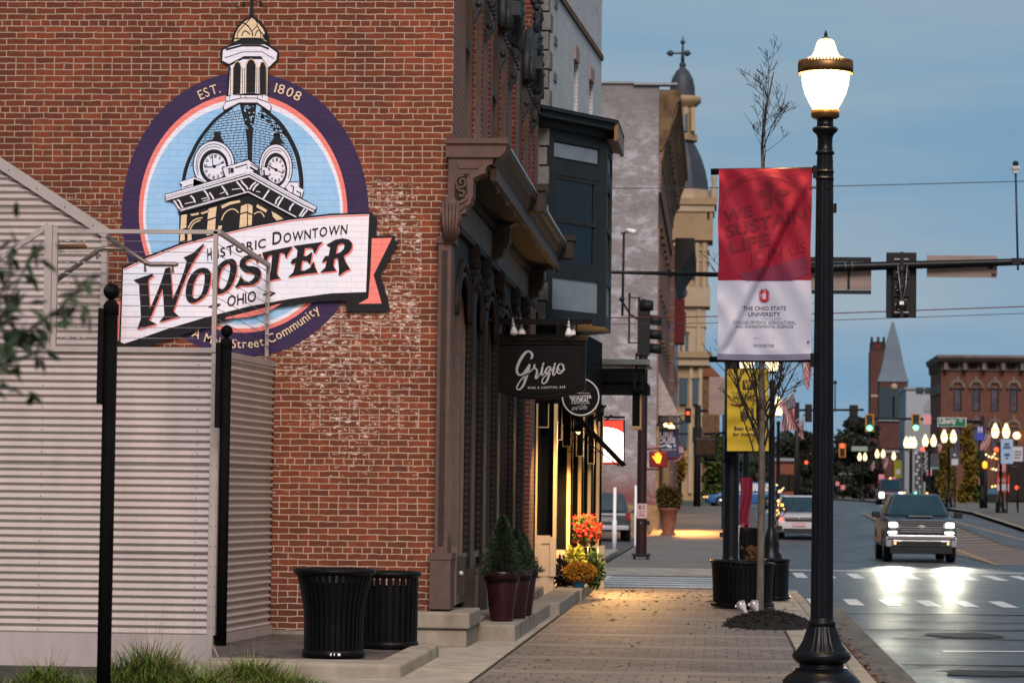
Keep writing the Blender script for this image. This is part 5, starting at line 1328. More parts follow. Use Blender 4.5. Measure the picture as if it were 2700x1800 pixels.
mb = MB(); mb.obox(fp(LAB*.5, 9.75, .01), dAB*LAB*.5, nAB*.03, Vector((0,0,.05)), M['rust']); mb.obox(fp(LAB*.5, 13.22, .02), dAB*LAB*.51, nAB*.08, Vector((0,0,.06)), M['quoin']); mb.build('ledge', fb)
M['pinkrev'] = mat('pink_lintel', (.30,.20,.19), .8, var=.15)
for h in holes:
    w = MB(); w.obox(fp((h[0]+h[1])/2, h[3]-.12, -.02), dAB*.31, nAB*.05, Vector((0,0,.12)), M['pinkrev'])
    w.obox(fp((h[0]+h[1])/2, (h[2]+h[3])/2, -.19), dAB*.31, nAB*.02, Vector((0,0,(h[3]-h[2])/2)), M['brown']); f = w.build('upper_window', fb)
    g = MB(); g.obox(fp((h[0]+h[1])/2, (h[2]+h[3])/2-.05, -.165), dAB*.24, nAB*.004, Vector((0,0,(h[3]-h[2])/2-.14)), M['glass']); g.build('pane', f)
# ---- bay window
M['bay'] = mat('dark_slate_green_paint', (.015,.019,.020), .65, var=.2, scale=3, bump=.1)
M['baypan'] = mat('pale_blue_panel', (.17,.21,.245), .6, var=.12, scale=4)
M['shingle'] = mat('dark_shingles', (.025,.025,.027), .85, var=.4, scale=10, bump=.4, bscale=25)
M['wsof'] = mat('stained_wood_soffit', (.20,.105,.035), .5, var=.3, stretch=(1,.2,1), scale=12)
q0, q1 = pt(1436, 600, 44.0), pt(1592, 600, 45.4); P0 = Vector((q0.x, 44.0, 0)); P1 = Vector((q1.x, 45.4, 0)); P2 = P1 + Vector((.02, 1.7, 0)); P3 = Vector((-2.5, 48.4, 0))
BZ0, BZ1 = 4.28, 7.28
def panel(mbx, a, c, u0, u1, z0, z1, out, m, th=.03):
    d = (c-a); L = d.length; d = d.normalized(); nn_ = Vector((d.y, -d.x, 0))
    ce = a + d*(u0+u1)/2*L + nn_*(out-th/2) + Vector((0,0,(z0+z1)/2)); mbx.obox(ce, d*(u1-u0)/2*L, nn_*th/2, Vector((0,0,(z1-z0)/2)), m)
bay = MB()
bay.prism([tuple(P0+Vector((0,0,BZ0))), tuple(P1+Vector((0,0,BZ0))), tuple(P2+Vector((0,0,BZ0))), tuple(P3+Vector((0,0,BZ0))), (-3.0,48.4,BZ0), (-3.0,44.0,BZ0)], (0,0,BZ1-BZ0), M['bay'])
bw = bay.build('bay_window', fb)
tr = MB(); sash = MB()
for a, c in ((P0, P1), (P1, P2), (P2, P3)):
    for u0, u1 in ((0, .10), (.88, 1.0)): panel(tr, a, c, u0, u1, BZ0, BZ1, .045, M['bay'], .05)
    for z0, z1 in ((BZ0, 4.48), (4.98, 5.16), (6.58, 6.80), (7.10, BZ1)): panel(tr, a, c, .1, .88, z0, z1, .043, M['bay'], .05)
    pa = MB(); panel(pa, a, c, .10, .88, 4.48, 4.98, .016, M['baypan']); pa.build('panel', bw); pa = MB(); panel(pa, a, c, .13, .86, 6.86, 7.08, .018, M['baypan']); pa.build('panel', bw)
    for u0, u1, z0, z1, o in ((.10,.15,5.16,6.58,.035), (.83,.88,5.16,6.58,.035), (.15,.83,5.16,5.24,.035), (.15,.83,6.52,6.58,.035), (.15,.83,5.84,5.91,.045), (.15,.18,5.24,5.84,.028), (.80,.83,5.24,6.52,.028)): panel(sash, a, c, u0, u1, z0, z1, o, M['bay'], .05)
    gl = MB(); panel(gl, a, c, .15, .83, 5.2, 6.55, .008, M['glass'], .006); gl.build('pane', bw)
tr.build('frame', bw); sash.build('sash', bw)
rf = MB(); off_ = .17
def outp(p, k=off_): c = Vector((-2.6, 46.3, 0)); d = p - c; return c + d*(1+k)
R0, R1, R2, R3 = outp(P0, .10), outp(P1, .25), outp(P2, .25), outp(P3, .08)
def ring(z, k): return [tuple(Vector((-3.0, 43.75, z)))] + [tuple(outp(p, k) + Vector((0,0,z))) for p in (P0, P1, P2, P3)] + [(-3.0, 48.7, z)]
rf.prism(ring(BZ1, .10), (0,0,.12), M['bay']); rf.prism(ring(BZ1+.12, .24), (0,0,.10), M['bay']); rf.prism(ring(BZ1+.222, .29), (0,0,.05), M['bay'])
top = ring(BZ1+.273, .30); ap = [(-3.0, 43.95, BZ1+.42), (-2.9, 44.3, BZ1+.42), (-2.5, 45.8, BZ1+.42), (-2.5, 47, BZ1+.42), (-2.7, 48.3, BZ1+.42), (-3.0, 48.5, BZ1+.42)]
rf.add(top + ap, [(i, i+1, i+7, i+6) for i in range(5)] + [tuple(range(6, 12))], M['shingle']); rf.build('bay_roof', bw)
wd = MB(); panel(wd, R1, R2, -.02, 1.0, BZ1-.05, BZ1+.24, .03, M['wsof'], .06); wd.add([tuple(P1+Vector((-.1,0,BZ1-.012))), tuple(R1+Vector((0,0,BZ1-.012))), tuple(R2+Vector((0,0,BZ1-.012))), tuple(P2+Vector((-.1,0,BZ1-.012)))], [(0,1,2,3)], M['wsof']); wd.build('roof_fascia', bw)
# ---- storefront
S0 = Vector((-2.50, 43.82, 0)); S1 = Vector((-2.05, 50.6, 0)); dS = (S1-S0).normalized(); nS = Vector((dS.y, -dS.x, 0)); LS = (S1-S0).length
def sp_(s, z, o=0.0): return S0 + dS*s + nS*o + Vector((0,0,z))
M['cream'] = mat('cream_painted_panel', (.42,.33,.24), .6, var=.12, scale=3, bump=.1)
M['goldtrim'] = mat('warm_light_trim', (.55,.40,.20), .5, var=.1)  # yellow stands in for warm light on the trim edges
b = MB()
b.box(-2.90, -2.775, 43.76, 43.9, .18, 4.4, M['blackmat'])
x0, x1 = pt(1410, 1400, 43.8).x, pt(1461, 1400, 43.8).x
zt_, zm = pt(1430, 1411, 43.8).z, pt(1430, 1518, 43.8).z
b.box(x0, x1, 43.80, 43.95, -.05, zm, M['cream'])
b.box(x0, x0+.10, 43.765, 43.95, zm, zt_, M['cream']); b.box(x1-.06, x1+.03, 43.765, 43.95, zm, zt_-.02, M['cream']); b.box(x0+.1, x1-.06, 43.775, 43.95, zt_-.12, zt_, M['cream']); b.box(x0+.1, x1-.06, 43.79, 43.95, zm, zt_-.12, M['cream'])
b.build('stall_riser', fb)
b = MB()
b.box(-2.95, x1, 43.98, 44.05, 2.85, 4.3, M['blackmat']); b.box(-2.95, -2.80, 43.96, 44.05, 0, 3, M['blackmat'])
b.add([sp_(0,2.75), sp_(LS,2.55), sp_(LS,4.3), sp_(0,4.3)], [(0,1,2,3)], M['blackmat'])
b.add([sp_(0,0,-.25), sp_(LS,0,-.25), sp_(LS,3,-.25), sp_(0,3,-.25)], [(0,1,2,3)], M['glass'])
b.add([(-2.8,44.04,0), (x1,44.04,0), (x1,44.04,3), (-2.8,44.04,3)], [(0,1,2,3)], M['glass']); M['intglow'] = glow('dim_shop_interior', (.55,.30,.06), .055)
for i_ in (1, 2): b.add([sp_(i_*1.9-1.2,.75,-.2), sp_(i_*1.9-.2,.75,-.2), sp_(i_*1.9-.2,2.7,-.2), sp_(i_*1.9-1.2,2.7,-.2)], [(0,1,2,3)], M['intglow'])
b.build('dark_fascia', fb, fix=False)
# mullions with camera-side strips whose yellow carries the warm light, dropping transom boxes
mul = [(1412, 0.0), (1461, 0.06), (1484, 2.0), (1517, 3.55), (1547, 5.0), (1573, 6.35)]
for i, (px, s) in enumerate(mul):
    c = MB()
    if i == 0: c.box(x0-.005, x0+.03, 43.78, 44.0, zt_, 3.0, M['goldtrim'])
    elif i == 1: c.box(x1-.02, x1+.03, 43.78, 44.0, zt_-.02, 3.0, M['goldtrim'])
    else:
        pr_ = [.55, .5, .45, .42][i-2]
        c.obox(sp_(s, 1.35+.1, -.10), dS*.045, nS*.16, Vector((0,0,1.45)), M['blackmat'])
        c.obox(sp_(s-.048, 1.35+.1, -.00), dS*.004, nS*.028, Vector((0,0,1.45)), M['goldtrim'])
        c.obox(sp_(s, .35, -.06), dS*.07, nS*.19, Vector((0,0,.38)), M['cream'])
    c.build('mullion', fb)
tb = [(1417, 1447, 1127), (1458, 1482, 1160), (1483, 1506, 1177), (1519, 1539, 1203), (1549, 1567, 1222), (1575, 1590, 1238)]
for i, (xa, xb, yb_) in enumerate(tb):
    Y = [43.9, 44.6, 45.6, 47.0, 48.6, 50.2][i]; c = MB()
    p, q = pt(xa, yb_, Y), pt(xb, yb_, Y)
    c.box(p.x, q.x, Y, Y+.10, p.z+.01, 3.2, M['blackmat'])
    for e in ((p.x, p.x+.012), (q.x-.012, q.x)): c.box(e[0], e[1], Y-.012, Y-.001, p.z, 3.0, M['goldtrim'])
    c.box(p.x+.012, q.x-.012, Y-.012, Y-.001, p.z, p.z+.014, M['goldtrim']); c.build('transom_panel', fb)  # panel edges: warm light put into the strip colour
# ---- awning (open-ended, sloping out over the pavement)
M['awn'] = mat('black_awning_cloth', (.004,.004,.004), .95, var=.3, spec=.05)
a0, a1 = pt(1492, 1062, 44.6), pt(1650, 1226, 44.6)
aw = thing('awning', 'black sloping awning over the flower shop window', 'awning', (a0.x, 46.5, a1.z))
b = MB(); b.obox(((a0+a1)/2) + Vector((-.06, .9, 0)), (a1-a0)/2, (-.06,.9,0), Vector((a1.z-a0.z, 0, -(a1.x-a0.x))).normalized()*-.012, M['awn']); b.build('canopy', aw)
b = MB(); b.tube([a0, a1], .016, M['black'], 8); b.tube([a0+Vector((0,.02,-.35)), a1+Vector((-.1,.02,-.02))], .012, M['black'], 6)
for k in range(5): p = a0 + (a1-a0)*(.18*k+.05); b.tube([p, (p.x, p.y, p.z-.02), (a0.x-.05, p.y, p.z-.02)], .007, M['black'], 6)
b.build('frame', aw)
sl = MB()
for k in range(5): sl.box(a0.x-.22, a0.x+.02, 44.62, 44.66, 2.78-k*.07+.25, 2.80-k*.07+.25, M['blackmat'])
sl.build('louvre', fb)
# ---- canopy with glass top at the far end, hanging box
cY = 51.0
def cp(x, y): return pt(x, y, cY)
ca = thing('canopy', 'flat black steel canopy with a glass top over the far shop door', 'canopy', tuple(cp(1560, 1035)))
b = MB(); p, q = cp(1548, 970), cp(1700, 1008); b.box(p.x, q.x, cY, cY+1.6, q.z, p.z, M['blackmat']); p, q = cp(1556, 1008), cp(1709, 1034); b.box(p.x, q.x, cY+.05, cY+1.7, q.z, p.z-.004, M['blackmat'])
for x in (1680, 1700): b.box(cp(x,0).x, cp(x+7,0).x, cY-.02, cY+.05, cp(x,1030).z, cp(x,985).z, M['black'])
b.build('beam', ca)
M['frost'] = mat('frosted_canopy_glass', (.10,.12,.12), .25, var=.15)
b = MB(); p, q = cp(1548, 946), cp(1714, 966); b.box(p.x, q.x, cY-.1, cY+1.9, q.z+.03, q.z+.05, M['frost']); b.box(p.x, q.x, cY-.1, cY-.085, q.z+.05, p.z, M['frost']); b.build('glass_top', ca)
b = MB(); b.tube([cp(1678, 930), cp(1678, 972)], .018, M['black'], 8); b.tube([cp(1548, 952), cp(1600, 992)], .014, M['black'], 8); b.build('tie_rod', ca)
M['lwood'] = mat('brown_wood_box', (.34,.20,.085), .55, var=.3, stretch=(4,4,.4), scale=6)  # plain brown wood colour for the box side
hb = thing('hanging_box', 'dark hanging box with wooden side, below the canopy end', 'lantern', tuple(cp(1680, 1120)))
p, q = cp(1667, 1034), cp(1686, 1122); b = MB(); b.box(p.x, q.x, cY+.12, cY+.4, q.z, p.z, M['blackmat']); b.build('case', hb)
b = MB(); b.box(q.x+.002, q.x+.02, cY+.13, cY+.9, q.z-.06, p.z-.02, M['lwood']); b.box(p.x, q.x, cY+.12, cY+.7, q.z-.06, q.z-.003, M['lwood']); b.build('side_panel', hb)
# ---- round shop sign
rY = 44.3; c = pt(1531, 1046, rY); rs = thing('round_sign', 'round black flower shop sign with a white ring, hanging behind the bar sign', 'sign', tuple(c - Vector((0,0,.31))))
rad = 53*rY/FPX
b = MB(); b.tube([(c.x, rY, c.z), (c.x, rY+.05, c.z)], rad, M['black'], 48, smooth=False); b.build('board', rs)
M['letter'] = mat('sign_letter_grey', (.34,.34,.37), .5, var=0); M['letterw'] = mat('sign_letter_white', (.55,.55,.57), .5, var=0)
b = MB(); vs, fs = ribbon(disc2(1531, 1046, 48, 48, 64) + [(1579, 1046)], 2.6); b.add([pt(x, y, rY-.003) for x, y in vs], fs, M['letterw'])
f = lambda x, y: pt(x, y, rY-.003)
put_text(b, 'WOOSTER', (1501, 1051.5), (1560, 1050), 12.5, M['letterw'], f, .014); put_text(b, 'FLORAL', (1507.5, 1059.5), (1553.5, 1059), 12.5, M['letterw'], f, .014)
put_text(b, 'and Gifts', (1507, 1081), (1547, 1078), 17, M['letter'], f, 0, .35)
for y in (1036, 1063): vs, fs = ribbon([(1505, y), (1555, y)], 1); b.add([f(x, y2) for x, y2 in vs], fs, M['letterw'])
put_text(b, 'FLORAL', (1514, 1018), (1550, 1018), 12, M['letter'], f, 0) if False else None
for x in (1524, 1533, 1541): b.poly([f(*q) for q in disc2(x, 1013 + abs(x-1533)*.4, 3, 7, 10)], M['letter'])
b.build('lettering', rs, fix=False)
b = MB(); b.tube([(c.x-.04, rY+.03, c.z+rad), (c.x-.04, rY+.03, c.z+rad+.12)], .01, M['black'], 6); b.tube([(c.x-.7, rY+.03, c.z+rad+.12), (c.x+.45, rY+.03, c.z+rad+.12)], .018, M['black'], 8); b.tube([pt(1562, 1108, rY), pt(1598, 1068, rY)], .02, M['black'], 6); b.build('bracket', rs)
# ---- lit red and white sign
gY = 50.9; ls = thing('lit_sign', 'glowing white and red box sign by the dark awning', 'sign', tuple(pt(1612, 1222, gY)))
M['sgw'] = glow('lit_sign_white', (1, .95, .93), 1.15); M['sgr'] = glow('lit_sign_red', (.85, .02, .01), .9)
b = MB(); p, q = pt(1574, 1106, gY), pt(1646, 1224, gY); b.box(p.x, q.x, gY, gY+.14, q.z, p.z, M['blackmat']); b.build('case', ls)
b = MB(); f = lambda x, y: pt(x, y, gY-.006)
b.poly([f(*r_) for r_ in [(1576,1109),(1643,1109),(1643,1140),(1625,1131),(1600,1126),(1576,1124)]], M['sgr']); b.poly([f(*r_) for r_ in [(1576,1124),(1600,1126),(1625,1131),(1643,1140),(1643,1217),(1576,1217)]], M['sgw']); b.poly([f(*r_) for r_ in [(1576,1217),(1643,1217),(1643,1221),(1576,1221)]], M['sgr'])
f2 = lambda x, y: pt(x, y, gY-.009)
M['sgd'] = mat('sign_red_script', (.5,.01,.01), .5, var=0)
for s_ in ([(1612,1148),(1608,1168)], [(1609,1162),(1613,1158),(1615,1167)], [(1598,1160),(1602,1163)], [(1588,1156),(1592,1166),(1596,1157)]): vs, fs = ribbon(s_, 1.6); b.add([f2(*v) for v in vs], fs, M['sgd'])
b.build('face', ls, fix=False)
b = MB(); b.tube([(p.x-.25, gY+.07, p.z+.05), (q.x, gY+.07, p.z+.05)], .02, M['black'], 8); b.tube([pt(1577, 1130, gY+.07), pt(1613, 1093, gY+.07)], .02, M['black'], 6); b.build('bracket', ls)
# ---- the warm lamps of the shop front
def area(name, loc, target, e, sx, sy, c, parent):
    a = bpy.data.lights.new(name, 'AREA'); a.energy = e; a.shape = 'RECTANGLE'; a.size, a.size_y = sx, sy; a.color = c; a.spread = R(120)
    o = bpy.data.objects.new(name, a); col.objects.link(o)
    o.location = Vector(loc) - Vector(parent.location); o.parent = parent
    o.rotation_euler = (Vector(target)-Vector(loc)).to_track_quat('-Z', 'Y').to_euler(); return o
M['bulb'] = glow('warm_bulb', (1, .60, .20), 2.2)
fx = thing('shop_lamp', 'small warm lamp under the shop awning', 'lamp', (-2.0, 42.6, 2.75))
b = MB(); b.lathe((-2.2, 45.2, 2.6), [(.0,.1),(.05,.1),(.07,0),(.05,0)], M['black'], 12); b.build('shade', fx); b = MB(); b.sphere((-2.2, 45.2, 2.6), .035, M['bulb'], 8); b.build('bulb', fx)
area('shop_light', (-1.9, 45.2, 1.95), (-2.35, 46.4, .1), 26, .12, .5, (1, .58, .20), fx); area('riser_light', (-2.2, 43.0, 2.35), (-2.6, 43.9, 1.0), 7, .1, .3, (1, .60, .22), fx)
area('door_light', (-1.75, 50.3, 2.6), (-1.8, 46.5, .0), 32, .2, .5, (1, .50, .13), fx)
# ---- step blocks and flowers
b = MB(); b.box(-2.47, -2.07, 38.0, 43.6, -.06, .175, M['conc']); tag(bevel(b.build('concrete_ledge'), .02), 'pale concrete ledge below the cream shop panel', 'ledge')
b = MB(); b.box(-2.47, -2.04, 43.65, 47.5, -.06, .175, M['conc']); tag(bevel(b.build('concrete_block'), .02), 'warm-lit concrete block carrying the flower pots', 'block')
M['redfl'] = mat('red_begonia', (.50,.012,.010), .6, var=.4, scale=20, c2=(.62,.06,.05)); M['mum'] = mat('golden_mum', (.30,.135,.012), .7, var=.45, scale=25); M['limeleaf'] = mat('lime_leaf', (.26,.26,.03), .6, var=.35, scale=12)
M['gleaf'] = mat('green_leaf', (.05,.085,.02), .6, var=.5, scale=12); M['dleaf'] = mat('dark_purple_leaf', (.018,.010,.012), .6, var=.5, scale=12); M['bluepot'] = mat('blue_pot', (.012,.13,.30), .35, var=.1)
def clump(mbx, c, rx, ry, rz_, n, rr, m, L=.05, w=.018, shell=.55):
    for k in range(n):
        d = Vector((rr.gauss(0,1), rr.gauss(0,1), rr.gauss(0,1))).normalized(); s_ = shell + (1-shell)*rr.random()
        leaf(mbx, Vector(c) + Vector((d.x*rx*s_, d.y*ry*s_, d.z*rz_*s_)), d + Vector((rr.uniform(-.8,.8), rr.uniform(-.8,.8), rr.uniform(-.8,.8))), L*rr.uniform(.7, 1.3), w, m, rr)
rr = random.Random(31)
def flw(x, y, Y): return pt(x, y, Y)
t = thing('flower_planter', 'dark planter of bright red begonias by the shop door', 'planter', tuple(flw(1535, 1520, 46)))
b = MB(); p, q = flw(1492, 1442, 46), flw(1573, 1520, 46); b.box(p.x, q.x, 45.9, 46.35, q.z-.1, p.z, M['blackmat']); b.build('box', t)
b = MB()
for x in (1550, 1576): b.tube([flw(x, 1440, 45.85), flw(x, 1500, 45.85)], .012, M['steel'], 6)
b.build('leg', t)
b = MB(); clump(b, flw(1540, 1398, 46), .26, .25, .24, 700, rr, M['gleaf'], .06, .02, .2); b.build('foliage', t, fix=False)
b = MB()
for k in range(150):
    d = Vector((rr.gauss(0,1), rr.gauss(0,1)-.6, rr.gauss(0,.8))).normalized(); c = flw(1540, 1392, 46) + Vector((d.x*.30, d.y*.28, d.z*.27))*rr.uniform(.75, 1.05)
    for q in range(5): leaf(b, c, (rr.uniform(-1,1), rr.uniform(-1,.2), rr.uniform(-1,1)), .035, .016, M['redfl'], rr)
b.build('blossom', t, fix=False)
t = thing('flower_pot', 'blue pot with a round golden chrysanthemum', 'flower pot', tuple(flw(1526, 1557, 44.4)))
c = flw(1526, 1557, 44.4); b = MB(); b.lathe(tuple(c), [(0,0),(.085,0),(.10,.15),(.105,.17),(.09,.17)], M['bluepot'], 24); b.build('pot', t)
b = MB(); cc = flw(1530, 1508, 44.4); clump(b, cc, .25, .24, .16, 2600, rr, M['mum'], .028, .012, .8); clump(b, cc, .22, .2, .13, 500, rr, M['gleaf'], .05, .02, .3); b.build('foliage', t, fix=False)
for nm, lab, x, y, Y, rx, rz_, n, m, L in (('shrub', 'yellow-lime leafy plant behind the golden chrysanthemum', 1515, 1475, 45.3, .15, .22, 420, 'limeleaf', .07), ('shrub', 'green drooping plant at the right end of the flower group', 1568, 1500, 45.4, .14, .30, 600, 'gleaf', .07), ('shrub', 'dark purple-leaved plant beside the cream panel', 1483, 1510, 44.8, .12, .26, 420, 'dleaf', .07)):
    c = flw(x, y, Y); t = thing(nm, lab, 'plant', (c.x, Y, .18)); b = MB(); clump(b, c, rx, .15, rz_, n, rr, M[m], L, .02, .25); b.build('foliage', t, fix=False)
    b = MB(); b.lathe((c.x, Y, .16), [(0,0),(.08,0),(.10,.14),(.09,.14)], M['blackmat'], 14); b.build('pot', t)

# ================================================================ hanging bar sign
gY = 36.5
gs = thing('hanging_sign', 'black hanging wine bar sign with silver script lettering', 'sign', tuple(pt(1424, 1052, gY)))
f = lambda x, y, k=0: pt(x, y, gY - k)
b = MB(); p, q = f(1292, 840), f(1562, 856); b.box(p.x, q.x, gY-.03, gY+.05, q.z, p.z, M['black']); b.build('beam', gs)
def lowedge(n=14): return [(1306 + (1543-1306)*i/n, 1030 + 24*math.sin(math.pi*i/n)**.9 - 2*i/n) for i in range(n+1)]
b = MB(); out = [(1303, 898), (1546, 896)] + lowedge()[::-1]
b.prism([f(x, y) for x, y in out], (0,.07,0), M['black'])
for x0, x1, y0, y1, o in ((1298, 1551, 881, 885, .07), (1299, 1550, 885, 889, .055), (1301, 1548, 889, 894, .04), (1302, 1547, 894, 899, .025)):
    p, q = f(x0, y0), f(x1, y1); b.box(p.x, q.x, gY-o, gY+.07+o, q.z, p.z, M['black'])
in_ = [(1316, 909), (1535, 908), (1535, 1016), (1500, 1030), (1440, 1039), (1400, 1039), (1350, 1029), (1316, 1016)]
vs, fs = ribbon(in_ + [in_[0], in_[1]], 2.4); b.add([f(x, y, .002) for x, y in vs], fs, M['blackmat'])
vs, fs = ribbon([(x, y-7) for x, y in lowedge()], 5); n_ = len(vs); P = [f(x, y, .016) for x, y in vs]; b.add(P, fs, M['black'])
b.build('board', gs)
b = MB()
def zg(l): return [(1300+p[0]/9.8, 900+p[1]/9.8, p[2]/9.8) for p in l]
G_ = [[(985,440,44),(1015,370,60),(995,300,58),(930,255,48),(860,270,60),(770,370,75),(690,500,75),(640,620,70),(615,740,65),(640,830,60),(700,865,45),(770,840,55),(840,770,70),(940,615,60)],
 [(940,610,60),(900,760,75),(860,900,75),(820,1040,65),(770,1150,60),(700,1230,42),(640,1235,38),(615,1190,36),(650,1100,36),(740,970,36),(850,870,36),(950,780,34),(1045,695,26)],
 [(1072,605,50),(1062,660,50),(1110,710,42),(1138,760,50),(1122,860,55),(1100,930,52),(1115,955,36),(1150,930,28),(1220,820,26),(1270,740,26)],
 [(1280,655,50),(1255,780,55),(1250,850,45),(1275,868,32),(1310,830,26),(1355,740,26)], [(1288,605,40),(1296,585,52),(1308,560,34)],
 [(1495,672,28),(1450,650,36),(1390,700,46),(1355,780,46),(1372,828,40),(1420,795,42),(1485,705,44)], [(1485,700,40),(1460,810,52),(1430,920,52),(1390,1020,45),(1330,1080,35),(1278,1075,35),(1265,1020,30),(1310,930,28),(1400,840,28),(1490,760,25),(1555,690,24)],
 [(1580,655,50),(1552,780,52),(1550,850,42),(1582,862,30),(1640,770,26),(1680,700,26)], [(1588,605,40),(1596,585,52),(1606,562,34)],
 [(1750,575,36),(1808,610,40),(1822,680,38),(1798,760,36),(1740,820,36),(1682,812,42),(1652,750,45),(1670,660,42),(1712,595,36),(1755,575,34)], [(1690,680,26),(1710,735,26),(1770,765,26),(1820,755,24),(1862,708,18)]]
def gprism(pts, k):
    vs, fs = ribbon(pts); b.add([f(x, y, k) for x, y in vs], fs, M['letter'])
for i, s_ in enumerate(G_):
    q = smooth_curve(zg(s_), 5); gprism(q, .006 + .0008*i)
    for e in (q[0], q[-1]): b.poly([f(x, y, .006+.0008*i+.0003) for x, y in disc2(e[0], e[1], e[2]/2, e[2]/2, 10)], M['letter'])
put_text(b, 'WINE & COCKTAIL BAR', (1391, 1025), (1491, 1022.5), 8.2, M['letterw'], lambda x, y: f(x, y, .006), .012, 0, 1.6)
b.build('lettering', gs, fix=False)
M['bulbw'] = mat('white_flood_bulb', (.60,.57,.55), .25, var=0)
for x, yo in ((1352, 0), (1499, 4)):
    for dy, sx in ((0, 0), (.16, 18 if x < 1400 else 10)):
        lt = MB(); a = f(x+sx, 838+yo); a.y += dy; q = f(x+sx+1, 850+yo); q.y += dy-.05
        lt.tube([a, q], .014, M['steel'], 8); e = f(x+sx+(3 if x < 1400 else 1), 862+yo); e.y += dy-.07; lt.tube([q, e], [.022, .026], M['steel'], 10)
        g2 = f(x+sx+(5 if x < 1400 else 2), 882+yo); g2.y += dy-.10; lt.tube([e, e+(g2-e)*.35, e+(g2-e)*.7, g2, g2+(g2-e)*.12], [.022, .034, .050, .052, .03], M['bulbw'], 14)
        lt.build('flood_lamp', gs)
b = MB(); p = f(1330, 856); q = f(1330, 882)
for x in (1330, 1520): b.tube([f(x, 854), f(x, 884)], .012, M['black'], 6)
b.build('hanger', gs)
# ================================================================ helpers for the middle distance
def ppx(px, Y): return pt(px, 1310, Y).x
def zpx(py, Y, px=1350): return pt(px, py, Y).z
def fbox(mbx, xa, ya, xb, yb, Y, d, m):       # box whose camera side fills the photo rectangle
    p, q = pt(xa, ya, Y), pt(xb, yb, Y); mbx.box(min(p.x, q.x), max(p.x, q.x), Y, Y+d, min(p.z, q.z), max(p.z, q.z), m); return mbx
M['sigblk'] = mat('signal_black', (.008,.008,.009), .55, var=.2)
M['tanal'] = mat('bare_aluminium_sheet', (.24,.185,.16), .45, metal=.2, var=.3, scale=1.2, stretch=(.4,1,1.6))
M['sred'] = glow('red_signal_light', (1.0, .06, .02), 1.0); M['sgrn'] = glow('green_signal_light', (.16, 1.0, .66), .9); M['samb'] = glow('amber_light', (1.0, .45, .10), 1.1); M['shand'] = glow('hand_signal_light', (1.0, .30, .015), .75)
M['sigyel'] = mat('yellow_signal_border', (.45,.14,.015), .5, var=.1); M['cabl'] = mat('black_cable', (.03,.035,.045), .6, var=0); M['rcab'] = mat('red_glow_cable', (.10,.012,.02), .6, var=0)  # the cable's red stands in for a red glow falling on it
# ---- mast-arm signal pole beside the crossing
mY = 56.0; mx = ppx(1928, mY); mz = zpx(706, mY, 2100)
ma = thing('signal_mast', 'thick black traffic signal mast with its long arm reaching across the street', 'signal mast', (mx, mY, 0))
b = MB(); b.lathe((mx,mY,0), [(.24,-.1),(.24,.25),(.17,.4),(.16,.5),(.135,6.5),(.10,6.6),(0,6.65)], M['post'], 24); b.build('pole', ma)
b = MB(); A = [Vector((mx, mY, mz-.06)), pt(2200, 704.5, mY), pt(2700, 690, mY), pt(3300, 676, mY)]; b.tube(A, [.105, .088, .068, .05], M['post'], 16)
b.tube([Vector((mx,mY,mz-.15)), pt(1590, 717, mY), pt(1480, 718, mY)], [.05,.032,.03], M['post'], 10); b.build('arm', ma)
b = MB()
for x in (2226, 2244, 2520, 2538): b.tube([pt(x, 704-(x-2200)*.029, mY-.001), pt(x+1, 704-(x-2200)*.029, mY+.001)], .093-.03*(x-2200)/500, M['steel'], 14)
b.build('strap', ma)
sg = thing('traffic_signal', 'black traffic signal seen from behind on the mast arm over the road', 'traffic signal', tuple(pt(2376, 838, mY)))
b = MB(); p, q = pt(2337, 665, mY+.12), pt(2416, 838, mY+.12); b.box(p.x, q.x, mY+.12, mY+.15, q.z, p.z, M['sigblk']); bevel(b.build('backplate', sg), .03)
b = MB()
for k in range(3):
    fbox(b, 2356, 690+k*48, 2398, 734+k*48, mY-.02, .14, M['sigblk']); c = pt(2376, 712+k*48, mY-.02); b.lathe((c.x, mY-.02, c.z), [(0,-.001)], M['sigblk'], 3) if False else b.sphere((c.x, mY-.02, c.z), .11, M['sigblk'], 14)
b.build('housing', sg)
b = MB()
for y in (683, 823): fbox(b, 2358, y-1.5, 2374, y+1.5, mY-.05, .02, M['steel']); fbox(b, 2381, y-1.5, 2396, y+1.5, mY-.05, .02, M['steel'])
fbox(b, 2372, 794, 2383, 803, mY-.16, .04, M['white']); fbox(b, 2374, 664, 2382, 835, mY-.10, .05, M['sigblk'])
for x0, x1, yy in ((2367, 2376, 700), (2392, 2379, 700)): b.tube([pt(x0, yy, mY-.11), pt((x0+x1)/2+2, 760, mY-.16), pt(x1, 796, mY-.15)], .006, M['steel'], 5)
for x, y in ((2365, 718), (2362, 757), (2366, 765), (2362, 803), (2369, 816), (2390, 745), (2388, 790)): b.sphere(pt(x, y, mY-.12), .012, M['goldtrim'], 6)
b.build('bracket', sg)
ss_ = thing('street_sign', 'framed street sign seen from behind on the mast arm, half hidden by the lamp post', 'sign', tuple(pt(2200, 775, mY)))
b = MB(); fbox(b, 2098, 690, 2297, 764, mY+.13, .03, M['tanal']); b.build('panel', ss_)
b = MB(); fbox(b, 2098, 677, 2297, 690, mY+.09, .08, M['sigblk']); fbox(b, 2098, 764, 2297, 775, mY+.09, .08, M['sigblk']); fbox(b, 2235, 690, 2241, 764, mY+.10, .02, M['sigblk']); b.build('frame', ss_)
s2 = thing('street_sign', 'bare metal street sign seen from behind, right of the traffic signal', 'sign', tuple(pt(2537, 732, mY)))
b = MB(); fbox(b, 2444, 673, 2629, 732, mY+.11, .02, M['tanal']); o = b.build('panel', s2)
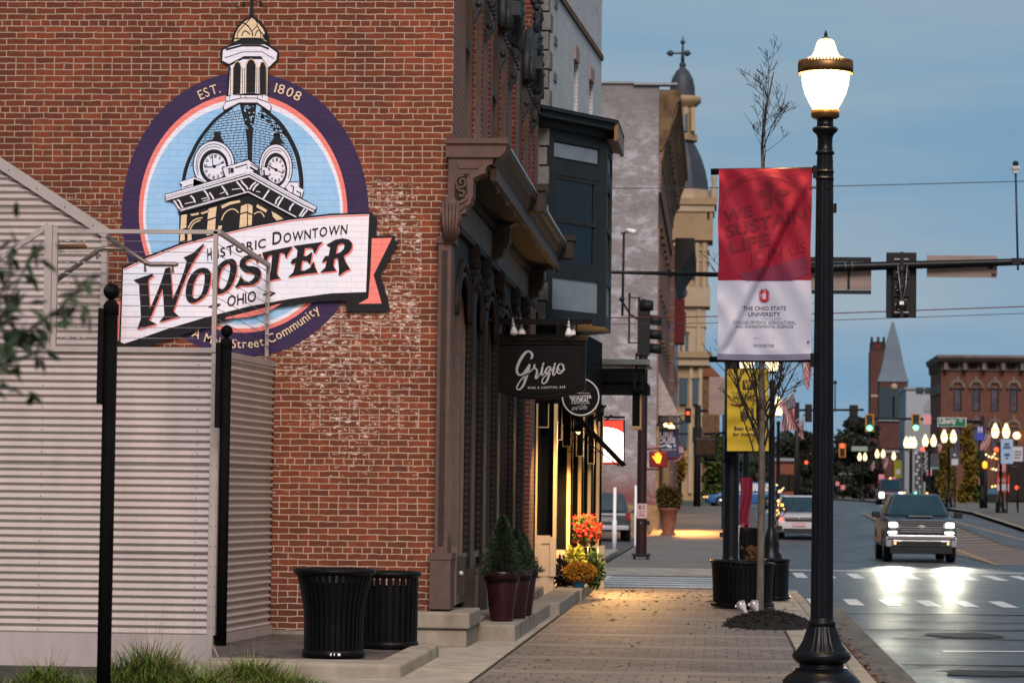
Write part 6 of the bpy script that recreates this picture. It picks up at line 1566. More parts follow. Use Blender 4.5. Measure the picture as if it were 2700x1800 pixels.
b = MB(); fbox(b, 2606, 703, 2618, 708, mY+.06, .05, M['sigblk']); fbox(b, 2614, 720, 2626, 729, mY+.105, .004, M['brown']); b.build('clip', s2)
cm = thing('traffic_camera', 'small traffic camera on a slim blue-black pole rising from the mast arm', 'camera', tuple(pt(2680, 715, mY)))
b = MB(); b.tube([pt(2684, 712, mY-.09), pt(2678, 452, mY-.09)], .021, mat('blue_black_pole', (.01,.03,.07), .4, var=.1), 10); b.build('pole', cm)
b = MB(); fbox(b, 2669, 437, 2690, 446, mY-.15, .13, M['steel']); b.sphere(pt(2678, 432, mY-.09), .06, M['sigblk'], 12); fbox(b, 2671, 446, 2686, 457, mY-.13, .09, M['steel']); b.build('head', cm)
b = MB(); fbox(b, 2669, 680, 2694, 697, mY-.12, .2, M['sigblk']); b.build('clamp', cm)
# pedestrian signal seen from behind, on the mast
ps = thing('walk_signal', 'black pedestrian signal box on the mast, dark face', 'walk signal', tuple(pt(1862, 1206, mY)))
b = MB(); fbox(b, 1829, 1151, 1891, 1206, mY-.15, .25, M['sigblk']); bevel(b.build('case', ps), .05, 3)
b = MB(); fbox(b, 1838, 1158, 1884, 1197, mY-.16, .006, mat('dark_amber_lens', (.03,.014,.006), .25, var=.5, scale=9)); b.build('lens', ps)
b = MB(); b.tube([pt(1856, 1144, mY), pt(1925, 1140, mY)], .025, M['sigblk'], 8); b.tube([pt(1860, 1212, mY), pt(1925, 1214, mY)], .025, M['sigblk'], 8); b.sphere(pt(1862, 1210, mY), .05, M['sigblk'], 8); b.build('bracket', ps)
b = MB(); fbox(b, 1897, 1402, 1908, 1416, mY-.1, .1, M['sigblk']); b.build('push_button', ma)
# ---- wires
for nm, lab, pts_, r, m, Y in (('wire', 'thin upper wire crossing the sky behind the lamp post', [(1560, 497), (1900, 495), (2192, 491), (2700, 478), (3000, 470), (5200, 410)], .010, M['cabl'], 62), ('wire', 'cable under the mast arm, red glow put into its colour', [(1560, 838), (1900, 834), (2192, 826), (2700, 808), (3000, 797), (5200, 720)], .013, M['rcab'], 64), ('wire', 'thin grey wire just below the dark red cable', [(1560, 855), (1900, 851), (2192, 844), (2700, 826), (3000, 815), (5200, 740)], .009, M['cabl'], 66)):
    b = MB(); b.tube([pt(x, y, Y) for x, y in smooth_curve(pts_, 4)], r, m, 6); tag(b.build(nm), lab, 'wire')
# ---- signal pole on the far corner with pedestrian hand
sY = 73.0; sx = ppx(1692, sY)
sp2 = thing('signal_pole', 'dark traffic signal pole at the far corner, with a button sign low on it', 'signal pole', (sx, sY, 0))
M['redblk'] = mat('dark_red_black_pole', (.022,.007,.008), .45, var=.3)
b = MB(); b.lathe((sx,sY,0), [(.14,.06),(.14,1.0),(.125,1.2),(.12,6.0),(.10,6.6),(0,6.65)], M['redblk'], 16); b.build('pole', sp2)
b = MB(); b.box(sx-.24, sx+.24, sY-.24, sY+.24, .09, .14, M['sigblk'])
for dx in (-.17, .17):
    for dy in (-.17, .17): b.cyl((sx+dx, sY+dy, 0), (sx+dx, sY+dy, .1), .03, M['sigblk'], n=6)
b.build('base_plate', sp2)
b = MB(); fbox(b, 1680, 1327, 1705, 1366, sY-.16, .01, mat('button_sign', (.50,.34,.33), .5, var=.06))
M['sprt'] = mat('button_sign_print', (.14,.06,.06), .5, var=0)
for (xa, ya, xb, yb) in ((1684, 1331, 1690, 1342), (1693, 1332, 1701, 1335), (1693, 1338, 1701, 1341), (1684, 1347, 1701, 1349), (1684, 1352, 1697, 1354), (1684, 1357, 1701, 1360)): fbox(b, xa, ya, xb, yb, sY-.163, .002, M['sprt'])
b.build('button_sign', sp2)
b = MB(); fbox(b, 1704, 1372, 1713, 1384, sY-.1, .1, M['sigblk']); b.sphere(pt(1690, 1378, sY-.13), .02, M['steel'], 6); b.build('push_button', sp2)
wk = thing('walk_signal', 'pedestrian signal showing a glowing orange hand', 'walk signal', tuple(pt(1736, 1232, sY)))
M['wred'] = mat('dark_red_case', (.20,.012,.008), .5, var=.2)
b = MB(); fbox(b, 1712, 1189, 1760, 1231, sY-.1, .22, M['wred']); bevel(b.build('case', wk), .03)
b = MB(); hand = [(1731,1220),(1726,1212),(1721,1206),(1720,1202),(1723,1201),(1727,1206),(1727,1196),(1729,1194),(1731,1196),(1731,1203),(1732,1193),(1734,1191),(1736,1193),(1736,1203),(1737,1194),(1739,1193),(1741,1195),(1740,1204),(1742,1199),(1744,1199),(1745,1201),(1743,1211),(1740,1221)]
b.poly([pt(x, y, sY-.106) for x, y in hand], M['shand']); b.build('hand_symbol', wk, fix=False)
b = MB(); b.tube([pt(1695, 1184, sY), pt(1738, 1181, sY), pt(1740, 1189, sY)], .022, M['wred'], 8); b.tube([pt(1695, 1236, sY), pt(1738, 1237, sY), pt(1738, 1231, sY)], .022, M['wred'], 8); b.build('bracket', wk)
cl = thing('traffic_signal', 'cluster of traffic signal heads with visors on top of the far corner pole', 'traffic signal', tuple(pt(1710, 940, sY)))
M['amberglint'] = mat('amber_glint_paint', (.30,.11,.015), .5, var=.3)  # orange lamp glints put into the rim colour
b = MB(); fbox(b, 1684, 790, 1713, 936, sY-.14, .26, M['sigblk']); b.build('housing', cl)
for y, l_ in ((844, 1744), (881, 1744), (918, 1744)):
    b = MB(); a_, c_ = pt(1708, y, sY), pt(l_, y+2, sY-.05); b.tube([a_, c_], .125, M['sigblk'], 14); b.tube([c_ - (c_-a_)*.04 + Vector((0,0,.132)), a_ + Vector((0,0,.132))], .008, M['amberglint'], 5); b.build('visor', cl)
b = MB(); b.tube([pt(1690, 806, sY-.1), pt(1722, 806, sY-.12)], .13, M['sigblk'], 14); b.build('visor', cl)
b = MB()
for x in (1657, 1682): fbox(b, x, 772 if x < 1670 else 785, x+4, 905 if x < 1670 else 940, sY-.18, .04, M['browndark'])
fbox(b, 1657, 783, 1690, 786, sY-.18, .04, M['browndark']); fbox(b, 1657, 902, 1684, 905, sY-.18, .04, M['browndark'])
for y in range(800, 936, 22): b.sphere(pt(1685, y, sY-.19), .010, M['amberglint'], 6)  # small amber balls added as lamp glints along the bracket
b.build('bracket', cl)
cc = thing('security_camera', 'white security camera on a thin black pole in front of the grey brick wall', 'camera', tuple(pt(1642, 830, sY)))
b = MB(); b.tube([pt(1641, 832, sY), pt(1645, 616, sY)], .032, M['sigblk'], 8); b.sphere(pt(1640, 789, sY), .07, M['sigblk'], 10); b.tube([pt(1641, 795, sY), pt(1662, 830, sY), pt(1690, 845, sY)], .03, M['sigblk'], 6); b.build('pole', cc)
b = MB(); a_, c_ = pt(1653, 607, sY-.05), pt(1675, 612, sY-.2); b.tube([a_, c_], .062, M['white'], 12); b.tube([pt(1637, 616, sY), pt(1655, 612, sY)], .02, M['sigblk'], 6); b.build('head', cc)
for lab, x0, x1, y0, y1, ym, Y in (('white marker post nearer the flowers, thicker at the foot', 1616, 1626, 1281, 1447, 1368, 84), ('white marker post beside the far corner signal pole', 1673, 1680, 1275, 1428, 1428, 92)):
    t = thing('marker_post', lab, 'post', (ppx((x0+x1)/2, Y), Y, 0), 'white marker posts'); c = ppx((x0+x1)/2, Y); r = (x1-x0)*Y/FPX/2
    b = MB(); b.tube([(c, Y, -.06), (c, Y, zpx(ym, Y)), (c, Y, zpx(ym-3, Y)), (c, Y, zpx(y0, Y))], [r*1.25, r*1.25, r*.85, r*.85] if ym < y1 else [r]*4, M['white'], 10); b.build('tube', t)
    b = MB(); b.lathe((c, Y, -.06), [(r*2.0,0),(r*2.0,.04),(r*1.2,.06)], M['blackmat'], 12); b.build('foot', t)

# ================================================================ twin and single street lamps down the street
def far_lamp(px, Y, heads, label, group='lit street lamps down the street', H=4.65):
    x = ppx(px, Y); z0 = gz(Y); t = thing('street_lamp', label, 'street lamp', (x, Y, z0), group)
    b = MB(); b.lathe((x,Y,z0), [(.28,-.1),(.28,.15),(.20,.25),(.22,.42),(.12,.75),(.085,.85),(.065,H-1.15),(.09,H-1.1),(.06,H-1.0)], M['post'], 14)
    for dx in heads:
        if abs(dx) > .01: b.tube([(x,Y,z0+H-1.1), (x+dx*.5,Y,z0+H-1.0), (x+dx,Y,z0+H-.98), (x+dx,Y,z0+H-.8)], .035, M['post'], 6)
    b.build('post', t)
    for dx in heads:
        g = MB(); g.lathe((x+dx, Y, z0+H), [(.09,-.80),(.16,-.66),(.20,-.5),(.205,-.38),(.17,-.28),(.12,-.22),(.08,-.08),(.06,-.02),(0,.0)], M['lampglow'], 14); g.build('globe', t)
        c = MB(); c.lathe((x+dx, Y, z0+H), [(.11,-.84),(.11,-.78),(.03,-.76)], M['post'], 12); c.lathe((x+dx, Y, z0+H), [(.205,-.41),(.22,-.40),(.205,-.36)], M['gilt'], 16); c.build('cap', t)
    return t
l2 = far_lamp(2034, 73, (0,), 'dark lamp post right of the bare trunk, its globe just under the white banner', H=5.6)
far_lamp(1966, 74, (0,), 'lit lamp globe peeking out under the white banner, left of the bare trunk', H=5.6)
far_lamp(2051, 114, (0,), 'lit lamp globe half hidden by the dark post, beside the flags', H=5.5)
yb = thing('banner', 'yellow college banner hanging behind the bare tree', 'banner', tuple(pt(1971, 1190, 55.62)))
M['yel'] = mat('yellow_banner_cloth', (.42,.29,.018), .75, var=.15, scale=1.5, c2=(.34,.24,.02)); M['ytx'] = mat('banner_print_dark', (.028,.024,.016), .7, var=0)
def ypt(x, y, k=0): p = pt(x, y, 55.62 - k); p.y -= .22; p.y += .03*math.sin((x-1917)*.07+y*.05) + .02*math.sin(y*.13); return p
b = MB(); b.grid(lambda u, v: ypt(1917+109*u, 974+215*v), 14, 24, M['yel']); b.build('cloth', yb, fix=False)
b = MB(); f = lambda x, y: ypt(x, y, .02)
b.poly([f(*q) for q in [(1958,1003),(1984,1003),(1984,1028),(1958,1028)]], M['ytx']); put_text(b, 'W', (1962, 1025), (1980, 1025), 28, M['yel'], lambda x, y: ypt(x, y, .03), .05)
for s_, a, c, y, sz, bo in (('THE COLLEGE OF', 1928, 2014, 1041, 11, .0), ('WOOSTER', 1932, 2010, 1054, 15, .03), ('#1', 1952, 1986, 1104, 40, .04), ('Best College', 1936, 2008, 1134, 14, .02), ('for Internships', 1932, 2012, 1149, 14, .02)): put_text(b, s_, (a, y), (c, y), sz, M['ytx'], f, bo)
b.poly([f(*q) for q in [(1926,1064),(1940,1068),(1970,1065),(1970,1068),(1940,1071),(1926,1067)]], M['bred']); b.build('print', yb, fix=False)
b = MB(); b.tube([pt(1912, 974, 55.625), pt(2027, 974, 55.62)], .022, M['black'], 8); b.tube([pt(1912, 1190, 55.625), pt(2027, 1190, 55.62)], .022, M['black'], 8); b.build('arm', yb)
# ---- flags on slanted poles
M['fred'] = mat('flag_red', (.32,.010,.014), .75, var=.15); M['fwht'] = mat('flag_white', (.50,.45,.45), .75, var=.1); M['fblu'] = mat('flag_blue', (.02,.025,.09), .75, var=.1)
def flag(foot, top, corners, Y, label, seed):
    t = thing('flag', label, 'flag', tuple(pt(foot[0], foot[1], Y)), 'national flags on lamp posts'); rr = random.Random(seed)
    b = MB(); b.tube([pt(foot[0], foot[1], Y), pt(top[0], top[1], Y)], .018, M['steel'], 6); b.sphere(pt(top[0], top[1], Y), .04, M['gilt'], 6); b.build('pole', t)
    c0, c1, c2, c3 = corners    # hoist-top, fly-top, fly-bottom, hoist-bottom  (u along the fly, v across the stripes)
    def fn(u, v):
        x = (c0[0]*(1-u)+c1[0]*u)*(1-v) + (c3[0]*(1-u)+c2[0]*u)*v; y = (c0[1]*(1-u)+c1[1]*u)*(1-v) + (c3[1]*(1-u)+c2[1]*u)*v
        p = pt(x, y, Y); p.y += .10*math.sin(v*9+u*4+seed); p.x += .03*math.sin(u*7+v*5); return p
    b = MB(); b.grid(fn, 20, 26, lambda u, v: M['fblu'] if (u < .4 and v < .54) else (M['fred'] if int(v*13) % 2 == 0 else M['fwht'])); b.build('cloth', t, fix=False)
    s_ = MB()
    for i in range(5):
        for j in range(5): p = fn(.05+.07*i, .06+.1*j); s_.add([p+Vector((-.02,-.03,0)), p+Vector((0,-.03,.02)), p+Vector((.02,-.03,0)), p+Vector((0,-.03,-.02))], [(0,1,2,3)], M['fwht'])
    s_.build('stars', t, fix=False); return t
flag((2040, 1020), (2112, 946), [(2108, 952), (2128, 1030), (2140, 1000), (2139, 930)], 72, 'topmost national flag, close against the black lamp post', 1)
flag((2052, 1078), (2096, 1030), [(2092, 1036), (2104, 1132), (2066, 1136), (2058, 1062)], 73, 'largest national flag, hanging left of the lamp post', 2)
flag((2060, 1140), (2120, 1094), [(2118, 1097), (2120, 1160), (2108, 1150), (2104, 1120)], 110, 'smallest national flag behind the largest one', 3)
M['redcl'] = mat('crimson_cloth', (.13,.008,.022), .8, var=.3, scale=6); M['pinkcl'] = mat('hot_pink_cloth', (.34,.035,.10), .8, var=.2, scale=6)
dc = thing('draped_cloth', 'crimson and pink cloth draped on a stand behind the planters', 'cloth', tuple(pt(1968, 1415, 66)))
b = MB(); b.grid(lambda u, v: pt(1950+34*u*(1-.25*v)+3*math.sin(v*5), 1258+125*v, 66 - .05*math.sin(u*7+v*2)), 10, 14, M['redcl']); b.build('upper_cloth', dc, fix=False)
b = MB(); b.grid(lambda u, v: pt(1958+20*u-4*v, 1378+34*v, 66.05 - .08*math.sin(u*9)), 8, 5, M['pinkcl']); b.build('lower_cloth', dc, fix=False)
b = MB(); b.tube([pt(1970, 1412, 66.1), pt(1970, 1255, 66.1)], .03, M['black'], 6); b.tube([pt(1950, 1262, 66.1), pt(1984, 1262, 66.1)], .02, M['black'], 6); b.build('stand', dc)
# ================================================================ vehicles (front at local y = 0, facing -y)
M['tyre'] = mat('tyre_rubber', (.012,.012,.013), .85, var=.2); M['rim'] = mat('alloy_rim', (.35,.35,.36), .3, metal=.8, var=.1); M['plastic'] = mat('black_plastic', (.012,.012,.013), .5, var=.1)
M['hlite'] = glow('lit_headlamp', (1.0, .97, .72), 2.0); M['hoff'] = mat('headlamp_lens', (.22,.2,.2), .12, var=.2, spec=.8); M['tail'] = glow('lit_tail_lamp', (1, .06, .03), 2.5); M['pinkplate'] = mat('licence_plate', (.50,.30,.31), .5, var=.05)
M['wshield'] = mat('tinted_windscreen', (.008,.028,.038), .08, var=.35, scale=2.5, spec=.6)
def paint(name, c): return mat(name, c, .26, metal=0, var=.08, scale=2, spec=.45)
def vehicle(name, label, cat, loc, rz, L, W, H, side, cab, pm, lit=True, kind='car', group=None, tail=False):
    """side: list of (y, z) body outline; cab: (y0b, y1b, zb, y0t, y1t, zt, half_b, half_t)"""
    t = thing(name, label, cat, loc, group, rz); h = W/2
    def loc_(mbx, nm, par=t, bev=0, fix=True):
        o = mbx.build(nm, par, local=True, fix=fix)
        if bev: bevel(o, bev, 3)
        return o
    b = MB(); n = len(side); vs = []
    for s_ in (-1, 1):
        for k_, (sc, dz) in enumerate(((1.0, 0),)):
            for y, z in side:
                taper = 1 - .10*max(0, (.45-y)/.45)**2 - .05*max(0, (y-L+.4)/.4)**2 - .04*max(0, (z-.75)/.5)
                vs.append((s_*h*taper, y, z))
    fs = [tuple(range(n)), tuple(range(2*n-1, n-1, -1))] + [(i, (i+1) % n, n+(i+1) % n, n+i) for i in range(n)]
    b.add(vs, fs, pm); body = loc_(b, 'body', bev=.09)
    y0b, y1b, zb, y0t, y1t, zt, hb_, ht = cab
    c = MB(); V = [(-hb_,y0b,zb),(hb_,y0b,zb),(hb_,y1b,zb),(-hb_,y1b,zb),(-ht,y0t,zt),(ht,y0t,zt),(ht,y1t,zt),(-ht,y1t,zt)]
    c.add(V, [(0,1,2,3),(4,7,6,5),(0,4,5,1),(1,5,6,2),(2,6,7,3),(3,7,4,0)], pm); loc_(c, 'cab', bev=.13)
    def quad(i, j, k, l, u0, u1, v0, v1, o):
        a, b_, c_, d = (Vector(V[q]) for q in (i, j, k, l)); nn_ = (b_-a).cross(d-a).normalized()
        f_ = lambda u, v: (a*(1-u)+b_*u)*(1-v) + (d*(1-u)+c_*u)*v + nn_*o
        return [f_(u0, v0), f_(u1, v0), f_(u1, v1), f_(u0, v1)]
    g = MB(); g.add(quad(0,1,5,4,.07,.93,.06,.90,.008), [(0,1,2,3)], M['wshield']); loc_(g, 'windscreen', fix=False)
    for i, j, k, l in ((3,0,4,7), (1,2,6,5)):
        g = MB(); m_ = [(.08,.46),(.50,.93)]
        if i == 1: m_ = [(1-b_, 1-a_) for a_, b_ in m_]; m_ = [(.08,.5),(.54,.92)]
        for u0, u1 in m_: g.add(quad(i,j,k,l,u0,u1,.10,.86,.012), [(0,1,2,3)], M['glass'])
        loc_(g, 'side_window', fix=False)
    g = MB(); g.add(quad(2,3,7,6,.08,.92,.12,.88,.01), [(0,1,2,3)], M['wshield']); loc_(g, 'rear_window', fix=False)
    r = .39 if kind == 'truck' else .33
    for y in (L*.165, L*.80):
        for s_ in (-1, 1):
            w = MB(); xo, xi = s_*(h-.015), s_*(h-.26)
            w.tube([(xi,y,r), (xi+.03*s_,y,r), (xo-.03*s_,y,r), (xo,y,r)], [r*.93,r,r,r*.93], M['tyre'], 24); o = loc_(w, 'wheel')
            q = MB(); q.tube([(xo-.02*s_,y,r), (xo+.008*s_,y,r)], [r*.66, r*.62], M['rim'], 20)
            for k in range(6): a = k*math.pi/3; q.obox((xo+.01*s_, y+.1*math.cos(a), r+.1*math.sin(a)), (.006,0,0), (0,.09*math.cos(a),.09*math.sin(a)), (0,-.02*math.sin(a),.02*math.cos(a)), M['plastic'])
            loc_(q, 'rim', o)
    for s_ in (-1, 1):
        m_ = MB(); zz = zb+.02; m_.obox((s_*(h+.14), y0b+.35, zz+.02), (.12,0,0), (0,.05,0), (0,0,.085 if kind == 'truck' else .06), pm if kind != 'truck' else M['plastic']); m_.obox((s_*(h-.02), y0b+.37, zz-.02), (.08,0,0), (0,.02,0), (0,0,.02), M['plastic']); loc_(m_, 'mirror', bev=.02)
    if tail:
        for s_ in (-1, 1): m_ = MB(); m_.obox((s_*(h-.1), L+.005, .95), (.07,0,0), (0,.02,0), (0,0,.14), M['tail']); loc_(m_, 'tail_lamp')
    return t, loc_
# ---- pickup truck
tY = 79.5; tx = pt(2430, 1310, tY).x; tz = gz(tY)-.127
pm = paint('steel_blue_truck_paint', (.028,.042,.054))
side = [(.05,.42),(.0,.62),(.0,.95),(.05,1.13),(.25,1.20),(1.45,1.26),(1.6,1.27),(3.9,1.27),(5.8,1.24),(5.85,.6),(5.75,.45),(4.95,.42),(4.8,.78),(4.5,.85),(4.2,.78),(4.05,.42),(1.5,.40),(1.35,.78),(1.0,.86),(.62,.78),(.5,.42)]
tr_, TL = vehicle('pickup_truck', 'blue-grey pickup truck with bright headlights driving toward the camera', 'truck', (tx, tY, tz), R(0), 5.85, 2.02, 1.9, side, (1.45, 4.0, 1.26, 2.15, 3.75, 1.90, .92, .66), pm, kind='truck')
b = MB(); b.box(-.60, .60, -.035, .02, .80, 1.14, M['plastic'])
for k in range(5): b.box(-.59, .59, -.055, -.03, .835+k*.062, .858+k*.062, M['chrome'] if k in (3, 4) else M['rim'])
b.box(-.62, .62, -.06, -.03, 1.14, 1.165, M['chrome']); TL(b, 'grille')
b = MB(); b.box(-.11, .11, -.085, -.05, .955, 1.0, M['rim']); b.box(-.045, .045, -.09, -.05, .935, 1.02, M['rim']); TL(b, 'badge', bev=.01)
b = MB(); b.box(-.93, .93, -.09, .06, .62, .76, M['chrome']); b.box(-.98, -.80, -.06, .2, .42, .70, M['rim']); b.box(.80, .98, -.06, .2, .42, .70, M['rim']); b.box(-.80, .80, -.07, .1, .45, .62, M['rim']); TL(b, 'bumper', bev=.03)
b = MB(); b.box(-.55, .55, -.08, .0, .47, .60, M['plastic']); b.box(-.85, .85, -.02, .2, .24, .44, M['plastic']); TL(b, 'air_dam', bev=.02)
for s_ in (-1, 1):
    b = MB(); b.box(s_*.78-.11, s_*.78+.11, -.06, .02, .96, 1.10, M['hlite']); b.box(s_*.78-.14, s_*.78+.11, -.06, .02, .79, .85, M['hlite']); TL(b, 'headlight', bev=.035)
    b = MB(); b.box(s_*.62-.09, s_*.62+.09, -.085, -.07, .48, .57, M['plastic']); b.sphere((s_*.72, -.085, .525), .028, M['samb'], 8); TL(b, 'fog_lamp')
    sp = bpy.data.lights.new('headlight_beam', 'SPOT'); sp.energy = 700; sp.spot_size = R(22); sp.spot_blend = .7; sp.color = (1, .95, .74); sp.shadow_soft_size = .16
    so_ = bpy.data.objects.new('headlight_beam', sp); col.objects.link(so_); so_.parent = tr_; so_.location = (s_*.80, -.12, 1.03); so_.rotation_euler = Vector((-.03, -1, -.028)).to_track_quat('-Z', 'Y').to_euler()
b = MB(); b.box(-.35, .35, .45, 1.3, 1.245, 1.285, pm); TL(b, 'hood_scoop', bev=.03)
b = MB()
for k in (-.32, 0, .32): b.sphere((k, 2.4, 1.905), .035, M['samb'] if k else M['sgrn'], 8)
TL(b, 'roof_lamp')
# ---- white minivan parked
vY = 112.0; vx = pt(2108, 1310, vY).x; side = [(.08,.30),(.0,.45),(.0,.70),(.12,.88),(.85,1.02),(1.1,1.05),(4.9,1.05),(5.05,.9),(5.1,.4),(4.6,.25),(4.45,.6),(4.1,.68),(3.75,.6),(3.6,.25),(1.35,.25),(1.2,.6),(.88,.68),(.55,.6),(.4,.27)]
pmw = paint('white_car_paint', (.42,.42,.43)); vz = gz(vY) - .127
vn, VL = vehicle('minivan', 'white minivan parked behind the lamp post', 'car', (vx, vY, vz), 0, 5.1, 1.99, 1.74, side, (.95, 5.0, 1.04, 1.75, 4.7, 1.74, .92, .70), pmw)
b = MB(); b.box(-.58, .58, -.03, .05, .80, .92, M['chrome']); b.box(-.55, .55, -.035, .04, .74, .80, M['plastic']); VL(b, 'grille', bev=.01)
b = MB(); b.box(-.60, .60, -.03, .05, .37, .45, M['plastic']); b.box(-.93, -.66, -.02, .1, .40, .55, M['plastic']); b.box(.66, .93, -.02, .1, .40, .55, M['plastic']); VL(b, 'air_intake')
for s_ in (-1, 1): b = MB(); b.prism([(s_*.96,.10,.93),(s_*.60,-.01,.80),(s_*.62,-.01,.90),(s_*.90,.2,.97)], (0,.05,0), M['hoff']); b.sphere((s_*.70, -.03, .82), .05, M['tail'], 8); VL(b, 'headlight')
b = MB(); b.box(-.26, .26, -.045, -.03, .54, .68, M['pinkplate']); VL(b, 'licence_plate')
b = MB(); b.box(-.05, .05, -.04, -.03, .81, .91, M['rim']); VL(b, 'badge')
# ---- blue car turning out of the side street, seen from its side
cY = 164.0; c0 = pt(1786, 1310, cY).x; pmb = paint('bright_blue_car_paint', (.018,.09,.26)); cz = gz(cY)-.12
side = [(.05,.28),(.0,.45),(.02,.62),(.2,.74),(1.0,.86),(1.3,.90),(3.6,.92),(4.3,.86),(4.4,.5),(4.35,.3),(3.9,.25),(3.75,.55),(3.45,.64),(3.15,.55),(3.0,.25),(1.3,.25),(1.15,.55),(.85,.64),(.55,.55),(.4,.26)]
cb_, CL = vehicle('hatchback', 'bright blue small car at the end of the pavement', 'car', (pt(1862, 1310, cY).x, cY, cz), R(-82), 4.4, 1.75, 1.5, side, (1.05, 4.2, .90, 1.9, 3.7, 1.5, .80, .60), pmb)
for s_ in (-1, 1): b = MB(); b.obox((s_*.62, .03, .62), (.16,0,0), (0,.06,0), (0,0,.07), M['hoff']); b.sphere((s_*.6, -.03, .62), .05, M['samb'], 8); CL(b, 'headlight')
b = MB(); b.box(-.4, .4, -.02, .05, .38, .5, M['plastic']); CL(b, 'grille')
b = MB()
for q in ((-.885, 1.6), (-.885, 2.0)): b.obox((q[0], q[1], .66), (.006,0,0), (0,.12,0), (0,0,.11), M['white'])
CL(b, 'door_decal')
# ---- dark suv in the parking lot, rear toward the camera
sY_ = 104.0; pms = paint('dark_teal_suv_paint', (.03,.045,.055))
side = [(.05,.40),(.0,.6),(.0,1.0),(.1,1.08),(4.4,1.05),(4.6,.9),(4.65,.5),(4.2,.35),(4.1,.7),(3.75,.8),(3.4,.7),(3.25,.35),(1.35,.35),(1.2,.7),(.85,.8),(.5,.7),(.4,.4)]
sv, SL = vehicle('suv', 'dark teal suv parked in the lot behind the flowers', 'car', (pt(1597, 1310, sY_).x, sY_, -.056), R(4), 4.65, 1.9, 1.75, side, (.08, 3.4, 1.06, .45, 2.7, 1.76, .86, .66), pms)
b = MB(); b.box(-.85, .85, -.06, .1, .42, .58, M['steel']); SL(b, 'bumper', bev=.02)
b = MB(); b.box(-.25, .25, -.03, .0, .72, .88, M['rim']); b.box(-.75, .75, -.02, 0, .94, .97, M['chrome']); SL(b, 'licence_plate')
for s_ in (-1, 1): b = MB(); b.obox((s_*.82, 0, .92), (.08,0,0), (0,.03,0), (0,0,.14), M['sred'] if False else M['wred']); SL(b, 'tail_lamp')
b = MB(); b.box(-.5, .5, -.01, .04, 1.13, 1.16, M['plastic']); SL(b, 'wiper')
# ---- far van with lights, small far cars
fY = 215.0; pmf = paint('plum_van_paint', (.05,.03,.045))
side = [(.05,.35),(.0,.55),(.0,.9),(.2,1.0),(1.0,1.1),(4.6,1.1),(4.7,.5),(4.2,.3),(3.9,.65),(3.5,.65),(3.3,.3),(1.3,.3),(1.1,.65),(.7,.65),(.5,.32)]
vf, FL = vehicle('van', 'dark plum van with lit headlights far down the street', 'car', (pt(2350, 1310, fY).x, fY, gz(fY)-.12), R(0), 4.7, 1.9, 1.9, side, (.7, 4.5, 1.08, 1.3, 4.2, 1.95, .88, .70), pmf)
M['hl2'] = glow('far_headlamp', (1, .97, .95), 2)
for s_ in (-1, 1): b = MB(); b.obox((s_*.72, -.02, .72), (.16,0,0), (0,.05,0), (0,0,.22), M['hl2']); FL(b, 'headlight')
b = MB(); b.sphere((0, 1.4, 1.97), .07, M['samb'], 8); FL(b, 'roof_lamp')
# ================================================================ grey painted brick building with bracketed cornice
gY0 = 118.0; gx = pt(1728, 1310, gY0).x
gb = thing('brick_building', 'tall grey painted brick building with an ornate ochre cornice on its street side', 'building', (gx, gY0, gz(gY0)))
def gwall():
    m, n, l, b = nmat('grey_painted_brick')
    cb, ad, br = brick_nodes(n, l, 'x', bw=.24, rh=.085, mortar=.009, c1=(.265,.255,.255), c2=(.19,.18,.183), squash=1.0)
    v = cb.outputs['Vector']; big = noisen(n, l, v, .35, 5, .65); mid = noisen(n, l, v, 1.1, 6, .7, (1,1.6,1)); sp = n.new('ShaderNodeSeparateXYZ'); l.new(v, sp.inputs['Vector'])
    c = mixc(n, l, ramp(n, l, mid, .50, .60, 0, .9), br.outputs['Color'], (.42,.42,.45))
    c = mixc(n, l, ramp(n, l, big, .48, .66, 0, .6), c, (.14,.12,.115))
    c = mixc(n, l, mathn(n, l, 'MULTIPLY', ramp(n, l, sp.outputs['Y'], 15.5, 18, 0, .65), ramp(n, l, mid, .3, .6)), c, (.10,.085,.08))
    c = mixc(n, l, mathn(n, l, 'MULTIPLY', ramp(n, l, sp.outputs['Y'], 2.6, 1.4), ramp(n, l, mid, .35, .5)), c, (.17,.05,.045))
    c = mixc(n, l, mathn(n, l, 'MULTIPLY', br.outputs['Fac'], .6), c, (.13,.12,.12))
    l.new(c, b.inputs['Base Color']); b.inputs['Roughness'].default_value = .85
    bp = n.new('ShaderNodeBump'); bp.inputs['Strength'].default_value = .5; bp.inputs['Distance'].default_value = .02; l.new(br.outputs['Fac'], bp.inputs['Height']); bp.invert = True; l.new(bp.outputs['Normal'], b.inputs['Normal']); return m
M['gwall'] = gwall(); M['ochre'] = mat('ochre_stone', (.055,.034,.018), .8, scale=1.6, c2=(.185,.12,.06), bump=.4, bscale=5); M['coping'] = mat('metal_coping', (.22,.24,.25), .5, metal=.4, var=.1)
M['pinkbrick'] = brick_mat('pinkish_brick', 'y', (.22,.10,.08), (.17,.075,.062), (.24,.18,.15), bw=.3, rh=.09, mortar=.008, dirt=.3); M['stonebase'] = mat('ochre_stone_base', (.22,.16,.085), .85, var=.35, scale=2)
zt_ = zpx(219, gY0, 1650)
b = MB(); b.add([(-30,gY0,gz(gY0)+1.0),(gx,gY0,gz(gY0)+1.0),(gx,gY0,zt_),(-30,gY0,zt_)], [(0,1,2,3)], M['gwall']); b.build('side_wall', gb, fix=False)
b = MB(); b.box(-30, gx+.05, gY0-.12, gY0+.3, -.1, gz(gY0)+1.0, M['stonebase']); b.build('stone_base', gb)
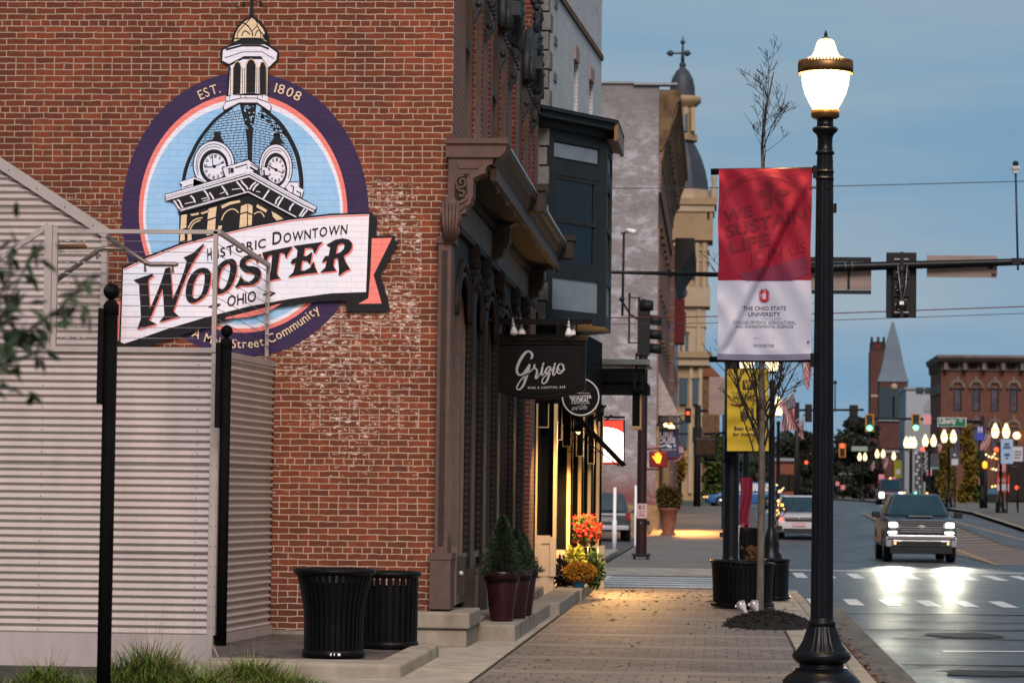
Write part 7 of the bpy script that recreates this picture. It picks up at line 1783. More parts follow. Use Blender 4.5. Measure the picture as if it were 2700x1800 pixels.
b = MB(); fbox(b, 1400, 214, 1672, 220, gY0-.1, .5, M['coping']); fbox(b, 1671, 218, 1786, 224, gY0-.15, .6, M['coping']); b.build('coping', gb)
# street side
gE = 148.0
b = MB(); hs = [(gY0+1.5+k*3.6, gY0+2.7+k*3.6, z, z+2.4) for k in range(8) for z in (6.0, 10.4)]
facade_holes(b, gx, gY0+.02, gE, 4.6, zt_-1.2, hs, M['pinkbrick'], M['pinkbrick'], .2); b.build('street_wall', gb, fix=False)
for h in hs:
    b = MB(); b.add([(gx-.18,h[0],h[2]),(gx-.18,h[1],h[2]),(gx-.18,h[1],h[3]),(gx-.18,h[0],h[3])], [(0,1,2,3)], M['glass']); b.box(gx, gx+.14, h[0]-.1, h[1]+.1, h[3], h[3]+.35, M['ochre']); b.box(gx, gx+.1, h[0]-.1, h[1]+.1, h[2]-.15, h[2], M['ochre']); b.build('window', gb, fix=False)
M['shopwarm'] = glow('lit_shop_window', (1.0, .55, .18), 1.1)
b = MB(); b.box(gx-.4, gx-.02, gY0+.1, gE, .2, 4.6, M['browndark'])
for k in range(8): b.box(gx-.015, gx+.12, gY0+.3+k*3.7, gY0+.9+k*3.7, .2, 4.5, M['stonebase'])
b.build('shopfront', gb)
b = MB()
for k in range(7): b.add([(gx-.012,gY0+1.2+k*3.7,1.2),(gx-.012,gY0+3.6+k*3.7,1.2),(gx-.012,gY0+3.6+k*3.7,3.6),(gx-.012,gY0+1.2+k*3.7,3.6)], [(0,1,2,3)], M['shopwarm'] if k in (2, 3, 5) else M['glass'])
b.build('shop_window', gb, fix=False)
# cornice
gcx = pt(1784, 1310, gY0).x
M['ochred'] = mat('dark_ochre_stone', (.11,.062,.03), .8, var=.6, scale=2.5, bump=.5, bscale=6)
b = MB(); pr_ = [(gx, zpx(236, gY0)), (gcx, zpx(236, gY0)), (gcx+.02, zpx(262, gY0)), (gcx-.12, zpx(270, gY0)), (gcx-.30, zpx(300, gY0)), (gcx-.42, zpx(350, gY0)), (gx+.15, zpx(392, gY0)), (gx, zpx(400, gY0))]
b.prism([(x, gY0-.05, z) for x, z in pr_], (0, gE-gY0, 0), M['ochre'])
for k in range(15):
    y = gY0 + .1 + k*2.0
    b.prism([(gx, y, zpx(250, gY0)), (gcx-.05, y, zpx(262, gY0)), (gcx-.16, y, zpx(300, gY0)), (gcx-.34, y, zpx(330, gY0)), (gx+.25, y, zpx(380, gY0)), (gx+.12, y, zpx(440, gY0)), (gx, y, zpx(470, gY0))], (0,.55,0), M['ochre'] if k < 9 else M['ochred'])
    for q in range(3): b.sphere((gx+.35, y+.9, zpx(330+q*14, gY0)), .16, M['ochre'], 8)
b.box(gx, gx+.16, gY0, gE, zpx(420, gY0), zpx(400, gY0), M['pinkbrick']); b.box(gx, gx+.10, gY0, gE, zpx(505, gY0), zpx(420, gY0), M['pinkbrick']); b.box(gx, gx+.06, gY0, gY0+.8, 4.6, zpx(600, gY0), M['pinkbrick'])
b.build('cornice', gb)
# second, lower facade beyond with dark cornice
rb = thing('brick_building', 'dark red brick facade with black cornice beyond the grey building', 'building', (gx, gE, gz(gE)))
b = MB(); b.box(-20, gx+.25, gE+.05, 163, .5, 14.6, M['brickF']); b.build('street_wall', rb)
b = MB(); b.prism([(gx+.25,gE,15.0),(gx+1.25,gE,15.0),(gx+1.25,gE,14.4),(gx+.6,gE,13.4),(gx+.25,gE,12.6)], (0,15,0), mat('black_cornice_paint', (.015,.011,.010), .7, var=.4)); b.build('cornice', rb)
M['dkred'] = mat('dark_red_paint', (.10,.012,.014), .7, var=.3)
b = MB(); b.box(gx+.25, gx+.75, gE+1, gE+3, 9.6, 11.9, M['dkred']); b.box(gx+.4, gx+.8, gE+4, gE+5, 10.2, 11.4, M['ochre']); b.build('bay_window', rb)
b = MB()
for k in range(3):
    for z in (5.2, 8.4): b = MB(); b.box(gx+.24, gx+.27, gE+1.5+k*4, gE+3+k*4, z, z+2.2, M['glass']); b.build('window', rb)
# hanging signs and warm things along that pavement
hs_ = thing('hanging_sign', 'dark blue hanging restaurant sign with white lettering, far down the pavement', 'sign', tuple(pt(1757, 1205, gY0+2)))
M['navy'] = mat('navy_sign_paint', (.026,.036,.085), .6, var=.15)
b = MB(); fbox(b, 1716, 1128, 1790, 1204, gY0+2, .1, M['navy']); b.build('board', hs_)
b = MB(); f = lambda x, y: pt(x, y, gY0+1.99)
put_text(b, 'SURE', (1731, 1152), (1775, 1152), 19, M['letterw'], f, .02); put_text(b, 'HOUSE', (1724, 1167), (1781, 1167), 19, M['letterw'], f, .02)
vs, fs = ribbon(smooth_curve([(1724,1171,1.2),(1735,1176,3),(1752,1174,3),(1764,1170,1.2)], 4)); b.add([f(x, y) for x, y in vs], fs, M['letterw'])
for x, y, r in ((1762, 1175, 4), (1768, 1177, 3.4), (1779, 1174, 3)): b.poly([f(*q) for q in disc2(x, y, r, r, 9)], M['letterw'])
put_text(b, 'WOOSTER, OH', (1744, 1187), (1782, 1187), 6, M['letterw'], f); b.build('lettering', hs_, fix=False)
b = MB(); b.tube([(gx, gY0+2.05, zpx(1116, gY0)), pt(1802, 1114, gY0+2.05)], .03, M['sigblk'], 6); b.tube([pt(1722, 1128, gY0+2.05), pt(1722, 1115, gY0+2.05)], .015, M['sigblk'], 5); b.tube([pt(1785, 1128, gY0+2.05), pt(1785, 1115, gY0+2.05)], .015, M['sigblk'], 5); b.sphere(pt(1755, 1120, gY0+1.9), .08, M['bulb'], 8); b.build('bracket', hs_)
t = thing('round_sign', 'round maroon sign below the dark blue hanging sign', 'sign', tuple(pt(1775, 1220, gY0+6))); M['mar2'] = mat('maroon_sign', (.16,.03,.045), .6, var=.2); M['pk2'] = mat('pale_pink_sign', (.40,.30,.32), .6, var=.1)
b = MB(); c = pt(1774, 1190, gY0+6); b.tube([c, c+Vector((0,.06,0))], 30*(gY0+6)/FPX, M['mar2'], 28, smooth=False); b.build('board', t)
b = MB(); b.poly([pt(x, y, gY0+5.98) for x, y in [(1778,1172),(1800,1178),(1804,1192),(1784,1196)]], M['pk2']); vs, fs = ribbon(disc2(1774, 1190, 26, 26, 40, R(20), R(170)), 3); b.add([pt(x, y, gY0+5.98) for x, y in vs], fs, M['pk2']); b.build('emblem', t, fix=False)
b = MB(); b.tube([(gx, gY0+6, zpx(1160, gY0+6)), (c.x+.3, gY0+6, zpx(1160, gY0+6))], .03, M['sigblk'], 6); b.build('bracket', t)
t = thing('awning', 'striped pale and dark awning catching warm light above the restaurant signs', 'awning', (gx+.6, gY0+4, 4.4)); M['palecl'] = mat('pale_awning_cloth', (.30,.26,.24), .8, var=.3)
b = MB()
for k in range(6): b.add([(gx, gY0+1+k*1.4, 6.9), (gx, gY0+2.4+k*1.4, 6.9), (gx+.95, gY0+2.4+k*1.4, 4.95), (gx+.95, gY0+1+k*1.4, 4.95)], [(0,1,2,3)], M['palecl'] if k % 2 else M['browndark'])
b.add([(gx,gY0+1,6.9),(gx+.95,gY0+1,4.95),(gx,gY0+1,4.95)], [(0,1,2)], M['palecl']); b.build('canopy', t, fix=False)
b = MB(); b.tube([(gx,gY0+1,4.93),(gx+.95,gY0+1,4.93),(gx+.95,gY0+9.4,4.93)], .03, M['sigblk'], 5); b.build('frame', t)
wl_ = thing('wall_lamp', 'warm wall lamps glowing under the far awning', 'lamp', (gx+.4, gY0+5, 4.0))
b = MB()
for k in range(4): b.sphere((gx+.5, gY0+4.5+k*2.2, 4.6+.1*(k % 2)), .10, M['bulb'], 8)
b.build('bulb', wl_); b = MB(); b.tube([(gx, gY0+4, 4.75), (gx+.5, gY0+4.5, 4.75), (gx+.5, gY0+11.2, 4.75)], .02, M['sigblk'], 5); b.build('arm', wl_)
area('pavement_glow', (gx+1.3, gY0-1.0, 3.3), (-1.1, gY0-2.4, .1), 230, .6, 2, (1, .38, .08), wl_).data.spread = R(100)
# terracotta planter and shrub
t = thing('planter', 'terracotta planter with a rounded bronze-green shrub on the far pavement', 'planter', tuple(pt(1762, 1388, 112)))
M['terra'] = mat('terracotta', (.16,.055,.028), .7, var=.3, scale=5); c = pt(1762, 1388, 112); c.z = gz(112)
b = MB(); b.lathe(tuple(c), [(.30,0),(.30,.06),(.24,.1),(.34,.9),(.40,.98),(.40,1.06),(.3,1.06)], M['terra'], 24); b.build('pot', t)
M['bronzel'] = mat('bronze_green_leaf', (.07,.045,.012), .7, var=.6, scale=6); b = MB(); rr = random.Random(5)
clump(b, (c.x-.12, 112, 1.55), .34, .34, .5, 900, rr, M['bronzel'], .12, .05, .4); clump(b, (c.x+.2, 112, 1.5), .3, .3, .45, 600, rr, M['bronzel'], .12, .05, .4); b.build('foliage', t, fix=False)

# ================================================================ courthouse tower
kY = 250.0; kx = pt(1789, 1310, kY).x; S_ = kY/FPX
ct = thing('courthouse', 'ochre stone courthouse with a dark domed clock-tower roof and weather vane', 'building', (kx, kY, gz(kY)))
M['kstone'] = mat('ochre_courthouse_stone', (.27,.188,.105), .8, var=.22, scale=.35, bump=.3, bscale=2.5); M['kpale'] = mat('pale_courthouse_stone', (.33,.255,.17), .8, var=.15, scale=.5); M['kroof'] = mat('dark_slate_dome', (.035,.043,.055), .55, var=.25, scale=.8)
def kz(y): return zpx(y, kY, 1789)
def kr(px): return px*S_
b = MB()
for y0, y1, hw, m in ((538, 640, 84, 'kstone'), (640, 762, 72, 'kstone'), (762, 812, 78, 'kpale'), (812, 935, 66, 'kpale'), (935, 1330, 60, 'kstone')):
    z1, z0 = kz(y0), (kz(y1) if y1 < 1330 else -.5); r = kr(hw); b.box(kx-r, kx+r, kY-r, kY+r, z0, z1, M[m])
b.box(kx-12, kx+kr(58), kY+2, kY+20, 0, kz(860), M['kstone'])
b.build('tower', ct)
b = MB()
for y0, y1, hw, m in ((531, 548, 93, 'kstone'), (548, 566, 88, 'kpale'), (590, 600, 80, 'kstone'), (756, 768, 76, 'kstone'), (930, 946, 86, 'kstone'), (946, 966, 78, 'kpale')):
    r = kr(hw); b.box(kx-r, kx+r, kY-r, kY+r, kz(y1), kz(y0), M[m]); b.build('cornice', ct); b = MB()
for s_ in (-1, 1):
    for k in range(5): r = kr(80); b.box(kx+s_*r*.9-.08, kx+s_*r*.9+.08, kY-r-.25, kY-r, kz(585), kz(552), M['kpale'])
b.build('bracket', ct)
b = MB(); pr_ = [(kr(77), kz(505)), (kr(75), kz(485)), (kr(69), kz(455)), (kr(57), kz(420)), (kr(43), kz(392)), (kr(31), kz(372))]
b.lathe((kx,kY,0), pr_, M['kroof'], 8, a0=R(22.5), a1=R(382.5), smooth=False); b.build('dome', ct); b = MB(); b.lathe((kx,kY,0), [(kr(34), kz(256)), (kr(33), kz(232)), (kr(28), kz(208)), (kr(17), kz(188)), (kr(5), kz(177)), (.2, kz(174))], M['kroof'], 16); b.build('dome', ct)
b = MB(); b.lathe((kx,kY,0), [(kr(88), kz(531)), (kr(86), kz(505)), (kr(70), kz(505))], M['kpale'], 8, a0=R(22.5), a1=R(382.5), smooth=False)
b.lathe((kx,kY,0), [(kr(33), kz(376)), (kr(44), kz(373)), (kr(44), kz(358)), (kr(36), kz(352)), (kr(35), kz(290)), (kr(35), kz(285))], M['kstone'], 8, a0=R(22.5), a1=R(382.5), smooth=False)
b.lathe((kx,kY,0), [(kr(36), kz(285)), (kr(40), kz(280)), (kr(49), kz(272)), (kr(51), kz(262)), (kr(46), kz(257)), (kr(32), kz(255))], M['kstone'], 24)
for x in (-30, -10, 10, 30): b.box(kx+kr(x)-.18, kx+kr(x)+.18, kY-kr(40)-.02, kY-kr(40)+.4, kz(350), kz(288), M['kpale'])
b.build('lantern', ct); b = MB(); b.lathe((kx+kr(86), kY-kr(80), 0), [(.30, kz(540)), (.30, kz(505)), (.15, kz(495)), (.28, kz(478)), (.12, kz(468)), (.04, kz(452))], M['kpale'], 8)
b.build('pinnacle', ct)
b = MB()
for x in (-20, 0, 20): fbox(b, 1789+x-4, 300, 1789+x+4, 346, kY-kr(40)-.03, .1, M['glassblue'])
b.build('lantern_opening', ct)
b = MB()
for x in (1817,): 
    b.prism([tuple(pt(xx, yy, kY-kr(72)-.05)) for xx, yy in [(x-9,638),(x-9,612)] + [(x+9*math.cos(t), 612-12*math.sin(t)) for t in [math.pi-math.pi*i/8 for i in range(9)]] + [(x+9,638)]], (0,.05,0), M['glassblue'])
for (x0, y0, x1, y1) in ((1793, 878, 1815, 945), (1792, 1000, 1812, 1065), (1826, 1000, 1842, 1065), (1793, 1110, 1812, 1180)):
    b.build('window', ct); b = MB(); fbox(b, x0, y0, x1, y1, kY-kr(68)-.05, .06, M['glassblue']); fbox(b, x0-3, y0-4, x1+3, y0, kY-kr(68)-.08, .1, M['kroof'])
b.build('window', ct)
b = MB()
for x0, x1, y0, y1, hw in ((1776, 1783, 640, 756, 72), (1834, 1842, 640, 756, 72), (1853, 1861, 640, 756, 72), (1800, 1806, 815, 930, 66), (1838, 1846, 815, 930, 66), (1776, 1782, 966, 1300, 60), (1818, 1824, 966, 1300, 60), (1842, 1849, 966, 1300, 60)):
    fbox(b, x0, y0, x1, y1, kY-kr(hw)-.22, .25, M['kpale']); b.build('pilaster', ct); b = MB()
for y, hw in ((662, 72), (690, 72), (860, 66), (1090, 60), (1200, 60)): r = kr(hw)+.1; b.box(kx-r, kx+r, kY-r, kY+r, kz(y+5), kz(y), M['kpale']); b.build('string_course', ct); b = MB()
b = MB(); b.tube([pt(1817+13*math.cos(t), 612-16*math.sin(t), kY-kr(72)-.15) for t in [math.pi*i/10 for i in range(11)]], .12, M['kpale'], 6); b.build('window_hood', ct)
b = MB(); c = pt(1795, 770, kY-kr(80)); b.tube([c, c+Vector((0,.4,0))], kr(17), M['kroof'], 24); b.tube([c+Vector((0,.1,0)), c+Vector((0,.6,0))], kr(26), M['kpale'], 24); b.build('round_window', ct)
b = MB(); b.prism([tuple(pt(x, y, kY-kr(76))) for x, y in [(1776,735),(1782,680),(1800,672),(1828,684),(1840,735)]], (0,1.2,0), M['kroof']); b.build('lower_roof', ct)
b = MB(); b.tube([(kx,kY,kz(176)), (kx,kY,kz(96))], [.22, .05], M['kroof'], 6); b.tube([pt(1757, 141, kY), pt(1822, 141, kY)], .09, M['kroof'], 6)
for x in (1768, 1812): b.sphere(pt(x, 141, kY), .28, M['kroof'], 8)
for y, r in ((172, .30), (112, .22)): b.sphere((kx,kY,kz(y)), r, M['kroof'], 8)
b.build('weather_vane', ct)
# ochre lower wing behind and a warm brown roof beyond
t = thing('brick_building', 'small warm brown building with a lit gable beyond the courthouse', 'building', (pt(1870, 1310, 300).x, 300, gz(300)))
b = MB(); fbox(b, 1838, 990, 1896, 1310, 300, 8, M['ochred']); b.build('wall', t)
b = MB(); b.prism([tuple(pt(x, y, 300-.3)) for x, y in [(1836,992),(1858,950),(1872,962),(1900,992)]], (0,9,0), M['terra']); b.build('roof', t)  # terracotta colour carries the orange light on this roof

# ================================================================ churches, white building, right-hand brick block
def P(px, py, Y): return pt(px, py, Y)
cyY = 400.0
t = thing('church', 'brick church with a tall pale spire rising below the traffic signal', 'church', (pt(2357, 1310, cyY).x, cyY, gz(cyY)))
M['cbrick'] = mat('church_brick', (.075,.032,.026), .85, var=.25, scale=.5); M['spire'] = mat('pale_spire_metal', (.085,.12,.155), .6, metal=0, var=.1, scale=.3); M['teal'] = mat('dark_teal_louvre', (.022,.042,.052), .7, var=.2)
b = MB(); fbox(b, 2319, 996, 2392, 1330, cyY, 4.0, M['cbrick']); b.build('tower', t)
b = MB(); p, q = P(2314, 996, cyY), P(2397, 996, cyY); cx_ = (p.x+q.x)/2; hw = (q.x-p.x)/2
def sq(z, h, m=1): return [(cx_-h, cyY+2-h, z), (cx_+h, cyY+2-h, z), (cx_+h, cyY+2+h, z), (cx_-h, cyY+2+h, z)]
zz = [(zpx(996, cyY), hw), (zpx(975, cyY), hw*.82), (zpx(940, cyY), hw*.62), (zpx(900, cyY), hw*.45), (zpx(838, cyY), .12)]
for (za, ha), (zb2, hb2) in zip(zz, zz[1:]): b.add(sq(za, ha) + sq(zb2, hb2), [(0,1,5,4),(1,2,6,5),(2,3,7,6),(3,0,4,7)], M['spire'])
b.build('spire', t, fix=False)
b = MB(); fbox(b, 2318, 1020, 2390, 1106, cyY-.2, .2, M['teal']); fbox(b, 2354, 1045, 2358, 1106, cyY-.25, .05, M['blackmat']); b.build('louvre', t)
b = MB(); c = P(2358, 1019, cyY-.3); b.tube([c, c+Vector((0,.1,0))], .45, M['kpale'], 16); fbox(b, 2316, 1106, 2392, 1110, cyY-.3, .4, M['coping']); b.build('trim', t)
t = thing('church_tower', 'square dark brick tower with pinnacles left of the pale spire', 'tower', (pt(2312, 1310, 420).x, 420, gz(420)))
b = MB(); fbox(b, 2295, 925, 2336, 1330, 420, 5, M['cbrick']); fbox(b, 2297, 900, 2334, 925, 420.3, 4.4, M['kstone'] if False else M['brown']); b.build('wall', t)
b = MB()
for x in (2299, 2316, 2331): fbox(b, x-3, 888, x+3, 902, 420, 1, M['brown'])
b.build('pinnacle', t)
b = MB(); fbox(b, 2308, 905, 2320, 922, 420.2, .1, M['dkred']); fbox(b, 2297, 1040, 2330, 1046, 419.9, .1, M['kpale']); b.build('trim', t)
t = thing('white_building', 'pale white flat-roofed building behind the green signals', 'building', (pt(2420, 1310, 330).x, 330, gz(330)))
M['whbld'] = mat('pale_render', (.27,.29,.33), .8, var=.08, scale=.3); b = MB(); fbox(b, 2389, 1026, 2470, 1330, 330, 12, M['whbld']); fbox(b, 2386, 1110, 2470, 1330, 329.7, .3, M['coping']); b.build('wall', t)
b = MB(); fbox(b, 2386, 1020, 2470, 1027, 329.8, 12.4, M['coping']); fbox(b, 2416, 1021, 2436, 1033, 329.7, .1, M['teal']); fbox(b, 2440, 1021, 2470, 1033, 329.7, .1, M['teal']); b.build('roof_edge', t)
b = MB(); b.prism([tuple(P(x, y, 329.9)) for x, y in [(2437,1085),(2438,1065),(2446,1054),(2454,1054),(2454,1085)]], (0,.1,0), M['coping']); b.build('window', t)
# right-hand brick block
bY = 262.0; bx = pt(2480, 1310, bY).x; t = thing('brick_building', 'red brick corner block with bracketed cornice and arched windows at the right edge', 'building', (bx, bY, gz(bY)))
M['rbrick'] = brick_mat('orange_brick', 'x', (.135,.050,.032), (.105,.040,.027), (.15,.10,.075), bw=.5, rh=.16, mortar=.012, dirt=.3); M['rtrim'] = mat('grey_brown_stone_trim', (.125,.10,.085), .8, var=.3, scale=1)
zT = zpx(976, bY, 2600); holes_ = []
def wx(px): return pt(px, 1060, bY).x
wv = [(2514, 2535), (2563, 2584), (2612, 2633), (2662, 2683), (2712, 2733), (2762, 2783)]
z0, z1 = zpx(1084, bY, 2520), zpx(1022, bY, 2520); zl0, zl1 = zpx(1190, bY, 2520), zpx(1125, bY, 2520)
hl = [(wx(a), wx(c), z0, z1) for a, c in wv] + [(wx(a), wx(c), zl0, zl1) for a, c in wv]
b = MB(); xs = sorted({bx, wx(2830)} | {h[0] for h in hl} | {h[1] for h in hl}); zs = sorted({gz(bY), zT, z0, z1, zl0, zl1})
for xa, xb in zip(xs, xs[1:]):
    for za, zb2 in zip(zs, zs[1:]):
        c = ((xa+xb)/2, (za+zb2)/2)
        if not any(h[0] < c[0] < h[1] and h[2] < c[1] < h[3] for h in hl): b.add([(xa,bY,za),(xb,bY,za),(xb,bY,zb2),(xa,bY,zb2)], [(0,1,2,3)], M['rbrick'])
for h in hl:
    for x in (h[0], h[1]): b.add([(x,bY,h[2]),(x,bY+.3,h[2]),(x,bY+.3,h[3]),(x,bY,h[3])], [(0,1,2,3)], M['rbrick'])
b.add([(bx,bY,gz(bY)),(bx,bY+13,gz(bY)),(bx,bY+13,zT),(bx,bY,zT)], [(0,1,2,3)], mat('plain_side_brick', (.16,.055,.035), .85, var=.2)); b.build('wall', t, fix=False)  # side wall in plain brick colour, without courses
for h in hl:
    w = MB(); w.box(h[0], h[1], bY+.22, bY+.28, h[2], h[3], M['browndark']); f_ = w.build('window', t)
    g = MB(); g.box(h[0]+.1, h[1]-.1, bY+.2, bY+.215, h[2]+.1, h[3]-.1, mat('curtained_glass', (.055,.05,.07), .2, var=.5, scale=1.2) if h is hl[0] else bpy.data.materials['curtained_glass']); g.build('pane', f_)
    s_ = MB(); xm, hw = (h[0]+h[1])/2, (h[1]-h[0])/2; a_ = [(xm+(hw+.22)*math.cos(q), bY-.05, h[3]-.1+.75*math.sin(q)) for q in [math.pi*i/10 for i in range(11)]]
    s_.tube(a_, .16, M['rtrim'], 6); s_.box(xm-.12, xm+.12, bY-.2, bY, h[3]+.45, h[3]+1.05, M['rtrim']); s_.build('window_hood', f_)
b = MB(); xR = wx(2830)
for ya, yb2, o in ((937, 944, 1.35), (944, 949, 1.15), (949, 953, .95), (953, 976, .15)):
    zA, zB = zpx(yb2, bY, 2520), zpx(ya, bY, 2520); b.box(bx-o*.32, xR, bY-o, bY+13+o*.3, zA, zB, M['rtrim'])
k = 0; x = bx+.2
while x < xR: b.box(x, x+.35, bY-.75, bY-.16, zpx(975, bY, 2520), zpx(953, bY, 2520), M['rtrim']); b.box(x+.6, x+1.3, bY-.2, bY-.155, zpx(972, bY, 2520), zpx(958, bY, 2520), M['browndark']); x += 1.72
for k in range(7): b.box(bx-.28, bx-.06, bY+.5+k*1.8, bY+.9+k*1.8, zpx(975, bY, 2520), zpx(953, bY, 2520), M['rtrim'])
b.box(bx-.12, bx, bY+1, bY+12, zpx(1036, bY, 2500), zpx(1010, bY, 2500), M['rtrim']); b.build('cornice', t)
b = MB(); fbox(b, 2660, 1215, 2760, 1320, bY-.4, .3, M['browndark']); fbox(b, 2664, 1228, 2688, 1231, bY-.5, .1, M['wood']); b.build('shopfront', t)
b = MB(); b.sphere(pt(2681, 1148, bY-.4), .32, M['bulb'], 8); b.build('wall_lamp', t)

# ================================================================ trees along the street and far away
def crown_tree(name, label, px, Y, ytop, ybot, wpx, m, n, seed, cone=False, group=None, leafsz=.35, trunk=True, lumps=9):
    rr = random.Random(seed); x = ppx(px, Y); z0 = gz(Y); zt = zpx(ytop, Y, px); zbm = zpx(ybot, Y, px); w = wpx*Y/FPX/2
    t = thing(name, label, 'tree', (x, Y, z0), group)
    if trunk:
        b = MB(); b.tube([(x,Y,z0-.2), (x+.05,Y,zbm+.3*(zt-zbm)), (x,Y,zbm+.85*(zt-zbm))], [.16,.11,.02], M['twigd'], 7)
        for k in range(7):
            a = rr.uniform(0, 6.283); zz = zbm + (zt-zbm)*rr.uniform(.05, .5); b.tube([(x,Y,zz), (x+w*.6*math.cos(a),Y+w*.6*math.sin(a),zz+(zt-zbm)*.2)], [.05,.015], M['twigd'], 5)
        b.build('trunk', t)
    b = MB(); L = []
    for k in range(lumps):
        s_ = (k+.5)/lumps; a = rr.uniform(0, 6.283)
        rw = w*(math.sin(math.pi*min(1, s_*.75+.22))**.8 if cone else math.sin(math.pi*(s_*.8+.12))**.6)
        L.append((x+rw*.45*math.cos(a), Y+rw*.45*math.sin(a), zbm+(zt-zbm)*s_, rw*rr.uniform(.6, .85)))
    for k in range(n):
        c = rr.choice(L); d = Vector((rr.gauss(0,1), rr.gauss(0,1), rr.gauss(0,1))).normalized()*(rr.random()**.4)
        hz = (zt-zbm)/lumps*1.1
        leaf(b, (c[0]+d.x*c[3], c[1]+d.y*c[3], c[2]+d.z*hz), (rr.uniform(-1,1), rr.uniform(-1,1), rr.uniform(-.5,1)), leafsz*rr.uniform(.6,1.3), leafsz*.35, m, rr)
    b.build('crown', t, fix=False); return t
M['tdark'] = mat('dark_tree_leaf', (.022,.024,.016), .8, var=.6, scale=.5); M['tgold'] = mat('golden_tree_leaf', (.11,.085,.010), .8, var=.45, scale=.6, c2=(.16,.095,.008)); M['tgreen'] = mat('green_tree_leaf', (.055,.075,.010), .8, var=.5, scale=.7)
M['torange'] = mat('orange_tree_leaf', (.26,.13,.015), .8, var=.4, scale=.7)
crown_tree('street_tree', 'tall golden columnar tree before the red brick block', 2550, 235, 1135, 1318, 46, M['tgold'], 2600, 1, True, 'columnar autumn trees')
crown_tree('street_tree', 'wide golden-green tree left of the tall columnar one', 2497, 245, 1150, 1312, 50, M['tgold'], 2000, 2, False, 'columnar autumn trees')
crown_tree('street_tree', 'greenish columnar tree right beside the tall golden one', 2580, 240, 1195, 1318, 36, M['tgreen'], 1400, 3, True, 'columnar autumn trees')
crown_tree('street_tree', 'dark green tree behind the pickup roof', 2455, 250, 1180, 1312, 44, M['tdark'], 1400, 4, False)
crown_tree('street_tree', 'small yellow-green tree between the signal post and the yellow banner', 1880, 172, 1160, 1305, 60, M['tgreen'], 1900, 5, False, leafsz=.28)
crown_tree('street_tree', 'orange autumn shrub tree behind the restaurant signs', 1790, 168, 1200, 1270, 34, M['torange'], 700, 6, False, leafsz=.25)
crown_tree('street_tree', 'big dark round tree below the left green signal', 2262, 340, 1112, 1316, 150, M['tdark'], 4200, 7, False, leafsz=.6, lumps=12)
crown_tree('street_tree', 'dark tree behind the hanging flags', 2110, 320, 1150, 1316, 110, M['tdark'], 3000, 8, False, leafsz=.55, lumps=10)
crown_tree('street_tree', 'low dark tree between the lamp post and the far red signal', 2180, 360, 1180, 1318, 110, M['tdark'], 2600, 9, False, leafsz=.6, lumps=9)
b = MB(); rr = random.Random(44)
for k in range(9000):
    x = rr.uniform(-40, 120); y = rr.uniform(520, 600); h = 9 + 5*mnoise.noise(Vector((x*.06, y*.02, 0))) + 3*mnoise.noise(Vector((x*.25, 3, 0)))
    leaf(b, (x, y, gz(y) + rr.random()**.7*max(3, h)), (rr.uniform(-1,1), rr.uniform(-1,1), rr.uniform(-.5,1)), 2.2, .8, M['tdark'], rr)
tag(b.build('distant_woods', fix=False), 'dark distant trees closing the end of the street', 'woods', kind='stuff')
# buildings closing the street
for lab, x0, y0, x1, Y, m in (('dark brown low building under the far street lamps', 2290, 1192, 2400, 370, 'cbrick'), ('low brown shop row left of the church', 2140, 1250, 2300, 420, 'ochred'), ('reddish shop row behind the flags', 2040, 1215, 2100, 280, 'terra')):
    t = thing('shop_row', lab, 'building', (pt((x0+x1)/2, 1310, Y).x, Y, gz(Y))); b = MB(); p, q = pt(x0, y0, Y), pt(x1, y0, Y); b.box(p.x, q.x, Y, Y+10, gz(Y)-.3, p.z, M[m]); b.build('wall', t)
    b = MB(); b.box(p.x-.2, q.x+.2, Y-.3, Y+10, p.z, p.z+.3, M['coping']); b.build('roof_edge', t)
    b = MB(); n_ = max(2, int((q.x-p.x)/3)); 
    for k in range(n_): xx = p.x + (q.x-p.x)*(k+.3)/n_; b.box(xx, xx+1.2, Y-.08, Y-.02, gz(Y)+.8, gz(Y)+2.4, M['glass'])
    b.build('shop_window', t)
# ================================================================ lamps, signals and signs far down the street
for px, Y, lab, sp in ((2638, 150, 'twin-globe lamp nearest the right edge, before the brick block', .28), (2501, 172, 'twin-globe lamp under the green street name sign', .27), (2450, 188, 'twin-globe lamp between the green signal and the street name sign', .27), (2320, 262, 'twin-globe lamp above the small far flags', .27), (2273, 285, 'twin-globe lamp right of the far red signal', .27)):
    far_lamp(px, Y, (-sp*1.0, sp*1.0), lab)
far_lamp(2400, 196, (-.28, 0.0, .24), 'three-globe lamp below the right green signal'); far_lamp(2356, 275, (0,), 'single-globe lamp above the lime banner')
for i, (px, py, Y) in enumerate(((2110, 1201, 330), (2132, 1195, 330), (2070, 1238, 330))):
    t = thing('street_lamp', ('left small amber lamp far behind the flags', 'right small amber lamp beside the black post, far away', 'lowest small amber lamp above the white minivan')[i], 'street lamp', (ppx(px, Y), Y, gz(Y)), 'small amber lamps far away'); c = pt(px, py, Y)
    b = MB(); b.tube([(c.x, Y+.1, gz(Y)), (c.x, Y+.1, c.z)], .07, M['post'], 6); b.build('post', t); b = MB(); b.sphere(c, .26, M['samb'], 10); b.build('globe', t)
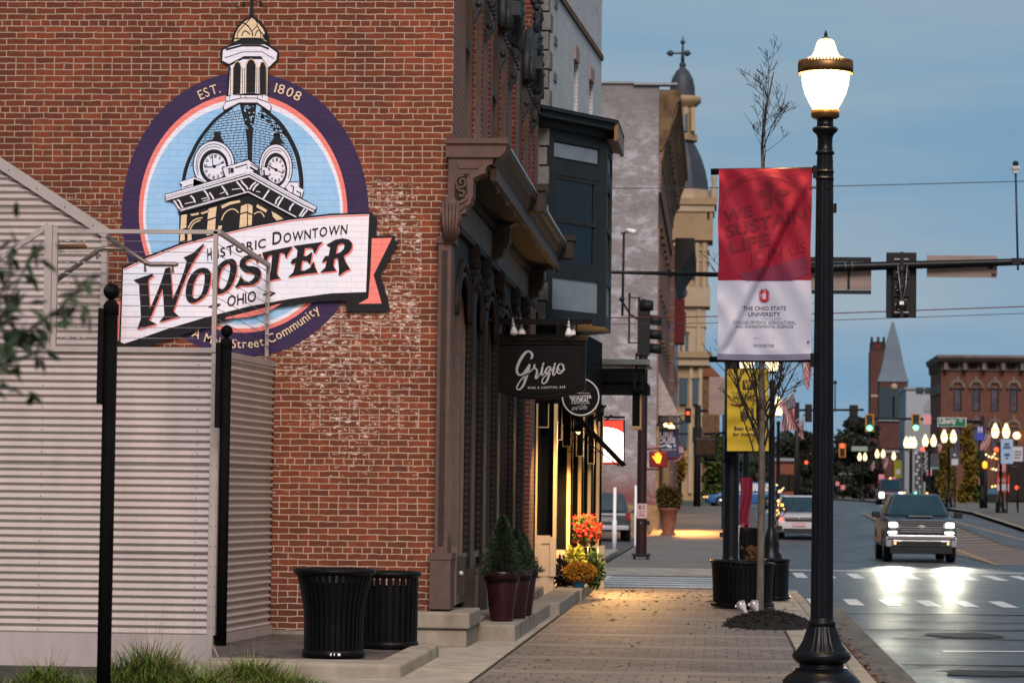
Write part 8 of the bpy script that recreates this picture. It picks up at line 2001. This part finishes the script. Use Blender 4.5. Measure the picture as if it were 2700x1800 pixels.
def signal(px, y0, y1, Y, lit, label, arm=None, border=True, w=11):
    t = thing('traffic_signal', label, 'traffic signal', tuple(pt(px, y1, Y)), None)
    b = MB(); fbox(b, px-w, y0, px+w, y1, Y, .25, M['sigblk']); b.build('housing', t)
    if border:
        b = MB()
        for (a, c, d, e) in ((px-w, y0, px+w, y0+3), (px-w, y1-3, px+w, y1), (px-w, y0+3, px-w+2.6, y1-3), (px+w-2.6, y0+3, px+w, y1-3)): fbox(b, a, c, d, e, Y-.03, .03, M['sigyel'])
        b.build('border', t)
    H = (y1-y0)/3.4
    for k in range(3):
        b = MB(); yy = y0 + (y1-y0)*(.2+.3*k); on = lit == k
        c = pt(px, yy, Y-.06); b.tube([c, c+Vector((0,.05,0))], H*.52*Y/FPX, (M['sred'], M['samb'], M['sgrn'])[k] if on else M['sigblk'], 16, smooth=False); b.build('lens', t)
        if on and k != 0:
            l_ = bpy.data.lights.new('signal_light', 'POINT'); l_.energy = 7; l_.color = ((1,.05,.03), (1,.5,.1), (.1,1,.7))[k]; l_.shadow_soft_size = .15
            o = bpy.data.objects.new('signal_light', l_); col.objects.link(o); o.parent = t; o.location = (0, -1.0, c.z - t.location.z)
    return t
signal(2293, 1091, 1137, 172, 2, 'left green traffic signal with yellow border over the far crossing'); signal(2415, 1090, 1136, 172, 2, 'right green traffic signal with yellow border over the far crossing')
signal(2221, 1168, 1205, 250, 0, 'red traffic signal with yellow border just right of the lamp post', w=9)
signal(2251, 1067, 1116, 130, None, 'black back of a signal on the nearer far arm, right of the lamp post', border=False); signal(2132, 1065, 1112, 130, None, 'black back of a signal touching the left side of the lamp post', border=False, w=9)
for i, px in enumerate((2080, 2126)): signal(px, 1213, 1240, 300, 0, ('left small far red signal above the minivan', 'right small far red signal above the minivan')[i], border=False, w=5)
M['gsign'] = mat('green_street_sign', (.008,.11,.055), .5, var=.08); M['pinks'] = mat('pink_lit_sign', (.55,.20,.21), .6, var=.08)
t = thing('signal_mast', 'far mast with long arm holding the green signals and street name sign', 'signal mast', (ppx(2590, 172), 172, gz(172)))
b = MB(); x = ppx(2590, 172.3); b.tube([(x,172.3,gz(172)), (x,172.3,zpx(1096, 172, 2590))], [.16,.11], M['sigblk'], 8); b.build('pole', t)
b = MB(); b.tube([pt(2592, 1112, 172.3), pt(2420, 1104, 172.3), pt(2270, 1103, 172.3)], [.10,.08,.05], M['sigblk'], 8); b.build('arm', t)
t = thing('street_sign', 'green street name sign hanging from the far mast arm', 'sign', tuple(pt(2510, 1125, 171.9)))
b = MB(); fbox(b, 2472, 1100, 2548, 1125, 171.95, .06, M['fwht']); fbox(b, 2474, 1102, 2546, 1123, 171.92, .03, M['gsign']); b.build('panel', t)
b = MB(); f = lambda x, y: pt(x, y, 171.9); put_text(b, 'Liberty', (2478, 1116), (2521, 1116), 20, M['fwht'], f, .03); put_text(b, 'St', (2529, 1111), (2538, 1111), 11, M['fwht'], f, .02); b.build('lettering', t, fix=False)
t = thing('signal_mast', 'slim far mast arm crossing the sky right of the lamp post', 'signal mast', (ppx(2100, 130.2), 130.2, gz(130)))
b = MB(); x = ppx(2100, 130.2); b.tube([(x,130.2,gz(130)), (x,130.2,zpx(1060, 130, 2100))], [.14,.1], M['sigblk'], 8); b.build('pole', t)
b = MB(); b.tube([pt(2100, 1081, 130.3), pt(2278, 1080, 130.3)], .05, M['sigblk'], 8); b.tube([pt(2202, 1085, 130.3), pt(2202, 1008, 130.3)], .035, M['cabl'], 6); b.sphere(pt(2202, 1008, 130.3), .09, M['sigblk'], 8); fbox(b, 2266, 1066, 2269, 1080, 130.3, .06, M['steel']); b.build('arm', t)
t = thing('signal_mast', 'third mast arm with a pale name sign, beside the far red signal', 'signal mast', (ppx(2400, 250.2), 250.2, gz(250)))
b = MB(); x = ppx(2402, 250.2); b.tube([(x,250.2,gz(250)), (x,250.2,zpx(1172, 250, 2400))], .12, M['sigblk'], 8); b.build('pole', t); b = MB(); b.tube([pt(2402, 1184, 250.2), pt(2215, 1180, 250.2)], .07, M['sigblk'], 6); b.build('arm', t)
b = MB(); fbox(b, 2245, 1176, 2288, 1189, 250, .08, mat('pale_green_sign', (.20,.26,.21), .6, var=.15)); b.build('name_sign', t)
t = thing('signal_pole', 'dark signal pole with control box in front of the courthouse', 'signal pole', (ppx(1838, 160), 160, gz(160)))
b = MB(); x = ppx(1838, 160); b.tube([(x,160,gz(160)), (x,160,zpx(1068, 160, 1838))], [.22,.18], M['sigblk'], 10); b.build('pole', t)
b = MB(); fbox(b, 1826, 1126, 1850, 1166, 159.7, .4, M['sigblk']); b.build('control_box', t); b = MB(); b.tube([pt(1838, 1083, 160), pt(1905, 1083, 160)], .07, M['sigblk'], 6); fbox(b, 1806, 1075, 1822, 1115, 159.9, .3, M['sigblk']); b.sphere(pt(1814, 1089, 159.8), .1, M['sred'], 8); b.tube([pt(1815, 1144, 160), pt(1790, 1143, 160)], .05, M['sigblk'], 6); b.build('arm', t)
t = thing('street_sign', 'large rounded tan sign back, left of the mast', 'sign', tuple(pt(1890, 1095, 120)))
b = MB(); fbox(b, 1869, 993, 1912, 1094, 120, .05, M['tanal']); bevel(b.build('panel', t), .15, 3); b = MB(); x = ppx(1906, 120.1); b.tube([(x,120.1,gz(120)), (x,120.1,zpx(995, 120, 1906))], .06, M['sigblk'], 6); b.build('post', t)
def board(name, label, box, Y, m, cat='sign', post=True, d=.06, extra=None, group=None):
    t = thing(name, label, cat, (ppx((box[0]+box[2])/2, Y), Y, gz(Y)), group); b = MB(); fbox(b, *box, Y, d, m); b.build('panel', t)
    if post: b = MB(); x = ppx((box[0]+box[2])/2, Y+.1); b.tube([(x,Y+.1,gz(Y)), (x,Y+.1,zpx(box[1]+2, Y, box[0]))], .045, M['sigblk'], 6); b.build('post', t)
    if extra: b = MB(); extra(b); b.build('print', t, fix=False)
    return t
M['ltblue'] = mat('pale_blue_banner', (.26,.36,.50), .7, var=.1); M['dkgrey'] = mat('dark_grey_banner', (.05,.05,.06), .7, var=.3, scale=3); M['lime'] = mat('lime_banner', (.22,.22,.02), .7, var=.15); M['oredsg'] = mat('orange_red_panel', (.62,.06,.02), .6, var=.08); M['whsg'] = mat('pale_grey_panel', (.38,.38,.40), .6, var=.08); M['hblue'] = mat('hospital_blue', (.03,.06,.40), .6, var=.08)
def lines(box, Y, rows, m):
    def f(b):
        for (u0, u1, v0, v1) in rows: fbox(b, box[0]+(box[2]-box[0])*u0, box[1]+(box[3]-box[1])*v0, box[0]+(box[2]-box[0])*u1, box[1]+(box[3]-box[1])*v1, Y-.03, .02, m)
    return f
M['prn'] = mat('blue_grey_print', (.04,.07,.14), .6, var=0)
B_ = (2639, 1157, 2671, 1222); board('banner', 'pale blue banner with dark print at the right edge', B_, 149, M['ltblue'], 'banner', extra=lines(B_, 149, [(.3,.7,.16,.26), (.2,.8,.30,.38), (.3,.75,.58,.68), (.4,.6,.74,.8)], M['prn']))
B_ = (2671, 1177, 2697, 1216); board('sign', 'pale sign just right of the pale blue banner', B_, 151, M['whsg'], extra=lines(B_, 151, [(.15,.85,.3,.36), (.15,.85,.5,.56), (.15,.7,.7,.76)], M['prn']))
B_ = (2505, 1184, 2530, 1228)
def portrait(b):
    c = pt(2517, 1200, 170.95); b.sphere((c.x, 170.97, c.z), .1, M['whsg'], 8); fbox(b, 2509, 1209, 2526, 1226, 170.95, .03, M['whsg'])
board('banner', 'dark arched banner with a pale head and shoulders portrait', B_, 171, M['dkgrey'], 'banner', extra=portrait)
B_ = (2453, 1195, 2476, 1236); board('banner', 'grey banner with a teal foot left of the portrait banner', B_, 187, M['dkgrey'], 'banner', extra=lines(B_, 187, [(.0,1,.86,1.0)], mat('teal_print', (.08,.22,.20), .6, var=0)))
B_ = (2357, 1213, 2378, 1260); board('banner', 'lime yellow banner with a pale emblem', B_, 274, M['lime'], 'banner', extra=lines(B_, 274, [(.2,.8,.5,.8)], M['whsg']))
for nm, B_, Y in (('black and white patterned pillar banner below the right green signal', (2412, 1190, 2430, 1290), 200), ('narrow grey patterned banner right of the pillar banner', (2436, 1188, 2447, 1245), 199)):
    board('banner', nm, B_, Y, M['dkgrey'], 'banner', extra=lines(B_, Y, [((k*.37) % .6, (k*.37) % .6+.35, k/9, k/9+.07) for k in range(9)], M['whsg']))
B_ = (2576, 1124, 2593, 1160); board('sign', 'blue sign with a white H', B_, 168, M['hblue'], extra=lambda b: put_text(b, 'H', (2579, 1139), (2590, 1139), 20, M['fwht'], lambda x, y: pt(x, y, 167.95), .05))
t = board('sign', 'red and pale grey notice board near the right kerb', (2628, 1250, 2661, 1297), 150, M['oredsg'], extra=lambda b: (fbox(b, 2631, 1259, 2655, 1271, 149.95, .03, M['pinks']), fbox(b, 2629, 1275, 2660, 1293, 149.95, .03, M['whsg'])))
for lab, B_, Y in (('pink lit sign beside the right green signal', (2435, 1093, 2455, 1118), 171.9), ('pink square sign above the pickup, left one', (2317, 1250, 2332, 1270), 240), ('pink rectangular sign above the pickup, right one', (2345, 1257, 2362, 1272), 240), ('pink upright sign below the grey banner', (2443, 1234, 2457, 1253), 200), ('small pink sign on the dark post left of the pink upright sign', (2424, 1258, 2434, 1266), 201), ('pale pink sign above the notice board', (2632, 1222, 2652, 1243), 151), ('pink sign low beside the columnar trees', (2581, 1261, 2592, 1279), 190), ('left small pink sign under the dark trees', (2203, 1269, 2213, 1280), 280), ('right small pink sign under the dark trees', (2217, 1278, 2228, 1290), 280)):
    board('road_sign', lab, B_, Y, M['pinks'], 'sign', group='pink lit road signs', post=lab[:8] != 'pink lit')
flag((2638, 1172), (2602, 1137), [(2596, 1141), (2583, 1186), (2602, 1186), (2617, 1150)], 150, 'national flag on a slanted pole at the right-hand twin lamp', 4)
flag((2478, 1190), (2470, 1168), [(2470, 1170), (2474, 1194), (2482, 1192), (2484, 1168)], 180, 'small national flag above the grey banner', 5)
flag((2322, 1222), (2340, 1205), [(2338, 1206), (2328, 1232), (2336, 1236), (2344, 1212)], 262, 'small far national flag right of the far twin lamp', 6)
flag((2290, 1240), (2304, 1214), [(2304, 1214), (2296, 1238), (2302, 1242), (2308, 1222)], 275, 'small far national flag left of the far twin lamp', 7)
t = thing('mailbox', 'blue round-topped mailbox on dark legs by the notice board', 'mailbox', tuple(pt(2614, 1325, 148)))
b = MB(); p, q = pt(2604, 1286, 148), pt(2631, 1302, 148); r = (p.z-q.z); n_ = 12
b.prism([(p.x+(q.x-p.x)*.5+(q.x-p.x)*.5*math.cos(math.pi*i/n_), 148, q.z+r*math.sin(math.pi*i/n_)) for i in range(n_+1)], (0,.6,0), mat('mailbox_blue', (.03,.10,.16), .5, var=.15)); b.build('hood', t)
b = MB(); fbox(b, 2606, 1302, 2628, 1325, 148, .5, M['sigblk']); b.build('box', t)
t = thing('light_string', 'cluster of small warm lights strung in the small tree at the right kerb', 'lights', tuple(pt(2620, 1210, 156))); rr = random.Random(3)
b = MB()
for x, y in ((2600, 1198), (2608, 1203), (2614, 1206), (2618, 1203), (2623, 1196), (2624, 1208), (2630, 1209), (2614, 1236), (2620, 1236), (2626, 1238), (2632, 1235), (2616, 1282), (2624, 1281)): b.sphere(pt(x, y, 156 + rr.uniform(-.5, .5)), .055, M['samb'] if rr.random() < .5 else M['lampglow'], 8)
b.build('bulb', t)
b = MB()
for x in (2603, 1*2612, 2622, 2630): b.tube([pt(x, 1310, 156), pt(x+2, 1250, 156), pt(x, 1200, 156)], .03, M['wood'], 5)
b.build('stem', t)
t = thing('light_string', 'warm and white fairy lights on the bush beside the white minivan', 'lights', tuple(pt(2050, 1300, 100)))
b = MB()
for x, y, r in ((2056, 1295, .06), (2048, 1278, .03), (2062, 1290, .03), (2066, 1286, .025), (2052, 1320, .05), (2052, 1330, .05), (2062, 1331, .06), (2050, 1345, .04), (2053, 1352, .04), (2049, 1357, .03), (2067, 1341, .03)): b.sphere(pt(x, y, 100), r, M['lampglow'] if y < 1300 else M['samb'], 8)
b.build('bulb', t); b = MB(); twigs(b, pt(2046, 1420, 100), (0,0,1), 2.2, .03, 0, random.Random(9), M['twigd'], n=(4, 6)); twigs(b, pt(2052, 1420, 100), (.1,0,1), 2.0, .03, 0, random.Random(10), M['twigd'], n=(4, 6)); b.build('branches', t, fix=False)
t = thing('call_light', 'round orange-red pedestrian light on the dark pole by the mailbox', 'walk signal', (ppx(2597, 170), 170, gz(170))); b = MB(); c = pt(2597, 1225, 169.8); b.lathe((c.x, c.y, c.z), [(0,-.22),(.13,-.16),(.16,0),(.13,.16),(0,.22)], M['shand'], 12); b.build('lens', t); b = MB(); b.tube([(c.x+.1, 170, gz(170)), (c.x+.1, 170, c.z+.5)], .08, M['sigblk'], 6); fbox(b, 2587, 1279, 2594, 1316, 170, .2, M['sigblk']); b.build('post', t)
for lab, x, y, Y in (('small red light above the notice board', 2627, 1185, 160), ('red light at the right edge, near the ground', 2682, 1285, 175), ('round red light above the pink upright sign', 2433, 1184, 198)):
    t = thing('marker_light', lab, 'light', (ppx(x, Y), Y, gz(Y)), 'small red lights'); b = MB(); b.sphere(pt(x, y, Y), .13, M['sred'], 8); b.build('lens', t); b = MB(); xx = ppx(x, Y+.1); b.tube([(xx,Y+.1,gz(Y)), (xx,Y+.1,zpx(y, Y, x))], .04, M['sigblk'], 5); b.build('post', t)
